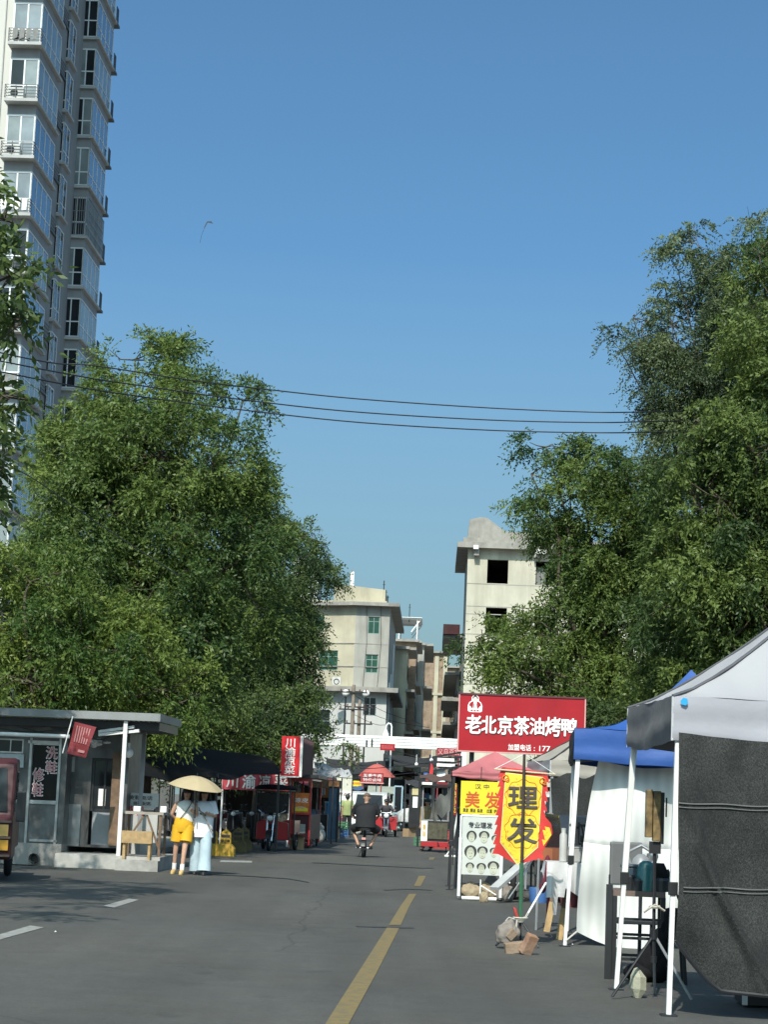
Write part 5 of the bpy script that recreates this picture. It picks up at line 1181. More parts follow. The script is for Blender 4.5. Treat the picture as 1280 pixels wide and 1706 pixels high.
# white van
dusty_white = mat('dusty white van paint', (.5, .5, .47), .4, var=.1, dirt=.3, coat=.3)
vn = thing('white_van', 'white microvan facing us behind the lone rider', 'van', P(614, 1340, 92).xy.to_3d(), -A_ST)
body = MB().prismx([(-.2, .3), (0, .95), (.5, 1.12), (1.0, 1.82), (1.3, 1.9), (3.7, 1.9), (3.85, 1.7), (3.9, .35)][::1], -.78, .78); body.build('body', dusty_white, vn, bevel=.05)
ws = [(.52, 1.16), (.97, 1.76)]
MB().add([(-.62, .49, 1.15), (.62, .49, 1.15), (.56, .93, 1.76), (-.56, .93, 1.76)], [(0, 1, 2, 3)]).build('windscreen', g_dark, vn)
for s_ in (-1, 1):
    MB().prismx([(.75, 1.15), (1.15, 1.72), (1.95, 1.72), (1.95, 1.15)], *sorted((s_ * .782, s_ * .79))).prismx([(2.1, 1.15), (2.1, 1.72), (3.5, 1.72), (3.5, 1.15)], *sorted((s_ * .782, s_ * .79))).build('side_window', g_dark, vn)
    MB().ball((s_ * .55, -.05, .78), (.16, .08, .1), 12, 8).build('headlight', lens, vn, smooth=True)
    MB().ball((s_ * .92, .6, 1.2), (.09, .05, .13), 10, 8).build('mirror', white_paint, vn, smooth=True)
    wheel(vn, (s_ * .7, .65, .28), .28, .16); wheel(vn, (s_ * .7, 3.1, .28), .28, .16)
MB().bx(-.76, .76, -.27, -.1, .32, .5).build('bumper', grey_metal, vn, bevel=.03); MB().bx(-.35, .35, -.14, -.08, .62, .72).build('grille', black_paint, vn)
# second van behind the barber flag
def partial_van(px, Y, lb, rz=0):
    r_ = dup(vn, P(px, 1340, Y).xy.to_3d(), -A_ST + rz, lb); return r_
partial_van(952, 50, 'white van glimpsed between barber flag and blue tent', .0)
# right stalls
t2 = cargo_trike('covered_tricycle', 'tricycle under a whitish cover on the right of the alley', G(690, 1386) + Vector((.2, .8, 0)), -A_ST + .7, grey_metal, None)
MB().loft([((0, .6, .5), .55, .95), ((0, .6, .95), .57, .95), ((0, .3, 1.15), .45, .8), ((0, 0, 1.25), .2, .4)], 18).build('cover', mat('whitish cover', (.55, .56, .55), .6, var=.25, scale=4, bump=.5, bscale=6), t2, smooth=True)
o = MB()
for k in range(5): o.ball((rng.uniform(-.35, .35), 0, .16), (.24, .2, .16), 12, 8)
o = o.build('green_bag', mat('green woven bag', (.08, .2, .17), .7, var=.35, scale=10, bump=.4), None, smooth=True); o.location = P(668, 1340, 108).xy.to_3d(); tag(o, 'dull green woven bags lying beside the covered tricycle', 'bags')
cargo_trike('red_tricycle', 'red tricycle deep in the alley behind the white shirted man', P(671, 1340, 124).xy.to_3d(), -A_ST, red_paint, None)
bs_ = thing('poster_stand', 'black stand with yellow and white posters behind the glass cart', 'stand', P(692, 1340, 100).xy.to_3d(), -A_ST)
q = rect(bs_, 682, 1308, 702, 1350, 100); MB().bx(q[0], q[1], 0, .4, 0, q[3]).build('body', black_paint, bs_); MB().bx(q[0] - .05, q[1] + .1, -.2, .5, q[3] + .003, q[3] + .08).build('lid', white_paint, bs_)
a = rect(bs_, 687, 1312, 699, 1324, 100); MB().bx(a[0], a[1], -.03, -.003, a[2], a[3]).build('yellow_poster', mat('yellowish poster', (.5, .42, .22), .7), bs_); a = rect(bs_, 688, 1327, 696, 1345, 100); MB().bx(a[0], a[1], -.03, -.003, a[2], a[3]).build('white_poster', white_plain, bs_)
# glass food cart
YC = 62.5
fc = thing('glass_food_cart', 'wheeled glass food cart with red base at the right kerb', 'cart', G(724, 1419), -A_ST)
q = rect(fc, 700, 1306, 747, 1419, YC); x0, x1 = q[0], q[1]
MB().bx(x0, x1, 0, .9, .16, .32).build('base', red_paint, fc, bevel=.01); MB().bx(x0 + .02, x1 - .02, .02, .88, .322, .95).build('body', dark_metal, fc)
MB().bx(x0, x0 + .2, -.012, .018, .325, .95).build('side_strip', white_plain, fc); MB().bx(x0 + .22, x1 - .03, -.01, .018, .4, .9).build('glass_panel', mat('amber display glass', (.09, .085, .06), .12, var=.4, scale=7), fc)
lettering('美味', x0 + .05, x0 + .15, .45, .85, -.014, mat('gold letters', (.55, .38, .05), .5), fc, bold=.03, depth=.004, vertical=True)
f = MB()
for x in (x0 + .02, x1 - .02):
    for y_ in (.03, .87): f.bar((x, y_, .95), (x, y_, 2.02), .035)
for z in (.97, 2.0): f.bar((x0 + .02, .03, z), (x1 - .02, .03, z), .035); f.bar((x0 + .02, .87, z), (x1 - .02, .87, z), .035)
f.build('frame', grey_metal, fc); MB().bx(x0 - .06, x1 + .1, -.12, 1.0, 2.03, 2.09).build('roof', dark_metal, fc); MB().bx(x0 - .02, x0 + .3, -.16, -.125, 2.06, 2.14).build('lamp_strip', white_plain, fc)
for x in (x0 + .06, x1 - .06):
    for y_ in (.1, .8): MB().cyl((x, y_, .08), .08, .04, 'x').build('wheel', rubber, fc)
sheet_thing('draped_sheet', 'grey draped sheet slung from the cart roof toward the pink canopy', 'sheet', [(723, 1362, 64), (757, 1352, 62), (757, 1312, 62), (722, 1334, 64)], 63, mat('grey draped sheet', (.22, .22, .2), .8, var=.25, scale=3, bump=.4), 0, .1)
sheet_thing('draped_sheet', 'dark grey tied curtain inside the glass cart frame', 'sheet', [(716, 1366, 63.8), (737, 1366, 63.8), (727, 1340, 63.8), (722, 1335, 63.8)], 63.8, mat('dark grey curtain', (.11, .11, .1), .8, var=.3, scale=5, bump=.4), 0, .06)
sp_ = thing('parasol_stand', 'white leaning pole on a flat white foot beside the cart', 'stand', G(750, 1427), -A_ST)
MB().bx(-.16, .16, -.14, .14, .0, .05).build('foot', white_paint, sp_, bevel=.01); MB().tube([(0, 0, .05), (.2, .05, 1.35)], .03, 8).tube([(.0, .0, .2), (-.1, 0, .05)], .02, 6).build('pole', white_paint, sp_)
vs_ = thing('vertical_sign', 'narrow red and yellow vertical sign behind the black column', 'sign', P(757, 1340, 52).xy.to_3d(), -A_ST)
q = rect(vs_, 755, 1300, 761, 1357, 52); MB().bx(q[0], q[1], 0, .03, q[2], q[3]).build('board', red_sign, vs_); MB().bar(((q[0] + q[1]) / 2, .05, 0), ((q[0] + q[1]) / 2, .05, q[3]), .03).build('post', dark_metal, vs_)
lettering('特色小吃', q[0] + .01, q[1] - .01, q[2] + .06, q[3] - .06, -.003, yellow_sign, vs_, bold=.02, depth=.003, vertical=True)
# maroon cargo truck nosing in at the left edge
tk = thing('maroon_truck', 'dark maroon three wheeled truck cab cut by the left picture edge', 'truck', G(-52, 1468), .13)
b = MB().prismx([(0, .35), (-.02, .95), (.1, 1.05), (.32, 1.85), (.5, 1.95), (1.5, 1.95), (1.55, .35)], -.62, .62); b.build('body', maroon, tk, bevel=.05)
MB().add([(-.52, .09, 1.1), (.52, .09, 1.1), (.47, .285, 1.78), (-.47, .285, 1.78)], [(0, 1, 2, 3)]).build('windscreen', g_dark, tk)
for s_ in (-1, 1):
    MB().prismx([(.35, 1.1), (.55, 1.75), (1.2, 1.75), (1.2, 1.1)], *sorted((s_ * .622, s_ * .63))).build('side_window', g_dark, tk)
    MB().prism([(s_ * .3, .72), (s_ * .56, .72), (s_ * .56, .9), (s_ * .3, .9)][::s_], -.05, -.022).build('headlight', mat('amber lens', (.5, .3, .08), .25, coat=.8), tk)
    MB().prism([(s_ * .25, .5), (s_ * .57, .5), (s_ * .57, .66), (s_ * .25, .66)][::s_], -.045, -.01).build('indicator', mat('deep amber', (.5, .26, .03), .3), tk)
    MB().bx(*sorted((s_ * .66, s_ * .8)), -.02, .08, .95, 1.42).bar((s_ * .62, .15, 1.3), (s_ * .7, .05, 1.35), .03).build('mirror', black_paint, tk, bevel=.03)
    wheel(tk, (s_ * .48, 2.6, .28), .28, .13)
wheel(tk, (0, .3, .28), .28, .14)
g_ = MB()
for z in (.4, .68, .93): g_.bx(-.6, .6, -.055, -.026, z, z + .035)
for x in (-.27, .0, .27): g_.bx(x - .015, x + .015, -.05, -.026, .435, .68)
g_.build('grille', mat('rusty trim', (.16, .1, .075), .6), tk)
c_ = MB().bx(-.6, .6, 1.65, 3.3, .5, .58)
for (xa, xb, ya, yb) in ((-.6, .6, 1.65, 1.68), (-.6, .6, 3.27, 3.3), (-.6, -.57, 1.68, 3.27), (.57, .6, 1.68, 3.27)): c_.bx(xa, xb, ya, yb, .582, .95)
c_.build('cargo_bed', maroon, tk)
# ================================================================== TENTS AND THE RIGHT FOREGROUND
def popup_tent(label, corners, z_eave, z_val, z_apex, m_top, m_val, m_leg, seam=None, m_side=None, apex_off=(0, 0), sag=1.35, leg_base=None, truss=True, under=None):
    """corners: near-left, near-right, far-right, far-left in the world (ground)"""
    c0 = sum((Vector(c) for c in corners), Vector()) / 4; c0.z = 0
    t = thing('popup_tent', label, 'tent', c0, 0)
    c = [Vector(p) - c0 for p in corners]
    A = Vector((apex_off[0], apex_off[1], z_apex))
    e = [Vector((p.x * 1.004, p.y * 1.004, z_eave)) for p in c]
    tp_ = MB()
    for i in range(4):
        p, q = e[i], e[(i + 1) % 4]; ph = i * 1.7
        def f(u, v, off=0, p=p, q=q, ph=ph):
            b = p.lerp(q, u); w = v
            x = b.lerp(A, w); z = z_eave + (z_apex - z_eave) * w ** sag
            z -= .06 * math.sin(PI * u) * math.sin(PI * w) - (.008 * math.sin(23 * u + 9 * v + ph) + .012 * math.sin(9 * u - 6 * v + ph) + .01 * math.sin(31 * (u - .5) * (1 - v) + 7 * v)) * (1 - v) * min(1, 6 * v + .3)
            return Vector((x.x, x.y, z - off))
        tp_.grid(f, 40, 24); tp_.grid(lambda u, v: f(u, v, .008), 40, 24)
    tp_.build('canopy', m_top, t, smooth=True)
    for i in range(4):
        p, q = e[i], e[(i + 1) % 4]; n = (q - p).cross(Vector((0, 0, 1))).normalized(); ph = i * 2.1
        def g_(u, v, off=0):
            b = p.lerp(q, u); z = z_eave + .006 * math.sin(23 * u + ph) - .0 - (z_eave - z_val) * v - (.05 * math.sin(PI * u) * v * (.6 + .4 * math.sin(5 * u + ph)))
            Lw = (q - p).length / 3.0; k = (.012 * math.sin(13 * u * Lw + ph + 3 * v) + .004 * math.sin(29 * u * Lw + 5 * v)) * (.3 + v) + .014 * math.sin(9 * v + 3 * u + ph) * v
            return Vector((b.x, b.y, z)) + n * (k + off)
        v_ = MB().grid(g_, 36, 8); v_.grid(lambda u, v: g_(u, v, -.006), 36, 8)
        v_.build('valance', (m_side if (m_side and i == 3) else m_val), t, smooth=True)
    if seam:
        for i in range(4):
            pts = []
            for k in range(9):
                w = k / 8; x = e[i].lerp(A, w); pts.append(Vector((x.x, x.y, z_eave + (z_apex - z_eave) * w ** sag + .006)))
            MB().tube(pts, .013, 6).build('seam', seam, t)
            MB().bar(e[i] + Vector((0, 0, .0)), Vector((e[i].x, e[i].y, z_val)), .016).build('corner_seam', mat('pale piping', (.45, .45, .47), .7), t)
    for i in range(4):
        b = (Vector(leg_base[i]) - c0) if leg_base and leg_base[i] is not None else c[i]
        b = b * .985; b.z = 0; top = Vector((c[i].x * .962, c[i].y * .962, z_eave - .1)); mid = b.lerp(top, .42)
        L_ = MB().bar(mid, top, .05).build('leg', m_leg, t, bevel=.005)
        MB().bar(b + Vector((0, 0, .01)), mid, .038).build('lower_leg', m_leg, L_, bevel=.004)
        MB().bar(mid + Vector((0, 0, -.07)), mid + Vector((0, 0, .03)), .066).build('clamp', black_paint, L_, bevel=.006)
        MB().bx(b.x - .06, b.x + .06, b.y - .06, b.y + .06, 0, .012).build('foot_plate', dark_metal, L_)
    if truss:
        tr = MB()
        for i in range(4):
            p, q = c[i] * .95, c[(i + 1) % 4] * .95; za, zb_ = z_val + .03, z_val + .2
            for k in range(2):
                a = p.lerp(q, k / 2); b = p.lerp(q, (k + 1) / 2)
                tr.bar((a.x, a.y, za), (b.x, b.y, zb_), .022, .03); tr.bar((a.x, a.y, zb_), (b.x, b.y, za), .022, .03)
            m_ = p.lerp(q, .5); tr.bar((m_.x, m_.y, zb_), (A.x, A.y, z_apex - .45), .02)
        tr.bar((A.x, A.y, z_apex - .5), (A.x, A.y, z_apex - .03), .035)
        tr.build('truss', under or grey_metal, t)
    return t, c0, c
# grey tent
tent_w = mat('white grey tent cloth', (.385, .38, .395), .75, var=.07, scale=1.3, bump=.3, bscale=5, dirt=.15, dcol=(.38, .38, .36), streak=False, trans=.12)
tent_v = mat('lilac grey tent valance', (.33, .325, .355), .75, var=.08, scale=2, bump=.2, bscale=10, dirt=.15, dcol=(.3, .3, .32))
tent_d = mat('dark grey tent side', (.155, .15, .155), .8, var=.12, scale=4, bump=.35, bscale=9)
NL_, FL_ = G(1110, 1692), G(1022, 1648)
dv = (FL_ - NL_); rv = Vector((dv.y, -dv.x, 0)).normalized()
ze_ = P(1122, 1160, NL_.y).z; zv_ = P(1122, 1233, NL_.y).z
topN = P(1121, 1236, NL_.y + .02); topF = P(1047, 1243, FL_.y + .02)
NLt, FLt = Vector((topN.x, topN.y, 0)), Vector((topF.x, topF.y, 0))
cn = [NLt, NLt + rv * 2.9, FLt + rv * 2.9, FLt]
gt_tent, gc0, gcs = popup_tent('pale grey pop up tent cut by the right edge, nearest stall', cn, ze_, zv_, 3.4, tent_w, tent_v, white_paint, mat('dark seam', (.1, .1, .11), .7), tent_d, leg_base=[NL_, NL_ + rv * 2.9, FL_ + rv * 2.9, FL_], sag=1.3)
p = P(1142, 1163, NL_.y - .06); n = MB().prism([(-.03, .0), (-.02, -.025), (.012, -.032), (.03, -.01), (.024, .02), (-.008, .026)], -.004, 0).build('blue_patch', mat('bright blue patch', (.02, .3, .65), .5), gt_tent); n.location = p - gc0 + Vector((0, .048, -.02))
# black net side wall hanging from the front edge
def net_mat():
    M = bpy.data.materials.new('knitted shade net'); M.use_nodes = True; nt = M.node_tree; N = nt.nodes; L = nt.links; b = N['Principled BSDF']; b.inputs['Roughness'].default_value = .85
    tc = N.new('ShaderNodeTexCoord'); mp = N.new('ShaderNodeMapping'); mp.inputs['Scale'].default_value = (1, 1, .7); L.new(tc.outputs['Object'], mp.inputs[0])
    n = N.new('ShaderNodeTexNoise'); n.inputs['Scale'].default_value = 95; n.inputs['Detail'].default_value = 4; n.inputs['Roughness'].default_value = .8; L.new(mp.outputs[0], n.inputs['Vector'])
    n2 = N.new('ShaderNodeTexNoise'); n2.inputs['Scale'].default_value = 3; n2.inputs['Detail'].default_value = 5; L.new(tc.outputs['Object'], n2.inputs['Vector'])
    s0 = N.new('ShaderNodeMapRange'); s0.inputs[1].default_value = .3; s0.inputs[2].default_value = .7; s0.inputs[3].default_value = .4; s0.inputs[4].default_value = .54; L.new(n2.outputs['Fac'], s0.inputs[0])
    s = N.new('ShaderNodeMath'); s.operation = 'MULTIPLY'; L.new(n.outputs['Fac'], s.inputs[0]); L.new(s0.outputs[0], s.inputs[1])
    r = N.new('ShaderNodeMapRange'); r.inputs[1].default_value = .2; r.inputs[2].default_value = .42; r.inputs[3].default_value = 0; r.inputs[4].default_value = 1; L.new(s.outputs[0], r.inputs[0])
    mx = N.new('ShaderNodeMix'); mx.data_type = 'RGBA'; L.new(r.outputs[0], mx.inputs[0]); mx.inputs[6].default_value = (.009, .01, .01, 1); mx.inputs[7].default_value = (.085, .088, .08, 1); L.new(mx.outputs[2], b.inputs['Base Color'])  # pale specks: sun through the mesh, put into the colour
    bp = N.new('ShaderNodeBump'); bp.inputs['Strength'].default_value = .6; bp.inputs['Distance'].default_value = .01; L.new(n.outputs['Fac'], bp.inputs['Height']); L.new(bp.outputs[0], b.inputs['Normal'])
    return M
net2 = net_mat()
sn = thing('shade_net_wall', 'dark knitted net curtain hung across the front of the grey tent', 'net', Vector((gc0.x, gc0.y, 0)), 0)
a0 = NLt - gc0; a1 = cn[1] - gc0
def netf(u, v):
    """u along the front edge, v downward"""
    zt = zv_ + .06 - .05 * math.sin(PI * min(1, u * 1.6)); zb = .34 + max(0, .42 - u) * 1.55 if u < .42 else .24
    zb = .2 + .36 * max(0, 1 - u / .125) ** 1.3 - .02 * min(1, max(0, u - .12) * 8)
    b = a0.lerp(a1, .012 + .988 * u); z = zt + (zb - zt) * v
    nrm = Vector((dv.x, dv.y, 0)).normalized()
    fold = .05 * math.sin(5.5 * u + 2 * v) + .05 * v * math.sin(9 * (u - .9 * v) + 1) + .025 * math.sin(21 * u + 3 * v) * v + .055 * math.exp(-((u - .055 - .42 * max(0, v - .5)) / .014) ** 2) * min(1, max(0, v - .3) * 3) + .03 * math.exp(-((u - .02 - .3 * max(0, v - .3)) / .012) ** 2) * min(1, max(0, v - .2) * 3) + .02 * math.sin(60 * u + 4 * v) * (1 - v) ** 4
    return Vector((b.x, b.y, z)) + nrm * (-.04 - fold - .02)
s_ = MB().grid(netf, 220, 60); s_.grid(lambda u, v: netf(u, v) + Vector((0, .012, 0)), 220, 60); s_.build('net', net2, sn, smooth=True)
def net_at(u, z):
    zt, zb = netf(u, 0).z, netf(u, 1).z; return netf(u, (z - zt) / (zb - zt))
for z, rr in ((1.575, .008), (1.545, .006), (.955, .008), (.925, .006)):
    MB().tube([net_at(u, z - .004 * math.sin(40 * u)) + Vector((0, -.008, 0)) for u in np.linspace(.0 if z > 1.2 else .012, 1, 90)], rr * .7, 5).build('hem', mat('net hem', (.12, .12, .115), .8), sn)
MB().tube([netf(u, 1) for u in np.linspace(0, 1, 50)], .016, 6).build('bottom_cord', black_paint, sn, smooth=True)
# clutter on the ground below the net
cr_ = MB(); 
fw = thing('white_crate', 'pale crate corner standing on the ground under the net curtain', 'crate', G(1246, 1678), -A_ST)
MB().bx(-.04, 1.0, 0, .5, .02, .28).build('body', dark_metal, fw); MB().bx(-.045, -.003, -.02, -.001, .02, .28).build('edge_strip', white_paint, fw)
# work rack behind the posts of the grey tent
wr = thing('tool_rack', 'dark steel tool rack table just inside the grey tent', 'rack', G(1068, 1632), -A_ST - .05)
YW = wr.location.y
q = rect(wr, 1022, 1484, 1108, 1496, YW); x0, x1, zt = q[0], q[1], q[3]
MB().bx(x0, x1, -.05, .55, zt - .05, zt).build('tabletop', mat('rusty brown top', (.14, .1, .085), .6, var=.3, dirt=.4), wr)
for x in (x0 + .02, x1 - .02):
    for y_ in (-.03, .53): MB().bar((x, y_, 0), (x, y_, zt - .05), .045).build('leg', dark_metal, wr)
rr_ = MB()
for z in (zt - .42, .18): rr_.bar((x0, -.03, z), (x1, -.03, z), .025); rr_.bar((x0, .53, z), (x1, .53, z), .025)
rr_.bar((x0, -.03, zt - .25), (x1, -.03, zt - .25), .02); rr_.build('rail', dark_metal, wr)
MB().bx(x0 - .06, x0 + .0, -.09, -.05, 0, zt + .05).build('side_post', dark_metal, wr)
M_w = wr.matrix_basis.copy()
M_w = Matrix.Translation(wr.location) @ Matrix.Rotation(wr.rotation_euler.z, 4, 'Z')
def on_rack(name, label, cat, px, build, m, y=.2, smooth=False, bevel=.0):
    mb = MB(); build(mb); o = mb.build(name, m, None, smooth=smooth, bevel=bevel); x = x0 + (x1 - x0) * (px - 1022) / 86
    o.location = M_w @ Vector((x, y, zt + .001)); o.rotation_euler = (0, 0, wr.rotation_euler.z); return tag(o, label, cat)
dk = mat('black plastic', (.025, .027, .03), .45, var=.25); tealm = mat('teal plastic', (.03, .13, .13), .3, coat=.5)
on_rack('plastic_crate', 'dark blue plastic box on the left of the tool rack', 'box', 1056, lambda b: b.bx(-.11, .11, -.12, .12, 0, .2).bx(-.12, .12, -.13, .13, .202, .23), mat('dark blue plastic', (.03, .05, .07), .4), bevel=.008)
on_rack('tool_bag', 'black tool bag slumped at the right of the tool rack', 'bag', 1092, lambda b: b.loft([((0, 0, 0), .13, .14), ((0, 0, .1), .14, .15), ((.01, 0, .19), .1, .1), ((.03, 0, .25), .05, .05)], 14), cloth_black, smooth=True)
on_rack('kettle', 'grey kettle with black handle behind the teal jar', 'kettle', 1070, lambda b: b.loft([((0, 0, 0), .1, .1), ((0, 0, .16), .11, .11), ((0, 0, .28), .075, .075), ((0, 0, .32), .03, .03)], 16).tube([(-.09, 0, .2), (-.13, 0, .33), (0, 0, .4), (.12, 0, .33), (.1, 0, .2)], .016, 8), grey_metal, .42, True)
on_rack('plastic_jar', 'translucent teal jar at the front of the tool rack', 'jar', 1076, lambda b: b.loft([((0, 0, 0), .08, .07), ((0, 0, .2), .085, .07), ((0, 0, .25), .06, .05), ((0, 0, .27), .03, .03)], 14), tealm, .03, True)
on_rack('thermos', 'short steel flask with black cap near the right post', 'flask', 1089, lambda b: b.loft([((0, 0, 0), .05, .05), ((0, 0, .2), .05, .05), ((0, 0, .25), .04, .04), ((0, 0, .3), .055, .055), ((0, 0, .33), .05, .05)], 14), steel, .45, True)
for k, (px, hgt) in enumerate(((1046, .12), (1103, .1), (1064, .09))):
    on_rack('tool_tin', ['small black tin at the left end of the tool rack', 'small black tin at the right end of the tool rack', 'low black tin between the blue box and the teal jar'][k], 'tin', px, lambda b: b.loft([((0, 0, 0), .06, .06), ((0, 0, hgt), .065, .065), ((0, 0, hgt + .02), .05, .05)], 12), dk, .02)
# grey chair back
ch = thing('folding_chair', 'grey folding chair with tall back beside the left tent post', 'chair', G(1040, 1620) + Vector((0, .9, 0)), -A_ST + .2)
q = rect(ch, 1026, 1405, 1046, 1478, YW + .9); MB().bx(-.05, .28, 0, .05, q[2], q[3]).build('backrest', mat('grey plastic', (.13, .13, .13), .5), ch, bevel=.02)
MB().bx(-.06, .32, -.42, .0, .42, .46).build('seat', dk, ch, bevel=.01)
for x in (-.04, .27):
    for y_ in (-.38, .02): MB().bar((x, y_, 0), (x, y_, .42 if y_ < 0 else q[2] + .1), .03).build('leg', dark_metal, ch)
# light stand with brown panelled box
ls = thing('lamp_stand', 'black tripod stand in front of the tool rack', 'stand', G(1088, 1664) , -A_ST)
YL = ls.location.y
pt = toL(ls, P(1091, 1410, YL)); 
MB().tube([(0, 0, .3), (pt.x, 0, pt.z + .02)], .014, 8).build('pole', black_paint, ls)
hubz = P(1088, 1556, YL).z
for (x, y_) in ((-.34, -.15), (.3, -.12), (.05, .38)): MB().tube([(0, 0, hubz), (x, y_, .02)], .012, 7).build('leg', dark_metal if x < 0 else grey_metal, ls)
MB().cyl((0, 0, hubz), .03, .08).cyl((0, 0, hubz - .2), .025, .05).build('collar', black_paint, ls)
MB().disc((0, 0, P(1088, 1510, YL).z), .035, .015, 'z', 14, 6).tube([(-.05, -.03, P(1088, 1512, YL).z), (-.09, -.02, P(1088, 1520, YL).z), (.0, -.04, P(1088, 1506, YL).z), (.08, -.02, P(1088, 1516, YL).z)], .009, 5).build('rope_tie', mat('pale rope', (.45, .42, .36), .9), ls)
bxp = thing('panelled_box', 'brown patterned folding panel box mounted on the tripod stand', 'box', ls.location.copy(), -A_ST)
brn = mat('brown patterned panel', (.17, .115, .045), .55, var=.75, scale=16, dirt=.5, dcol=(.05, .03, .02), streak=False)
q = rect(bxp, 1076, 1316, 1102, 1400, YL); w_ = q[1] - q[0]
MB().bx(q[0], q[0] + w_ * .42, -.05, .05, q[2] + .03, q[3]).build('panel', brn, bxp, bevel=.008); MB().bx(q[0] + w_ * .46, q[1] - w_ * .06, -.06, .04, q[2], q[3] - .01).build('panel', brn, bxp, bevel=.008)
MB().bx(q[1] - w_ * .058, q[1] + .02, -.05, .06, q[2] - .02, q[3] - .02).bx(q[0] + w_ * .3, q[1], -.03, .05, q[2] - .1, q[2] - .003).bar((q[1] + .04, 0, q[3] - .06), (q[1] + .04, 0, q[2] + .2), .012).build('case', black_paint, bxp)
# stone and black bags on the ground
o = MB().loft([((0, 0, 0), .03, .03), ((.0, 0, .07), .075, .06), ((-.01, 0, .17), .07, .06), ((-.035, 0, .23), .025, .025), ((-.035, 0, .24), .006, .006)], 7).build('weight_stone', mat('pale greenish stone', (.34, .34, .26), .7, var=.15, scale=5, bump=.3), None); o.location = G(1062, 1662); o.rotation_euler = (0, .12, .4); tag(o, 'pale pointed stone weight between the two tent posts', 'stone')
def lumps(name, label, cat, loc, m, pts, **k):
    b = MB()
    for c_, r_ in pts: b.ball(c_, r_, 14, 9)
    o = b.build(name, m, None, smooth=True); o.location = loc; return tag(o, label, cat)
lumps('black_bag', 'large black bag slumped against the right tent post', 'bag', G(1085, 1640) + Vector((.05, .3, 0)), cloth_black, [((.02, 0, .16), (.17, .15, .18)), ((.08, .03, .34), (.12, .1, .14)), ((-.1, 0, .08), (.16, .15, .09)), ((.12, 0, .48), (.05, .05, .07))])
ct = thing('quilted_trolley', 'dark quilted trolley bag beside the net curtain corner', 'trolley', G(1128, 1640), -A_ST)
MB().prismx([(0, .38), (.0, .62), (.3, .66), (.3, .36)], -.1, .12).build('bag', cloth_black, ct, bevel=.04); MB().bar((.05, -.0, .62), (-.1, .0, 1.0), .018).build('handle', dark_metal, ct)
for y_ in (.03, .27): MB().bar((.08, y_, 0), (.05, y_, .4), .03).build('leg', dark_metal, ct)
MB().ball((.14, -.03, .68), (.07, .04, .05), 10, 6).build('blue_cloth', mat('blue cloth', (.06, .12, .25), .8), ct, smooth=True)

# ---- blue tent
blue_c = mat('blue tent cloth', (.026, .088, .31), .6, var=.12, scale=2.2, bump=.25, bscale=8, trans=.1)
B0 = G(938, 1576); btop = P(957, 1262, B0.y + .02)
bN = Vector((btop.x, btop.y, 0)); bF = P(949, 1290, B0.y + 2.7); bF.z = 0
bd = (bF - bN); br2 = Vector((bd.y, -bd.x, 0)).normalized()
zbe, zbv = P(946, 1213, B0.y).z, P(946, 1264, B0.y).z
bc = [bN, bN + br2 * 2.75, bF + br2 * 2.75, bF]
bt, bc0, bcs = popup_tent('bright blue pop up tent behind the grey tent', bc, zbe, zbv, 3.18, blue_c, blue_c, white_paint, None, mat('black tent corner cloth', (.02, .021, .025), .7), leg_base=[B0, B0 + br2 * 2.75, bF + br2 * 2.75, bF], sag=2.0)
# white sheet under the blue tent
ws_ = thing('white_sheet', 'tall white striped bedsheet hung in the blue tent', 'sheet', (B0.x + .8, B0.y + .4, 0), 0)
def sheet_mat():
    M = mat('white striped sheet', (.68, .68, .65), .8, var=.06, scale=3, bump=.25, bscale=6, trans=.15); nt = M.node_tree; N = nt.nodes; L = nt.links
    b = N['Principled BSDF']; src = b.inputs['Base Color'].links[0].from_socket
    tc = N.new('ShaderNodeTexCoord'); w_ = N.new('ShaderNodeTexWave'); w_.inputs['Scale'].default_value = 2.6; w_.inputs['Distortion'].default_value = .4; L.new(tc.outputs['Object'], w_.inputs['Vector'])
    r = N.new('ShaderNodeMapRange'); r.inputs[3].default_value = .9; r.inputs[4].default_value = 1.04; L.new(w_.outputs['Fac'], r.inputs[0])
    mx = N.new('ShaderNodeMix'); mx.data_type = 'RGBA'; mx.blend_type = 'MULTIPLY'; mx.inputs[0].default_value = 1; L.new(src, mx.inputs[6]); L.new(r.outputs[0], mx.inputs[7]); L.new(mx.outputs[2], b.inputs['Base Color']); return M
YS = B0.y + .25
k4 = [toL(ws_, P(962, 1552, YS - .1)), toL(ws_, P(1140, 1568, YS)), toL(ws_, P(1138, 1277, YS)), toL(ws_, P(998, 1266, YS))]
def shf(u, v):
    p = k4[0].lerp(k4[1], u).lerp(k4[3].lerp(k4[2], u), v)
    z = p.z - .05 * math.sin(PI * u) * v ** 6 - .14 * (math.sin(PI * min(1, u * 1.15)) if u < .87 else 0) * (1 - v) ** 3
    return (p.x - .05 * math.sin(PI * v) * (1 - u), p.y + .05 * math.sin(7 * u + 3 * v) + .06 * math.sin(6 * (u - 1.3 * v) + 1) * (1 - .5 * v) + .06 * (1 - v) * math.sin(10 * (u + .7 * v)) + .04 * math.sin(3 * u + 14 * v * (1 - v) * (1 - u)) + .03 * math.exp(-((v - .52) / .01) ** 2), z)
s_ = MB().grid(shf, 60, 60); s_.grid(lambda u, v: Vector(shf(u, v)) + Vector((0, .006, 0)), 60, 60); s_.build('cloth', sheet_mat(), ws_, smooth=True)
MB().tube([Vector(shf(0, 0)), toL(ws_, B0 + Vector((.03, 0, .06)))], .01, 6).build('tie_cord', mat('pale cord', (.5, .48, .44), .9), ws_)
# dark net at the back of the blue tent
t = sheet_thing('shade_net_back', 'dark net curtain at the back of the beige tent', 'net', [(925, 1420, 35), (1010, 1425, 35), (1010, 1292, 35), (918, 1292, 35)], 35, net2, 2)
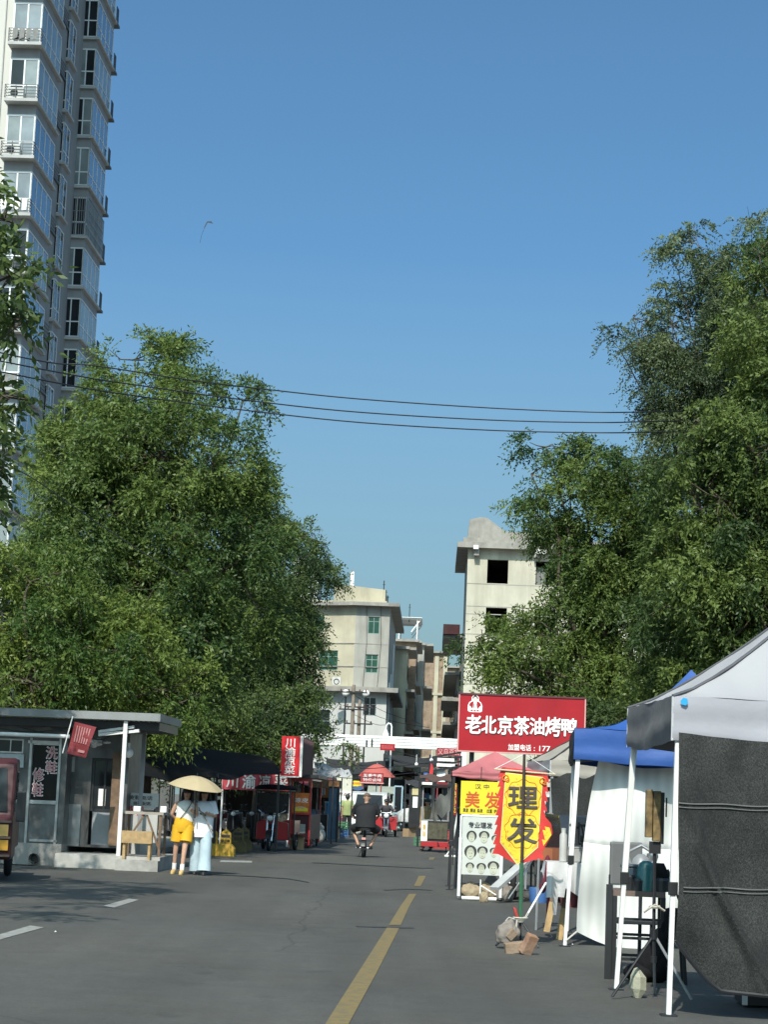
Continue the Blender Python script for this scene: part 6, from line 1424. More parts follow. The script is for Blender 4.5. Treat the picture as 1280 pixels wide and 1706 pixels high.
# ---- beige tent
be = mat('beige tent cloth', (.36, .33, .28), .75, var=.08, scale=2, bump=.2, trans=.12); beg = mat('grey tent slope cloth', (.3, .31, .32), .75, var=.1, bump=.2)
E0 = P(917, 1300, 36.0); E0.z = 0; EF = P(879, 1300, 37.6); EF.z = 0
E0b = P(915, 1300, 36.0); zee, zev = P(917, 1266, 36).z, P(917, 1292, 36).z
ed = Vector((-.25, 2.0, 0)); er = Vector((1.0, .12, 0)).normalized()
bec = [E0, E0 + er * 2.0, E0 + er * 2.0 + ed * .95, P(879, 1300, 37.9).xy.to_3d()]
popup_tent('beige and grey tent behind the barber banner', bec, zee, zev, P(985, 1212, 37).z, be, be, grey_metal, mat('black seam', (.03, .03, .03), .7), beg, sag=1.1, apex_off=(-.05, 0), truss=False)
# ---- pink canopy with black column
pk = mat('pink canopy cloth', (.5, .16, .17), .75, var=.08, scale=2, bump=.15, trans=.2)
pa_, pb_ = P(752, 1300, 37.5), P(895, 1300, 37.5)
pc = [Vector((pa_.x, 37.0, 0)), Vector((pb_.x, 37.0, 0)), Vector((pb_.x + .05, 38.7, 0)), Vector((pa_.x + .05, 38.7, 0))]
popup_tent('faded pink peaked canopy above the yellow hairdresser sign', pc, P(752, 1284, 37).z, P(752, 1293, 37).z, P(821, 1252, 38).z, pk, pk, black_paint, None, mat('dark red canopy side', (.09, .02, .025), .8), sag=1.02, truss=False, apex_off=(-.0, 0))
cp = thing('black_column', 'tall black wrapped column left of the hairdresser signs', 'column', G(763, 1479), -A_ST)
MB().loft([((0, 0, 0), .075, .075), ((.0, 0, .6), .062, .065), ((.01, 0, 1.3), .07, .066), ((.0, 0, 2.08), .066, .066)], 12).build('wrap', mat('black wrapping', (.02, .022, .025), .75, var=.35, scale=7, bump=.4), cp, smooth=True)
bb = MB(); q = rect(cp, 757, 1288, 832, 1304, 36.4)
bb.grid(lambda u, v: (q[0] + (q[1] - q[0]) * u, -.06 + .03 * math.sin(9 * u), q[2] + (q[3] - q[2]) * v - .03 * math.sin(6 * u)), 16, 3); bb.build('top_cloth', cloth_black, cp)
# yellow sign
ys = thing('hairdresser_sign', 'yellow hairdresser sign with red characters hung on the black column', 'sign', P(800, 1400, 36.2).xy.to_3d(), -A_ST)
q = rect(ys, 768, 1302, 834, 1356, 36.2); MB().bx(q[0], q[1], 0, .02, q[2], q[3]).build('board', yellow_sign, ys)
def px_text(root, s, box, Y, m, bold=.0, name='lettering', off=-.003, **k):
    a = rect(root, *box, Y); return lettering(s, a[0], a[1], a[2], a[3], off, m, root, name, bold, .004, **k)
rl_ = mat('orange red lettering', (.55, .08, .02), .5)
px_text(ys, '汉 中', (792, 1306, 815, 1314), 36.2, dark_letter); px_text(ys, '美 发', (776, 1319, 832, 1345), 36.2, rl_, .025)
px_text(ys, '烫发  焗油  染发     拉直  护理', (772, 1347, 832, 1353), 36.2, dark_letter, .02)
MB().bx(q[0] + .1, q[1], -.01, .02, q[2] - .09, q[2] - .05).build('lamp_tube', white_plain, ys)
MB().bar(((q[0] + q[1]) / 2, .05, q[3] + .25), ((q[0] + q[1]) / 2, .05, q[3] - .1), .015).bar((q[0] + .05, .04, q[2] + .1), (q[0] - .1, .06, q[2] + .1), .02).build('hanger', dark_metal, ys)
# hairstyle poster in white pipe frame
YP = 31.7
ps = thing('hairstyle_poster', 'white hairstyle poster board with nine heads in a pipe frame', 'poster board', G(800, 1500), -A_ST)
q = rect(ps, 770, 1364, 838, 1462, YP); MB().bx(q[0], q[1], 0, .012, q[2], q[3]).build('poster', mat('pale poster print', (.52, .53, .49), .5, var=.06, dirt=.2, dcol=(.36, .36, .3), streak=False), ps)
px_text(ps, '专业理发', (782, 1371, 823, 1381), YP, dark_letter, .03)
hd = MB(); fc_ = MB(); fe = MB()
heads = [(787, 1396, 9), (809, 1397, 10), (829, 1402, 8), (785, 1424, 11), (806, 1424, 10), (826, 1424, 8), (784, 1450, 8), (804, 1452, 9), (825, 1451, 11)]
for k, (hx, hy, r_) in enumerate(heads):
    c_ = toL(ps, P(hx, hy, YP)); R_ = r_ / S(YP)
    el = lambda cx, cz, rx, rz, n=18: [(cx + rx * math.cos(2 * PI * i / n), cz + rz * math.sin(2 * PI * i / n)) for i in range(n)]
    fc_.prism(el(c_.x, c_.z - .12 * R_, .62 * R_, .95 * R_), -.0035, -.0005)
    hh = el(c_.x, c_.z + .35 * R_, .92 * R_, .72 * R_) if k not in (0, 3) else el(c_.x, c_.z + .15 * R_, .98 * R_, 1.0 * R_)
    hd.prism(hh, -.003, -.0008)
    lo = el(c_.x, c_.z - .35 * R_, .6 * R_, .58 * R_); fe.prism(lo, -.0055, -.0036)
    hd.bx(c_.x - .3 * R_, c_.x - .1 * R_, -.0066, -.0056, c_.z - .12 * R_, c_.z - .04 * R_).bx(c_.x + .1 * R_, c_.x + .3 * R_, -.0066, -.0056, c_.z - .12 * R_, c_.z - .04 * R_).bx(c_.x - .12 * R_, c_.x + .12 * R_, -.0066, -.0056, c_.z - .66 * R_, c_.z - .6 * R_)
hd.build('hair_print', mat('dark hair print', (.03, .03, .028), .6, var=.3), ps); fc_.build('neck_print', mat('grey face print', (.36, .36, .28), .6), ps); fe.build('face_print', mat('pale face print', (.46, .46, .36), .6), ps)
pf = MB(); q2 = rect(ps, 767, 1362, 839, 1500, YP)
for x in (q2[0], q2[1]): pf.tube([(x, .02, .03), (x, .02, q2[3])], .018, 8)
pf.tube([(q2[0], .02, q2[3]), (q2[1], .02, q2[3])], .018, 8); pf.build('frame', white_paint, ps)
tb2 = MB()
for x in (q2[0], q2[1]): tb2.tube([(x, -.03, .06), (x, -.03, .98)], .028, 8)
tb2.tube([(q2[0] + .05, -.04, .035), (q2[1] - .06, -.04, .035)], .028, 8).tube([(0, .0, .05), (0, .0, .33)], .012, 6).tube([(0, .0, .24), (.25, -.0, .1)], .012, 6); tb2.build('pipe_base', white_paint, ps)
sd_m = mat('sand stone', (.32, .25, .16), .85, var=.25, scale=7, bump=.6, bscale=14, dirt=.3, streak=False); rk_m = mat('grey brown rock', (.22, .19, .165), .88, var=.25, scale=6, bump=.6, bscale=12)
def rock(label, loc, r_, m, seed, name='rock', rz=0):
    rr = random.Random(seed); bm = bmesh.new(); bmesh.ops.create_icosphere(bm, subdivisions=4, radius=1)
    off = Vector((rr.uniform(0, 50), rr.uniform(0, 50), rr.uniform(0, 50)))
    for v in bm.verts:
        n = mnoise.noise(v.co * 1.3 + off) * .34 + mnoise.noise(v.co * 3.5 + off) * .14 + mnoise.noise(v.co * 9 + off) * .05; v.co *= 1 + n
        v.co.x *= r_[0]; v.co.y *= r_[1]; v.co.z = max(v.co.z * r_[2], -r_[2] * .62)
    me = bpy.data.meshes.new(name); bm.to_mesh(me); bm.free(); me.materials.append(m); me.polygons.foreach_set('use_smooth', [True] * len(me.polygons)); o = bpy.data.objects.new(name, me); C.objects.link(o)
    o.location = Vector(loc) + Vector((0, 0, r_[2] * .62)); o.rotation_euler = (0, 0, rz); return tag(o, label, 'rock')
g0 = G(800, 1494)
rock('tan rock at the left behind the poster frame foot', ps.location + Vector((-.14, .16, 0)), (.17, .13, .16), sd_m, 1)
rock('pale broken rock in the middle behind the poster frame', ps.location + Vector((.09, .2, 0)), (.15, .13, .17), sd_m, 2); rock('brown rock on top between the poster rocks', ps.location + Vector((.2, .34, 0.05)), (.13, .12, .2), rk_m, 3)
rock('rounded grey rock right of the poster frame foot', ps.location + Vector((.4, .12, 0)), (.13, .12, .17), rk_m, 4); rock('small flat stone pinned on the lower frame pipe', G(806, 1502) + Vector((0, -.1, 0)), (.07, .05, .1), sd_m, 5)
rock('low dark rubble right of the poster board', G(875, 1500) + Vector((0, .3, 0)), (.3, .2, .09), mat('dark rubble', (.06, .06, .058), .9, var=.4, scale=8, bump=.6), 6); rock('second low dark rubble lump by the plank', G(858, 1492) + Vector((0, .5, 0)), (.22, .2, .12), mat('dark rubble', (.06, .06, .058)), 7)
t = MB().bar(P(824, 1480, 32.6), P(878, 1432, 33.4), .16, .05).build('plank', mat('grey board', (.38, .38, .37), .7, dirt=.3), None); tag(t, 'grey leaning plank between the poster board and the banner', 'plank')
# ---- barber banner on its pole
YF = G(866, 1577).y
bf = thing('banner_stand', 'thin dark banner pole on folding legs weighed down by bricks', 'stand', G(866, 1577), -A_ST)
tp2 = toL(bf, P(874, 1256, YF)); hb = P(866, 1535, YF).z
MB().tube([(0, 0, .16), (tp2.x * .45, 0, tp2.z * .5), tuple(tp2)], .016, 8).build('pole', mat('dark brown pole', (.05, .035, .03), .5), bf)
MB().tube([(0, -.0, .28), (-.005, -.0, P(866, 1437, YF).z)], .022, 8).build('sleeve', mat('green sleeve', (.035, .12, .06), .5), bf)
for (x, y_) in ((-.26, -.2), (.2, -.16), (.02, .35)): MB().tube([(0, 0, .3), (x, y_, .015)], .012, 6).build('leg', black_paint, bf)
MB().tube([(.02, .02, .25), tuple(toL(bf, P(910, 1470, YF + .3)))], .012, 6).tube([tuple(toL(bf, P(848, 1496, YF + .2))), tuple(toL(bf, P(866, 1470, YF)))], .008, 6).tube([tuple(toL(bf, P(872, 1458, YF + .2))), tuple(toL(bf, P(891, 1425, YF + .3)))], .01, 6).build('brace', white_paint, bf)
cbr = [toL(bf, P(824, 1281, YF + .05)), toL(bf, P(926, 1290, YF + .05))]
MB().tube(cbr, .011, 6).build('crossbar', mat('pale bamboo', (.5, .42, .28), .6), bf); 
st_ = MB()
for e in cbr: st_.tube([tuple(tp2), e], .004, 4)
st_.build('string', white_plain, bf)
cf = thing('barber_banner', 'yellow barber banner with red flame border hanging from a pole', 'banner', bf.location.copy(), -A_ST)
q = rect(cf, 829, 1283, 915, 1420, YF + .06); cx_, zt_, zb_, w_ = (q[0] + q[1]) / 2, q[3], q[2], (q[1] - q[0])
tipz = P(868, 1441, YF).z
def cloth_y(x, z): 
    k = (zt_ - z)
    return .06 + .03 * math.sin(6 * (x - cx_) + 2.2 * k) * min(1, 2 * k) + .015 * math.sin(17 * (x - cx_) - 3 * k) * min(1, k)
def pennant(hw, z_top, z_side, z_tip, off, flame=0.0, sk=-.05):
    def f(u, v):
        s_ = 2 * u - 1; zb = z_tip + (z_side - z_tip) * abs(s_)
        z = z_top + (zb - z_top) * v; x = cx_ + s_ * hw - (z_top - z) * .045 - .012 * s_
        if flame: x += math.copysign(1, s_) * flame * (abs(s_) ** 8) * ((v * 9.0) % 1.0); z -= flame * .6 * (abs(s_) ** 8) * ((v * 9.0) % 1.0)
        if abs(s_) > .01: z -= .018 * s_ * 1
        return Vector((x, cloth_y(x, z) + off, z))
    return f
rf_ = pennant(w_ * .45, zt_, zb_ - .02, tipz - .0, 0, .04); a = MB().grid(rf_, 40, 108); a.grid(lambda u, v: rf_(u, v) + Vector((0, .006, 0)), 40, 108)
a.build('border', mat('red banner border', (.55, .03, .025), .7, var=.15, scale=6, bump=.15), cf, smooth=True)
zi = zb_ + .09
yf_ = pennant(w_ * .385, zt_ - .055, zi, zi - .22, -.006); inn = MB().grid(yf_, 30, 40); inn.build('edge_trim', mat('pale yellow trim', (.75, .66, .25), .7), cf, smooth=True)
def orn_mat():
    M = mat('yellow banner cloth', (.74, .55, .035), .7, var=.1, scale=4, bump=.12); nt = M.node_tree; N = nt.nodes; L = nt.links; b = N['Principled BSDF']; src = b.inputs['Base Color'].links[0].from_socket
    tc = N.new('ShaderNodeTexCoord'); n = N.new('ShaderNodeTexNoise'); n.inputs['Scale'].default_value = 13; n.inputs['Detail'].default_value = 3; n.inputs['Distortion'].default_value = 1.6; L.new(tc.outputs['Object'], n.inputs['Vector'])
    r = N.new('ShaderNodeMapRange'); r.inputs[1].default_value = .6; r.inputs[2].default_value = .64; L.new(n.outputs['Fac'], r.inputs[0])
    mx = N.new('ShaderNodeMix'); mx.data_type = 'RGBA'; L.new(r.outputs[0], mx.inputs[0]); L.new(src, mx.inputs[6]); mx.inputs[7].default_value = (.66, .3, .04, 1); L.new(mx.outputs[2], b.inputs['Base Color']); return M
yi = pennant(w_ * .37, zt_ - .065, zi + .01, zi - .195, -.011); MB().grid(yi, 30, 40).build('field', orn_mat(), cf, smooth=True)
orn = mat('orange ornament', (.66, .2, .03), .6)
def ring(cx, cz, R_):
    pts = [(cx + R_ * math.cos(a) * (1 + .06 * math.sin(9 * a)), 0, cz + R_ * math.sin(a) * (1 + .06 * math.sin(9 * a))) for a in np.linspace(0, 2 * PI, 60)]
    return [Vector((p[0], cloth_y(p[0], p[2]) - .014, p[2])) for p in pts]
og = MB()
c1 = rect(cf, 848, 1311, 896, 1345, YF); c2 = rect(cf, 847, 1363, 895, 1403, YF)
for c_ in (c1, c2): og.tube(ring((c_[0] + c_[1]) / 2, (c_[2] + c_[3]) / 2, .19), .003, 4)
for (px, py) in ((843, 1296), (905, 1301)):
    v = toL(cf, P(px, py, YF)); og.tube(ring(v.x, v.z, .032), .006, 4); og.tube(ring(v.x + .02, v.z - .02, .02), .005, 4)
og.build('ornament', orn, cf)
lettering('理', c1[0], c1[1], c1[2], c1[3], -.016, mat('grey brown lettering', (.075, .06, .055), .6), cf, bold=.035, depth=.004, warp=cloth_y); lettering('发', c2[0], c2[1], c2[2], c2[3], -.016, mat('grey brown lettering', (.07, .05, .045)), cf, bold=.035, depth=.004, warp=cloth_y)
# second smaller flag and red poles right of the banner
sf = thing('small_banner', 'second smaller yellow and red banner half hidden behind the barber banner', 'banner', P(912, 1420, 26).xy.to_3d(), -A_ST)
q = rect(sf, 893, 1345, 921, 1425, 26)
MB().prism([(q[0], q[3]), (q[0], q[2] + .1), (q[0] + .06, q[2]), (q[1], q[3] - .32), (q[1] - .02, q[3] - .2)], 0, .008).build('border', mat('red banner border', (.5, .03, .03)), sf)
MB().prism([(q[0], q[3] - .22), (q[0], q[2] + .16), (q[0] + .07, q[2] + .08), (q[1] - .015, q[3] - .34), (q[1] - .04, q[3] - .25)], -.006, -.001).build('field', mat('yellow banner cloth', (.6, .45, .04)), sf)
MB().tube([(q[0] + .04, .02, 0), (q[0] + .06, .02, q[3] + .1)], .016, 6).build('pole', grey_metal, sf)
lumps('red_bundle', 'dark red folded cloth bundle behind the banner foot', 'bundle', P(913, 1420, 27).xy.to_3d() + Vector((0, 0, .75)), mat('dark red cloth', (.13, .015, .03), .9, var=.3, bump=.3), [((0, 0, -.05), (.05, .06, .2)), ((.05, 0, -.12), (.05, .07, .2)), ((-.05, 0, -.2), (.06, .07, .14)), ((.02, 0, -.75), (.02, .02, .6))])
tr_ = thing('orange_cart', 'low rusty orange cart behind the barber banner', 'cart', P(880, 1420, 34).xy.to_3d(), -A_ST)
q = rect(tr_, 842, 1412, 925, 1432, 34); MB().bx(q[0], q[1], 0, .9, q[2], q[3]).build('deck', mat('rusty orange deck', (.27, .085, .03), .6, var=.2, dirt=.3), tr_)
for x in (q[0] + .15, q[1] - .15): wheel(tr_, (x, .2, .26), .26, .1); wheel(tr_, (x, .7, .26), .26, .1)
# ---- bricks weighing the banner stand
brk = mat('grey red brick', (.27, .185, .125), .9, var=.22, scale=9, bump=.4, bscale=30, dirt=.5, dcol=(.28, .26, .22), streak=False)
def brick_obj(label, loc, rot, d=(.21, .1, .1), m=brk):
    o = MB().box((0, 0, 0), d).build('brick', m, None, bevel=.008); o.location = loc; o.rotation_euler = rot; return tag(o, label, 'brick')
bl_ = G(866, 1585)
brick_obj('pale brick lying in front of the banner stand', G(857, 1588) + Vector((0, 0, .06)), (.1, -.14, .12), (.2, .1, .11))
brick_obj('red topped brick tilted at the right of the banner stand', G(881, 1590) + Vector((0, 0, .105)), (.35, .3, .4), (.11, .1, .21), mat('orange red brick', (.3, .165, .1), .9, var=.3, scale=9, bump=.4, bscale=30, dirt=.6, dcol=(.27, .24, .2), streak=False))
brick_obj('broken brick leaning behind the pale front brick', G(852, 1582) + Vector((0, .1, .16)), (.3, .7, .4), (.09, .08, .11))
rock('rough tan rock at the left of the banner stand', G(846, 1581) + Vector((.0, .1, .06)), (.12, .11, .14), rk_m, 9)
ro = MB()
for k in range(3): ro.disc((0, 0, .0 + .02 * k), .05 + .012 * k, .01, 'z', 16, 5)
ro.tube([(-.05, -.03, .02), (-.13, -.05, .04), (-.16, -.04, .0)], .01, 6).tube([(.05, 0, .04), (.08, 0, .1)], .01, 6).tube([(-.04, -.05, .02), (-.05, -.07, -.08), (-.06, -.07, -.14)], .01, 6)
o = ro.build('rope', mat('pale rope', (.45, .42, .36)), None, smooth=True); o.location = bf.location + Vector((0, 0, .27)); tag(o, 'pale rope tied round the foot of the banner pole', 'rope')
o = MB().tube([(0, 0, 0), (-.02, 0, .05), (-.035, 0, .1), (-.05, .0, .12)], [.02, .02, .018, .01], 7).build('ribbon', mat('red ribbon', (.35, .04, .03), .7), None, smooth=True); o.location = bf.location + Vector((-.03, -.03, .3)); tag(o, 'short red ribbon knotted low on the banner pole', 'ribbon')
# ---- cloth covered table with wooden legs
tt = thing('stall_table', 'trestle table with pale wooden legs under the blue tent', 'table', P(950, 1500, 24.0).xy.to_3d(), -A_ST)
q = rect(tt, 912, 1438, 1010, 1444, 24.0); H = q[3]
MB().bx(q[0] + .03, q[1], -.02, .6, H - .03, H).build('tabletop', old_wood, tt)
for (px, pyb, tl) in ((911, 1552, .06), (932, 1565, .05)):
    b_ = toL(tt, G(px, pyb)); MB().bar((b_.x, b_.y, 0), (b_.x + tl, b_.y + .02, .36), .075, .03).build('leg', wood, tt); MB().bar((b_.x + tl, b_.y + .04, .3), (b_.x + tl * 1.6, b_.y + .1, H - .03), .07, .03).build('leg_brace', old_wood, tt)
for x in (q[1] - .1,): MB().bar((x, .5, 0), (x, .5, H - .03), .06).build('leg', old_wood, tt)
tc_ = thing('tablecloth', 'white cloth hanging in folds over the stall table', 'tablecloth', tt.location.copy(), -A_ST)
def tcl(u, v):
    x = q[0] + (q[1] - q[0]) * u
    if v < .4: return (x, .62 - .66 * v / .4, H + .006)
    k = (v - .4) / .6; drop = .42 * k * (1 - .35 * (.5 + .5 * math.sin(6 * u + .3)) * (1 if u > .3 else .2)) + (.2 * k if .1 < u < .2 else 0)
    return (x, -.04 - .03 * k - .05 * k * math.sin(22 * u), H + .006 - drop)
s_ = MB().grid(tcl, 50, 20)
def tcs(u, v): return (q[0] - .01 - .04 * v + .02 * math.sin(9 * u) * v, .62 - .66 * u, H + .006 - .3 * v * (.7 + .3 * math.sin(7 * u)))
s_.grid(tcs, 16, 8); s_.build('cloth', mat('white table cloth', (.6, .6, .6), .8, var=.08, bump=.2, trans=.1), tc_, smooth=True)
def on_table(name, label, cat, px, build, m, y=.25, smooth=False, bevel=0):
    mb = MB(); build(mb); o = mb.build(name, m, None, smooth=smooth, bevel=bevel); c_ = toL(tt, P(px, 1440, 24.0 + y))
    o.location = Matrix.Translation(tt.location) @ Matrix.Rotation(-A_ST, 4, 'Z') @ Vector((c_.x, y, H + .013)); o.rotation_euler = (0, 0, -A_ST); return tag(o, label, cat)
on_table('grey_box', 'square grey metal box on the cloth covered table', 'box', 956, lambda b: b.bx(-.09, .09, -.08, .08, 0, .15).bx(-.095, .095, -.085, .085, .152, .17), mat('dull grey box', (.28, .28, .27), .6), bevel=.006)
on_table('white_canister', 'tall white canister at the left of the stall table', 'canister', 938, lambda b: b.loft([((0, 0, 0), .045, .045), ((0, 0, .3), .045, .045), ((0, 0, .33), .025, .025), ((0, 0, .38), .03, .03)], 12), mat('dull white plastic', (.42, .42, .4), .5), .1, True)
on_table('clipper_rack', 'black rack of clippers behind the grey box', 'rack', 962, lambda b: b.bar((-.12, 0, 0), (-.04, 0, .42), .02).bar((.12, 0, 0), (.04, 0, .42), .02).bar((-.08, 0, .2), (.08, 0, .2), .02).bar((0, .02, .2), (0, .02, .45), .04).bx(-.1, .1, -.03, .03, .4, .43), black_paint, .45)
on_table('dark_case', 'dark open case at the right of the grey box', 'case', 984, lambda b: b.bx(-.12, .12, -.1, .1, 0, .22).bx(-.12, .12, .08, .1, .222, .3), dk, .4, bevel=.01)
o = MB().loft([((0, 0, 0), .14, .12), ((0, 0, .22), .16, .14), ((0, 0, .24), .15, .13)], 16).build('bucket', mat('blue plastic bucket', (.05, .12, .3), .4), None, smooth=True); o.location = G(905, 1508) + Vector((.0, .9, 0)); tag(o, 'small blue bucket under the stall table', 'bucket')
o = MB().loft([((0, 0, 0), .13, .13), ((0, 0, .2), .15, .15), ((0, 0, .22), .14, .14)], 16).build('bucket', mat('dark red bucket', (.14, .02, .025), .5), None, smooth=True); o.location = G(958, 1515) + Vector((0, .9, 0)); tag(o, 'dark red bucket in the shade under the stall table', 'bucket')
car = thing('dark_car', 'dark parked car bonnet seen through the blue tent', 'car', P(1045, 1420, 32).xy.to_3d(), -A_ST + .1)
MB().prismx([(-.1, .3), (-.05, .75), (.9, .92), (1.5, 1.4), (3.0, 1.42), (3.6, 1.0), (4.2, .95), (4.25, .3)], -.85, .85).build('body', mat('dark car paint', (.03, .035, .04), .25, coat=1), car, bevel=.06)
for s_ in (-1, 1):
    wheel(car, (s_ * .8, .75, .31), .31, .18); wheel(car, (s_ * .8, 3.4, .31), .31, .18); MB().ball((s_ * .6, -.05, .66), (.16, .07, .08), 12, 8).build('headlight', lens, car, smooth=True)
MB().add([(-.7, .92, .94), (.7, .92, .94), (.6, 1.44, 1.37), (-.6, 1.44, 1.37)], [(0, 1, 2, 3)]).build('windscreen', g_dark, car)

# ================================================================== DUCK SIGN
YD = 45.0
ds = thing('duck_sign', 'big red roast duck signboard with white characters before the trees', 'sign', P(869, 1345, YD).xy.to_3d(), -.012)
q = rect(ds, 766, 1161, 973, 1253, YD)
MB().bx(q[0], q[1], 0, .12, q[2], q[3]).build('panel', red_sign, ds)
f = MB(); e_ = .03; f.bx(q[0] - e_, q[1] + e_, -.02, .14, q[3] + .002, q[3] + .04); f.build('top_rail', mat('dark red rail', (.09, .02, .025), .6), ds)
f = MB(); f.bx(q[0] - .03, q[0] - .002, -.02, .14, q[2], q[3]).bx(q[1] + .002, q[1] + .03, -.02, .14, q[2], q[3]).bx(q[0] - .03, q[1] + .03, -.02, .14, q[2] - .03, q[2] - .002); f.build('edge_strip', mat('pale pink edge', (.6, .3, .28)), ds)
cs_ = ((776, 1191, 802, 1221), (803, 1193, 827, 1221), (830, 1193, 854, 1223), (857, 1194, 882, 1224), (883, 1196, 907, 1223), (909, 1195, 934, 1226), (936, 1197, 961, 1226))
for ch, b in zip('老北京茶油烤鸭', cs_):
    a = rect(ds, *b, YD); lettering(ch, a[0] - .008, a[1] + .02, a[2] - .025, a[3] - .01, -.0025, mat('black letter shadow', (.06, .01, .012), .6), ds, 'letter_shadow', .04, .002); lettering(ch, a[0], a[1], a[2], a[3], -.006, white_plain, ds, 'lettering', .045, .004)
a = rect(ds, 847, 1240, 885, 1250, YD); lettering('加盟电话', a[0], a[1], a[2], a[3], -.003, white_plain, ds, 'lettering', .035, .004)
a = rect(ds, 890, 1243, 938, 1251.5, YD); lettering(': 177', a[0], a[0] + (a[1] - a[0]) * .56, a[2], a[3], -.003, white_plain, ds, 'lettering', .02, .004)
c_ = toL(ds, P(792, 1171, YD)); u_ = 1 / S(YD)
E = lambda pts: [(c_.x + x * u_, c_.z + z * u_) for x, z in pts]
em = MB().prism(E([(-12, -13), (-9, -15), (9, -15), (12, -13), (12, -4), (10, 1), (6, 4), (6, 9), (4, 12), (0, 14), (-4, 12), (-6, 9), (-6, 4), (-10, 1), (-12, -4)]), -.004, -.001); em.build('emblem_ground', white_plain, ds)
em = MB().prism(E([(-10, -4), (-8.5, 0), (-5, 2.5), (-2.5, 3), (-4, -10), (-8, -5)]), -.007, -.005).prism(E([(10, -4), (8, -5), (4, -10), (2.5, 3), (5, 2.5), (8.5, 0)]), -.007, -.005); em.build('emblem_vest', red_sign, ds)
em = MB().prism(E([(4.6 * math.cos(t), 8.6 + 3.4 * math.sin(t)) for t in np.linspace(0, 2 * PI, 18)[:-1]]), -.007, -.005).prism(E([(2.2 * math.cos(t), 12 + 1.6 * math.sin(t)) for t in np.linspace(0, 2 * PI, 14)[:-1]]), -.0045, -.0042).bx(c_.x - 2.6 * u_, c_.x - 1.6 * u_, -.007, -.005, c_.z - 8 * u_, c_.z - 1 * u_).bx(c_.x + 1.6 * u_, c_.x + 2.6 * u_, -.007, -.005, c_.z - 8 * u_, c_.z - 1 * u_); em.build('emblem_hair', dark_letter, ds)
em = MB().prism(E([(3.2 * math.cos(t), 6.6 + 3.6 * math.sin(t)) for t in np.linspace(0, 2 * PI, 18)[:-1]]), -.0095, -.0075); em.build('emblem_face', mat('emblem face', (.7, .55, .48), .6), ds)
em = MB()
for x in (-7, -2, 3): em.bx(c_.x + x * u_, c_.x + (x + 3.5) * u_, -.007, -.005, c_.z - 13.5 * u_, c_.z - 11 * u_)
em.build('emblem_base_mark', mat('emblem mark', (.4, .05, .05), .6), ds)
for x in (q[0] + .3, q[1] - .3): MB().bar((x, .2, 0), (x, .2, q[3]), .1).build('post', dark_metal, ds)
# ================================================================== PEOPLE
def skin_mesh(name, verts, edges, m, parent, sub=2):
    """verts: {key: ((x,y,z), r)}; a continuous body grown with the skin modifier"""
    keys = list(verts); ix = {k: i for i, k in enumerate(keys)}
    me = bpy.data.meshes.new(name); me.from_pydata([verts[k][0] for k in keys], [(ix[a], ix[b]) for a, b in edges], [])
    o = bpy.data.objects.new(name, me); C.objects.link(o)
    sk = o.modifiers.new('skin', 'SKIN'); sk.use_smooth_shade = True; sk.branch_smoothing = .3
    for i, k in enumerate(keys):
        r = verts[k][1]; sv = me.skin_vertices[0].data[i]; sv.radius = r if isinstance(r, tuple) else (r, r); sv.use_root = (i == 0)
    sb = o.modifiers.new('sub', 'SUBSURF'); sb.levels = sub; sb.render_levels = sub
    dg = bpy.context.evaluated_depsgraph_get(); nm = bpy.data.meshes.new_from_object(o.evaluated_get(dg))
    bpy.data.objects.remove(o); bpy.data.meshes.remove(me)
    nm.name = name; nm.materials.clear(); nm.materials.append(m); nm.polygons.foreach_set('use_smooth', [True] * len(nm.polygons))
    o = bpy.data.objects.new(name, nm); C.objects.link(o); o.parent = parent; return o
def V3(*a): return Vector(a)
def std_pose(h=1.7, step=.1, lean=0.0, facing=-1):
    k = h / 1.7; J = dict(pelvis=(0, 0, .92), spine=(0, lean * .4, 1.1), chest=(0, lean, 1.3), neck=(0, lean, 1.47), head0=(0, lean - .01, 1.53), head=(0, lean - .015, 1.6), crown=(0, lean, 1.66),
        shL=(-.17, lean, 1.4), elL=(-.23, lean + .03, 1.12), wrL=(-.22, lean - .04, .88), shR=(.17, lean, 1.4), elR=(.23, lean + .03, 1.12), wrR=(.22, lean - .04, .88),
        hipL=(-.09, 0, .88), knL=(-.1, -step * .6, .48), anL=(-.1, -step * .5, .08), toL=(-.11, -step * .5 - .15, .035), hipR=(.09, 0, .88), knR=(.1, step * .3, .48), anR=(.1, step, .1), toR=(.11, step - .13, .035))
    return {n: V3(*v) * k for n, v in J.items()}
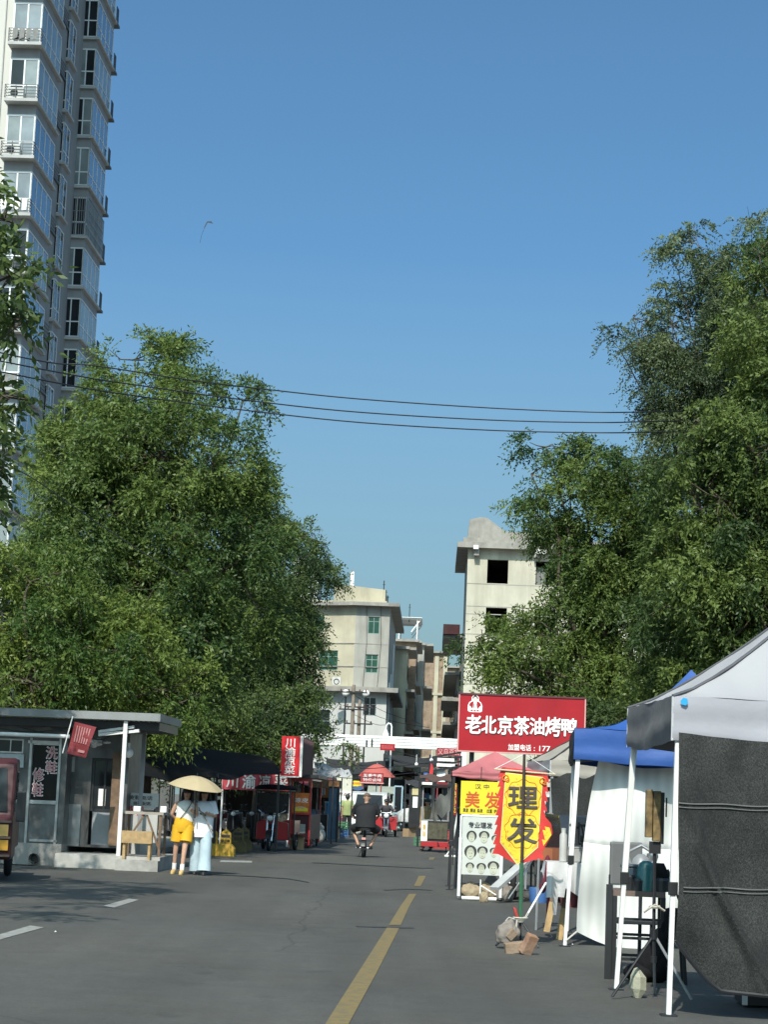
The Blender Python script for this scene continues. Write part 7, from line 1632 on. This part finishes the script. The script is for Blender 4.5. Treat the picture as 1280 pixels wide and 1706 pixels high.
def body(root, J, k=1.0, m=skin_a):
    R = dict(pelvis=(.125, .1), spine=(.11, .085), chest=(.13, .095), neck=.048, head0=.062, head=.088, crown=.06, shL=.056, elL=.04, wrL=.027, shR=.056, elR=.04, wrR=.027, hipL=.085, knL=.055, anL=.036, toL=.032, hipR=.085, knR=.055, anR=.036, toR=.032)
    v = {n: (tuple(J[n]), (tuple(q * k for q in R[n]) if isinstance(R[n], tuple) else R[n] * k)) for n in R}
    e = [('pelvis', 'spine'), ('spine', 'chest'), ('chest', 'neck'), ('neck', 'head0'), ('head0', 'head'), ('head', 'crown')]
    for s in 'LR':
        e += [('chest', 'sh' + s), ('sh' + s, 'el' + s), ('el' + s, 'wr' + s), ('pelvis', 'hip' + s), ('hip' + s, 'kn' + s), ('kn' + s, 'an' + s), ('an' + s, 'to' + s)]
        w, l = J['wr' + s], J['el' + s]; d = (w - l).normalized(); pm = w + d * .06 * k
        v['pm' + s] = (tuple(pm), .03 * k); e.append(('wr' + s, 'pm' + s))
        sd = d.orthogonal().normalized()
        for i, (o_, L_) in enumerate(((-.026, .075), (-.009, .088), (.009, .083), (.026, .065))):
            b = pm + d * .03 * k + sd * o_ * k; c1 = b + d * L_ * .5 * k + sd * o_ * .15 * k; c2 = b + d * L_ * .85 * k + d.cross(sd) * .022 * k
            v[f'f{s}{i}a'] = (tuple(b), .0095 * k); v[f'f{s}{i}b'] = (tuple(c1), .0088 * k); v[f'f{s}{i}c'] = (tuple(c2), .0075 * k)
            e += [('pm' + s, f'f{s}{i}a'), (f'f{s}{i}a', f'f{s}{i}b'), (f'f{s}{i}b', f'f{s}{i}c')]
        tb = w + d * .03 * k + sd * -.035 * k; v[f't{s}a'] = (tuple(tb), .012 * k); v[f't{s}b'] = (tuple(tb + d * .045 * k + sd * -.02 * k + d.cross(sd) * .015), .009 * k); e += [('wr' + s, f't{s}a'), (f't{s}a', f't{s}b')]
    o = skin_mesh('body', v, e, m, root)
    return o
def face(root, J, k=1.0, fd=-1):
    """eyes, nose, mouth, ears on the side fd (y direction)"""
    h = J['head']; e = MB()
    for s in (-1, 1): e.ball(h + V3(s * .032 * k, fd * .078 * k, .002), (.012 * k, .008 * k, .007 * k), 8, 6)
    e.build('eye', black_paint, root, smooth=True)
    MB().ball(h + V3(0, fd * .092 * k, -.03 * k), (.014 * k, .016 * k, .026 * k), 8, 6).build('nose', skin_a, root, smooth=True)
    MB().ball(h + V3(0, fd * .08 * k, -.065 * k), (.024 * k, .01 * k, .007 * k), 10, 6).build('mouth', mat('lip', (.36, .12, .1), .5), root, smooth=True)
    er = MB()
    for s in (-1, 1): er.ball(h + V3(s * .086 * k, 0, -.015 * k), (.012 * k, .022 * k, .032 * k), 8, 6)
    er.build('ear', skin_a, root, smooth=True)
def hair(root, J, k=1.0, fd=-1, length=0.0, m=hair_black):
    h = J['head'] + V3(0, -fd * .018 * k, .022 * k); b = MB().ball(h, (.1 * k, .108 * k, .105 * k), 18, 12, z0=-.15)
    b.ball(h + V3(0, -fd * .03 * k, -.03 * k), (.094 * k, .085 * k, .1 * k), 16, 10)
    if length:
        b.loft([(h + V3(0, -fd * .05 * k, 0), .092 * k, .06 * k), (h + V3(0, -fd * .06 * k, -.12 * k), .1 * k, .05 * k), (h + V3(0, -fd * .07 * k, -length), .085 * k, .035 * k)], 14)
        for s in (-1, 1): b.loft([(h + V3(s * .088 * k, -fd * -.02 * k, 0), .022 * k, .04 * k), (h + V3(s * .1 * k, 0, -.12 * k), .026 * k, .035 * k), (h + V3(s * .1 * k, .0, -length * .9), .02 * k, .025 * k)], 8)
    b.build('hair', m, root, smooth=True)
def shirt(root, J, m, hem, sl=.55, k=1.0, wid=.2, dep=.135, name='shirt', fl=1.0, neck_z=None):
    c, p = J['chest'], J['pelvis']; n = J['neck']; b = MB(); shz = (J['shL'].z + J['shR'].z) / 2
    ax = lambda z: Vector((p.x + (n.x - p.x) * (z - p.z) / (n.z - p.z), p.y + (n.y - p.y) * (z - p.z) / (n.z - p.z), z))
    rings = []
    for t, (a, d) in ((0, (1.0 * fl, 1.0 * fl)), (.25, (.96, .98)), (.5, (.95, 1.0)), (.75, (1.02, 1.05)), (.9, (1.0, .95)), (1, (.86, .75))):
        z = hem + (shz - .0 - hem) * t; q = ax(z); rings.append((q, wid * a * k, dep * d * k))
    z1 = (neck_z or n.z - .02 * k); rings.append((ax((shz + z1) / 2 + .01), wid * .55 * k, dep * .6 * k)); rings.append((ax(z1), .066 * k, .062 * k))
    b.loft(rings, 22)
    for s in 'LR':
        sh, el, wr = J['sh' + s], J['el' + s], J['wr' + s]
        if sl > 0:
            if sl <= 1: pts = [sh.lerp(c, .25), sh, sh.lerp(el, sl * .5), sh.lerp(el, sl)]; rs = [.085, .088, .08, .078]
            else: pts = [sh.lerp(c, .25), sh, sh.lerp(el, .6), el, el.lerp(wr, sl - 1)]; rs = [.085, .085, .07, .06, .048]
            b.tube(pts, [r * k for r in rs], 12)
    o = b.build(name, m, root, smooth=True)
    return o
def trousers(root, J, m, upto=1.0, rs=(.105, .09, .07, .06), k=1.0, waist=None, name='trousers', wr_=(.165, .125)):
    b = MB(); p = J['pelvis']; wz = waist or p.z + .12 * k
    b.loft([(V3(p.x, p.y, wz), wr_[0] * .92 * k, wr_[1] * .92 * k), (V3(p.x, p.y, wz - .08 * k), wr_[0] * k, wr_[1] * k), (V3(p.x, p.y, p.z - .02), wr_[0] * 1.08 * k, wr_[1] * 1.06 * k), (V3(p.x, p.y, p.z - .12 * k), wr_[0] * .95 * k, wr_[1] * .95 * k)], 22)
    for s in 'LR':
        h, kn, an = J['hip' + s], J['kn' + s], J['an' + s]
        if upto <= .5: pts = [h + V3(0, 0, .03), h.lerp(kn, .35), h.lerp(kn, upto * 2)]; rr = [rs[0], rs[1], rs[2]]
        else: pts = [h + V3(0, 0, .03), h.lerp(kn, .5), kn, kn.lerp(an, .5), kn.lerp(an, (upto - .5) * 2)]; rr = [rs[0], (rs[0] + rs[1]) / 2, rs[1], rs[2], rs[3]]
        b.tube(pts, [r * k for r in rr], 14)
    return b.build(name, m, root, smooth=True)
def shoes(root, J, m, k=1.0, sole=None):
    for s in 'LR':
        a, t = J['an' + s], J['to' + s]; d = V3(t.x - a.x, t.y - a.y, 0); d = d.normalized() if d.length > 1e-4 else V3(0, -1, 0); ang = math.atan2(d.x, -d.y)
        zb = min(a.z - .08 * k, t.z - .035 * k); b = MB(Matrix.Translation(V3(a.x, a.y, zb)) @ Matrix.Rotation(ang, 4, 'Z'))
        b.loft([((0, -.07 * k, .0), .045 * k, .135 * k), ((0, -.07 * k, .03 * k), .047 * k, .137 * k), ((0, -.06 * k, .06 * k), .042 * k, .115 * k), ((0, -.01 * k, .09 * k), .038 * k, .05 * k)], 16)
        b.build('shoe', m, root, smooth=True)
# ---- woman in shorts
W1 = thing('person', 'woman in white top and mustard shorts walking under the parasol', 'person', G(297, 1456), -A_ST)
s88 = lambda px, py, y=0.0: V3((px - 297) / 88 - (1456 - py) * .0 , y, (1456 - py) / 88)
J = dict(pelvis=V3(.05, 0, .9), spine=V3(.055, 0, 1.05), chest=V3(.07, 0, 1.24), neck=V3(.09, -.01, 1.39), head0=V3(.095, -.03, 1.44), head=V3(.1, -.035, 1.505), crown=V3(.1, -.02, 1.57),
     shL=V3(-.085, 0, 1.325), elL=V3(-.19, .05, 1.1), wrL=V3(-.09, .14, .98), shR=V3(.235, 0, 1.325), elR=V3(.3, -.04, 1.1), wrR=V3(.245, -.17, 1.16),
     hipL=V3(-.04, 0, .87), knL=V3(-.075, .03, .47), anL=V3(-.1, .12, .09), toL=V3(-.11, .0, .035), hipR=V3(.14, 0, .87), knR=V3(.105, -.1, .46), anR=V3(.08, -.14, .08), toR=V3(.08, -.28, .035))
body(W1, J, .94); face(W1, J, .95); hair(W1, J, .97, -1, .26)
shirt(W1, J, mat('white knit top', (.74, .72, .66), .85, var=.06, bump=.2), .98, .0, .9, .19, .135, 'tank_top')
trousers(W1, J, mat('mustard cloth', (.66, .36, .012), .8, var=.08, scale=5, bump=.25), .325, (.12, .122, .126, .122), .95, 1.05, 'shorts', (.185, .14))
for s in 'LR': MB().tube([J['an' + s] + V3(0, 0, -.03), J['an' + s].lerp(J['kn' + s], .3)], [.042, .044], 12).build('sock', white_plain, W1, smooth=True)
shoes(W1, J, mat('tan suede', (.5, .34, .13), .8), .95)
MB().tube([V3(.2, .07, 1.37), V3(.2, -.1, 1.34), V3(.13, -.15, 1.2), V3(.0, -.14, 1.03)], .007, 6).build('bag_strap', black_paint, W1)
# ---- woman in jeans
W2 = thing('person', 'woman in loose white tee and pale jeans walking beside the mustard shorts', 'person', G(332, 1457), -A_ST)
J = dict(pelvis=V3(.0, 0, .9), spine=V3(0, 0, 1.06), chest=V3(.01, 0, 1.24), neck=V3(.02, 0, 1.39), head0=V3(.03, -.02, 1.44), head=V3(.035, -.03, 1.505), crown=V3(.035, -.02, 1.57),
     shL=V3(-.145, 0, 1.325), elL=V3(-.2, -.05, 1.08), wrL=V3(-.165, -.14, .88), shR=V3(.18, 0, 1.325), elR=V3(.25, .0, 1.09), wrR=V3(.15, -.17, 1.13),
     hipL=V3(-.09, 0, .87), knL=V3(-.095, .04, .47), anL=V3(-.08, .1, .09), toL=V3(-.085, -.02, .035), hipR=V3(.09, 0, .87), knR=V3(.105, -.1, .46), anR=V3(.1, -.15, .08), toR=V3(.11, -.29, .035))
body(W2, J, .95); face(W2, J, .95); hair(W2, J, .97, -1, .2)
shirt(W2, J, mat('white cotton tee', (.76, .76, .78), .85, var=.05, scale=4, bump=.3, bscale=9), .7, .85, .95, .235, .165, 'tee_shirt', 1.06)
trousers(W2, J, mat('pale denim', (.4, .5, .55), .85, var=.16, scale=4, bump=.25, bscale=14), 1.0, (.115, .115, .125, .145), .95, 1.0, 'jeans', (.175, .135)); shoes(W2, J, black_shoe, 1.0)
MB().tube([V3(-.12, -.05, 1.37), V3(-.03, -.17, 1.2), V3(.1, -.185, 1.02), V3(.2, -.16, .86), V3(.23, -.02, .8)], .01, 6).build('bag_strap', mat('tan strap', (.3, .24, .18), .7), W2)
MB().bar((-.05, -.172, 1.2), (.06, -.172, 1.13), .004, .02).bar((-.03, -.172, 1.14), (.1, -.172, 1.1), .004, .03).build('chest_print', mat('dark chest print', (.09, .09, .1), .7), W2)
ph_ = MB().box((0, 0, 0), (.075, .012, .15)).build('phone', mat('dark phone', (.03, .03, .035), .3), None, bevel=.004); ph_.location = W2.location + V3(-.16, -.18, .74); tag(ph_, 'dark phone held low by the woman in jeans', 'phone')
# ---- parasol
u0 = P(325, 1320, 39.0)
um = thing('parasol', 'beige eight panelled sun parasol shared by the two women', 'umbrella', (u0.x, u0.y + .08, 0), 0)
zr, zt2 = P(325, 1314, 38.9).z + .03, P(325, 1295, 38.9).z + .03; Ru = .52
beig = mat('beige parasol cloth', (.5, .4, .24), .7, var=.05, scale=3, bump=.1, trans=.18)
tl_ = Matrix.Rotation(math.radians(7), 3, 'Y') @ Matrix.Rotation(math.radians(6), 3, 'X')
def umf(u, v, off=0.0):
    a = 2 * PI * u + .2; kx = (u * 8) % 1; sc = 1 - .045 * math.sin(PI * kx) * v
    z = (zt2 - zr) * (1 - v ** 2.0) - .012 * math.sin(PI * kx) * v * (1 - v) * 2
    p = tl_ @ Vector((Ru * v * sc * math.cos(a), Ru * v * sc * math.sin(a), z)); return (p.x, p.y, p.z + zr - off)
c_ = MB().grid(umf, 64, 10); c_.build('canopy', beig, um, smooth=True); MB().grid(lambda u, v: umf(u, v, .008), 64, 10).build('lining', cloth_black, um, smooth=True)
rb = MB()
for k in range(8): rb.tube([umf(k / 8 - .2 / (2 * PI) * 0, v, .012) for v in (.05, .5, 1.0)], .004, 4)
rb.build('rib', grey_metal, um)
hd_ = W1.location + V3(.27, -.22, 1.19) - Vector((u0.x, u0.y + .08, 0))
tpv = Vector(umf(0, 0)); MB().tube([hd_ + V3(0, 0, -.1), tpv + V3(0, 0, .06)], .007, 8).build('shaft', dark_metal, um); MB().tube([hd_ + V3(0, 0, -.14), hd_ + V3(0, 0, .02)], .013, 8).build('handle', black_paint, um)
# ---- rider seen from behind
RB = thing('person', 'man in black seated on a small electric bike, seen from behind', 'person', G(605, 1428), -A_ST)
J = dict(pelvis=V3(.03, 0, .84), spine=V3(.02, .03, 1.02), chest=V3(.02, .07, 1.26), neck=V3(.03, .08, 1.45), head0=V3(.035, .085, 1.5), head=V3(.04, .09, 1.585), crown=V3(.04, .09, 1.66),
     shL=V3(-.2, .06, 1.37), elL=V3(-.33, .16, 1.12), wrL=V3(-.29, .4, 1.06), shR=V3(.25, .06, 1.37), elR=V3(.38, .16, 1.12), wrR=V3(.33, .4, 1.06),
     hipL=V3(-.08, .03, .83), knL=V3(-.32, .34, .74), anL=V3(-.15, .22, .32), toL=V3(-.17, .36, .27), hipR=V3(.14, .03, .83), knR=V3(.36, .34, .72), anR=V3(.17, .22, .3), toR=V3(.19, .36, .25))
body(RB, J, 1.05); face(RB, J, 1.0, 1)
MB().ball(J['head'] + V3(0, .01, .03), (.098, .105, .09), 18, 10, z0=.1).build('hair', mat('cropped hair', (.14, .09, .065), .7), RB, smooth=True)
shirt(RB, J, mat('black tee cloth', (.013, .014, .017), .85, var=.15, scale=6, bump=.25), .8, .85, 1.05, .27, .17, 'tee_shirt', .98)
trousers(RB, J, mat('black shorts cloth', (.014, .015, .016), .8, var=.2, bump=.2), .44, (.115, .115, .11, .1), 1.05, .9, 'shorts', (.19, .15)); shoes(RB, J, black_shoe, 1.0)
EB = thing('electric_bike', 'small black electric bike under the man in black', 'bike', RB.location.copy(), -A_ST)
wheel(EB, (0, -.08, .22), .22, .075); wheel(EB, (0, .82, .22), .22, .07)
MB().tube([(0, -.08, .22), (0, .12, .55), (0, .45, .4), (0, .62, .75)], .03, 8).tube([(-.06, -.08, .22), (-.05, .2, .35), (0, .45, .4)], .018, 8).tube([(.06, -.08, .22), (.05, .2, .35), (0, .45, .4)], .018, 8).tube([(0, .12, .5), (0, .08, .72)], .022, 8).build('frame', dark_metal, EB)
MB().loft([((0, .06, .71), .1, .14), ((0, .06, .75), .11, .15), ((0, .05, .78), .08, .12)], 14).build('seat', black_paint, EB, smooth=True)
MB().tube([(0, .82, .22), (0, .7, .7), (0, .62, 1.02)], .025, 8).build('fork', dark_metal, EB); MB().tube([(-.3, .5, 1.06), (0, .62, 1.02), (.33, .5, 1.06)], .016, 8).build('handlebar', black_paint, EB)
MB().grid(lambda u, v: (-.05 + .1 * u, -.08 - .25 * math.cos(.3 + v * 1.7), .22 + .26 * math.sin(.3 + v * 1.7)), 4, 10).build('mudguard', black_paint, EB)
MB().bx(-.045, .06, -.22, -.19, .47, .53).build('tail_light', mat('pinkish tail lamp', (.7, .35, .3), .3, coat=1), EB); MB().bx(-.05, .05, .12, .42, .32, .5).build('battery', black_paint, EB, bevel=.02)
for s in (-1, 1): MB().tube([(0, .25, .25), (s * .2, .25, .24)], .016, 6).build('foot_peg', chrome, EB)
MB().tube([(-.02, .0, .3), (-.12, -.1, .02)], .01, 6).build('kick_stand', dark_metal, EB)
# ---- others
def walker(label, loc, rz, h, top, low, m_hair=hair_black, sl=.55, step=.14, cap=None, fd=-1, k2=None):
    t = thing('person', label, 'person', loc, rz); J = std_pose(h, step); k = h / 1.7
    body(t, J, k); face(t, J, k); hair(t, J, k); shirt(t, J, top, .84 * k, sl, k); trousers(t, J, low, 1.0, (.1, .085, .075, .07), k); shoes(t, J, black_shoe, k); return t
walker('man in olive green shirt and black trousers walking away', G(577, 1391), PI - A_ST, 1.72, mat('olive green shirt', (.28, .32, .13), .85, var=.12, bump=.2), mat('black trousers', (.015, .015, .016), .85), sl=.7)
walker('man in white tee and dark trousers far down the alley', P(661, 1340, 116).xy.to_3d(), PI - A_ST, 1.74, white_plain, mat('dark trousers', (.02, .02, .022), .85))
walker('person in white shirt half hidden behind the centre red tricycle', P(650, 1340, 112).xy.to_3d(), PI - A_ST + .3, 1.62, mat('off white shirt', (.6, .62, .62), .85), mat('black trousers', (.015, .015, .016)))
walker('vendor in tan jacket standing behind the glass food cart', P(713, 1340, 66.5).xy.to_3d(), -A_ST - .5, 1.62, mat('tan jacket', (.36, .26, .14), .85, var=.25, scale=8, bump=.3), mat('dark trousers', (.02, .02, .022)), sl=1.9)
# centre red tricycle and its driver
ct3 = cargo_trike('motor_tricycle', 'red motor tricycle with bright headlight riding toward us', G(637, 1394) + V3(.12, 1.1, 0), -A_ST + .06, red_paint, None, .11)
DR = thing('person', 'tricycle driver in dark jacket and cap riding toward us', 'person', ct3.location.copy(), -A_ST + .06)
J = dict(pelvis=V3(0, -.02, .82), spine=V3(0, -.04, .98), chest=V3(0, -.07, 1.18), neck=V3(0, -.08, 1.35), head0=V3(0, -.1, 1.4), head=V3(0, -.11, 1.475), crown=V3(0, -.1, 1.54), shL=V3(-.17, -.07, 1.28), elL=V3(-.3, -.3, 1.1), wrL=V3(-.34, -.6, 1.12), shR=V3(.17, -.07, 1.28), elR=V3(.3, -.3, 1.1), wrR=V3(.34, -.6, 1.12),
     hipL=V3(-.1, -.04, .8), knL=V3(-.2, -.42, .75), anL=V3(-.2, -.45, .42), toL=V3(-.21, -.58, .38), hipR=V3(.1, -.04, .8), knR=V3(.2, -.42, .75), anR=V3(.2, -.45, .42), toR=V3(.21, -.58, .38))
body(DR, J); face(DR, J); shirt(DR, J, mat('dark jacket', (.035, .03, .035), .8, var=.2), .8, 1.8); trousers(DR, J, mat('dark trousers', (.02, .02, .022))); shoes(DR, J, black_shoe)
MB().ball(J['head'] + V3(0, 0, .03), (.105, .115, .1), 16, 10, z0=.0).loft([(J['head'] + V3(0, -.07, .035), .085, .09), (J['head'] + V3(0, -.075, .045), .08, .085)], 14).build('cap', black_paint, DR, smooth=True)
# ================================================================== MARKET CLUTTER
def crate_proto(col, label, loc, rz, group='plastic crates by the stalls'):
    t = thing('plastic_crate', label, 'crate', loc, rz, group)
    b = MB().bx(-.26, .26, -.18, .18, 0, .03)
    for z in (.03, .13, .23):
        for (xa, xb, ya, yb) in ((-.26, .26, -.18, -.165), (-.26, .26, .165, .18), (-.26, -.245, -.165, .165), (.245, .26, -.165, .165)): b.bx(xa, xb, ya, yb, z + .001, z + .06)
    for x in (-.25, .25):
        for y in (-.17, .17): b.bar((x, y, .0), (x, y, .3), .035)
    b.build('body', col, t); return t
cr_r = mat('red crate plastic', (.4, .04, .035), .5, dirt=.3); cr_b = mat('blue crate plastic', (.04, .14, .36), .5, dirt=.3); cr_g = mat('green crate plastic', (.05, .22, .1), .5, dirt=.3)
for i, (px, Y, z, cm, lb) in enumerate(((508, 66, 0, cr_r, 'red plastic crate on the ground right of the snack stall'), (509, 66.1, .31, cr_b, 'blue plastic crate stacked on the red crate by the snack stall'), (571, 86, 0, cr_b, 'blue plastic crate on the ground left of the green shirted man'),
        (571, 86, .31, cr_g, 'green plastic crate stacked on the blue crate by the green shirted man'), (705, 74, 0, cr_g, 'green plastic crate behind the left wheel of the glass cart'), (738, 70, 0, cr_r, 'red plastic crate behind the glass cart'), (739, 70, .31, cr_r, 'red plastic crate topping the stack behind the glass cart'))):
    p = P(px, 1340, Y); crate_proto(cm, lb, (p.x, p.y, z), -A_ST + .1 * (i % 3 - 1))
for i, (px, Y, w_, h_, lb) in enumerate(((498, 61.5, .4, .35, 'open cardboard carton beside the red cargo tricycle'), (556, 80, .5, .4, 'cardboard carton under the blue side panel'), (596, 98, .45, .45, 'cardboard carton left of the white van'), (684, 92, .5, .35, 'cardboard carton near the wheel of the covered tricycle'))):
    p = P(px, 1340, Y); t = thing('cardboard_box', lb, 'box', (p.x, p.y, 0), -A_ST + .3 * i, 'cardboard cartons along the street')
    MB().bx(-w_ / 2, w_ / 2, -.17, .17, 0, h_).build('body', mat('cardboard', (.34, .23, .13), .85, var=.12, dirt=.2), t); MB().add([(-w_ / 2, -.17, h_), (w_ / 2, -.17, h_), (w_ / 2, -.3, h_ + .08), (-w_ / 2, -.3, h_ + .08)], [(0, 1, 2, 3)]).build('flap', mat('cardboard', (.34, .23, .13)), t)
lumps('white_sack', 'full white woven sack leaning by the dark stall counter', 'sack', P(534, 1340, 72.5).xy.to_3d(), mat('white woven sack', (.5, .49, .45), .85, var=.15, bump=.3), [((0, 0, .25), (.22, .18, .27)), ((.02, 0, .5), (.15, .13, .12)), ((.03, 0, .62), (.05, .05, .06))])
lumps('white_sack', 'grubby white sack lying left of the white van', 'sack', P(586, 1340, 90).xy.to_3d(), mat('white woven sack', (.5, .49, .45)), [((0, 0, .15), (.35, .2, .17)), ((.25, 0, .13), (.18, .17, .13))])
for px, py, cm, rz, lb in ((534, 1393, sc_b, .4, 'black scooter standing between the quilted scooter and the delivery scooter'), (560, 1388, sc_r, 2.7, 'wine coloured scooter right of the blue delivery box'), (596, 1377, sc_g, .2, 'grey scooter parked just left of the white van'), (444, 1404, sc_g, -.3, 'grey scooter tucked behind the red cargo tricycle'), (729, 1388, sc_b, 2.9, 'black scooter half hidden behind the glass food cart')):
    scooter(cm, lb, G(px, py), rz - A_ST)
for px0, px1, yf, yb, Y0, Y1, mm, lb in ((484, 560, 1302, 1294, 79, 84, mat('wine awning cloth', (.16, .02, .03), .8, var=.2), 'dark red sloping awning behind the grey tarpaulin'), (556, 606, 1312, 1304, 97, 102, mat('dull blue awning cloth', (.05, .1, .2), .8, var=.2), 'dull blue sloping awning left of the white van'),
        (676, 724, 1306, 1298, 92, 97, mat('dusty black awning', (.03, .03, .03), .9, var=.3), 'dusty black awning over the poster stand'), (700, 762, 1296, 1288, 72, 77, mat('brown awning cloth', (.09, .05, .035), .85, var=.25), 'brown patched awning behind the glass cart roof'), (648, 690, 1290, 1283, 128, 134, mat('dull red awning cloth', (.25, .05, .04), .85, var=.2), 'dull red awning deep in the shade of the alley')):
    awning(lb, px0, px1, yf, yb, Y0, Y1, mm, sag=.08)
for i, (px, py, w_, h_, Y, s_, cm, lm, lb) in enumerate(((594, 1305, 20, 9, 100, '米线凉粉', yellow_sign, red_letter, 'small yellow sign with red print left of the red parasol'), (738, 1308, 16, 8, 78, '小炒', red_sign, yellow_sign, 'small red sign with yellow print above the glass cart'),
        (540, 1318, 14, 20, 83, '面', mat('orange sign', (.55, .18, .03), .5), white_plain, 'orange square sign hanging in the small dark stall'), (713, 1290, 14, 6, 95, '烟酒', mat('dull blue sign', (.04, .1, .3), .5), white_plain, 'small blue sign left of the red flag'))):
    t = thing('small_sign', lb, 'sign', P(px, 1340, Y).xy.to_3d(), -A_ST); q = rect(t, px - w_ / 2, py - h_ / 2, px + w_ / 2, py + h_ / 2, Y)
    MB().bx(q[0], q[1], 0, .05, q[2], q[3]).build('board', cm, t); MB().bar(((q[0] + q[1]) / 2, .08, 0), ((q[0] + q[1]) / 2, .08, q[3]), .04).build('post', dark_metal, t)
    pb = MB(); n_ = len(s_) * 2
    for k in range(n_): xa = q[0] + .08 + (q[1] - q[0] - .16) * k / n_; pb.bx(xa, xa + (q[1] - q[0] - .16) / n_ * .6, -.006, -.002, q[2] + .07 + .03 * (k % 2), q[3] - .07)
    pb.build('faded_print', lm, t)
# drooping service wires round the poles and across the stalls
wires = [[(577, 1150, 134), (640, 1185, 138), (700, 1205, 150)], [(589, 1176, 138), (650, 1200, 142), (716, 1212, 150)], [(575, 1160, 134), (545, 1195, 125), (520, 1215, 112)], [(590, 1190, 138), (628, 1207, 130), (660, 1204, 120)], [(523, 1262, 76), (600, 1280, 90), (700, 1272, 92), (765, 1262, 88)], [(520, 1285, 70), (580, 1296, 84), (640, 1292, 100), (720, 1284, 90)],
         [(650, 1262, 112), (690, 1272, 110), (735, 1268, 106)], [(655, 1250, 115), (700, 1262, 112), (728, 1274, 90)]]
for i, w_ in enumerate(wires):
    o = MB().tube(smooth_path([P(*p) for p in w_], 8), .016, 5).build('service_wire', cab_m); tag(o, ['wire from the tall pole across the corner house to the alley', 'wire from the short pole toward the alley houses', 'wire from the tall pole down to the left gantry end', 'wire drooping just above the gantry beam', 'long wire sagging over the stalls above the red parasol', 'wire sagging from the grey tarpaulin past the red board', 'short wire in the shade under the gantry', 'wire running down to the slatted canopy'][i], 'wire', 'service wires over the market')
# small stools
for px, py, lb in ((512, 1409, 'low red plastic stool beside the snack stall'),):
    t = thing('plastic_stool', lb, 'stool', G(px, py), .2); MB().bx(-.14, .14, -.14, .14, .25, .28).build('seat', cr_r, t, bevel=.01)
    for x in (-.11, .11):
        for y in (-.11, .11): MB().bar((x * 1.15, y * 1.15, 0), (x, y, .25), .035).build('leg', cr_r, t)
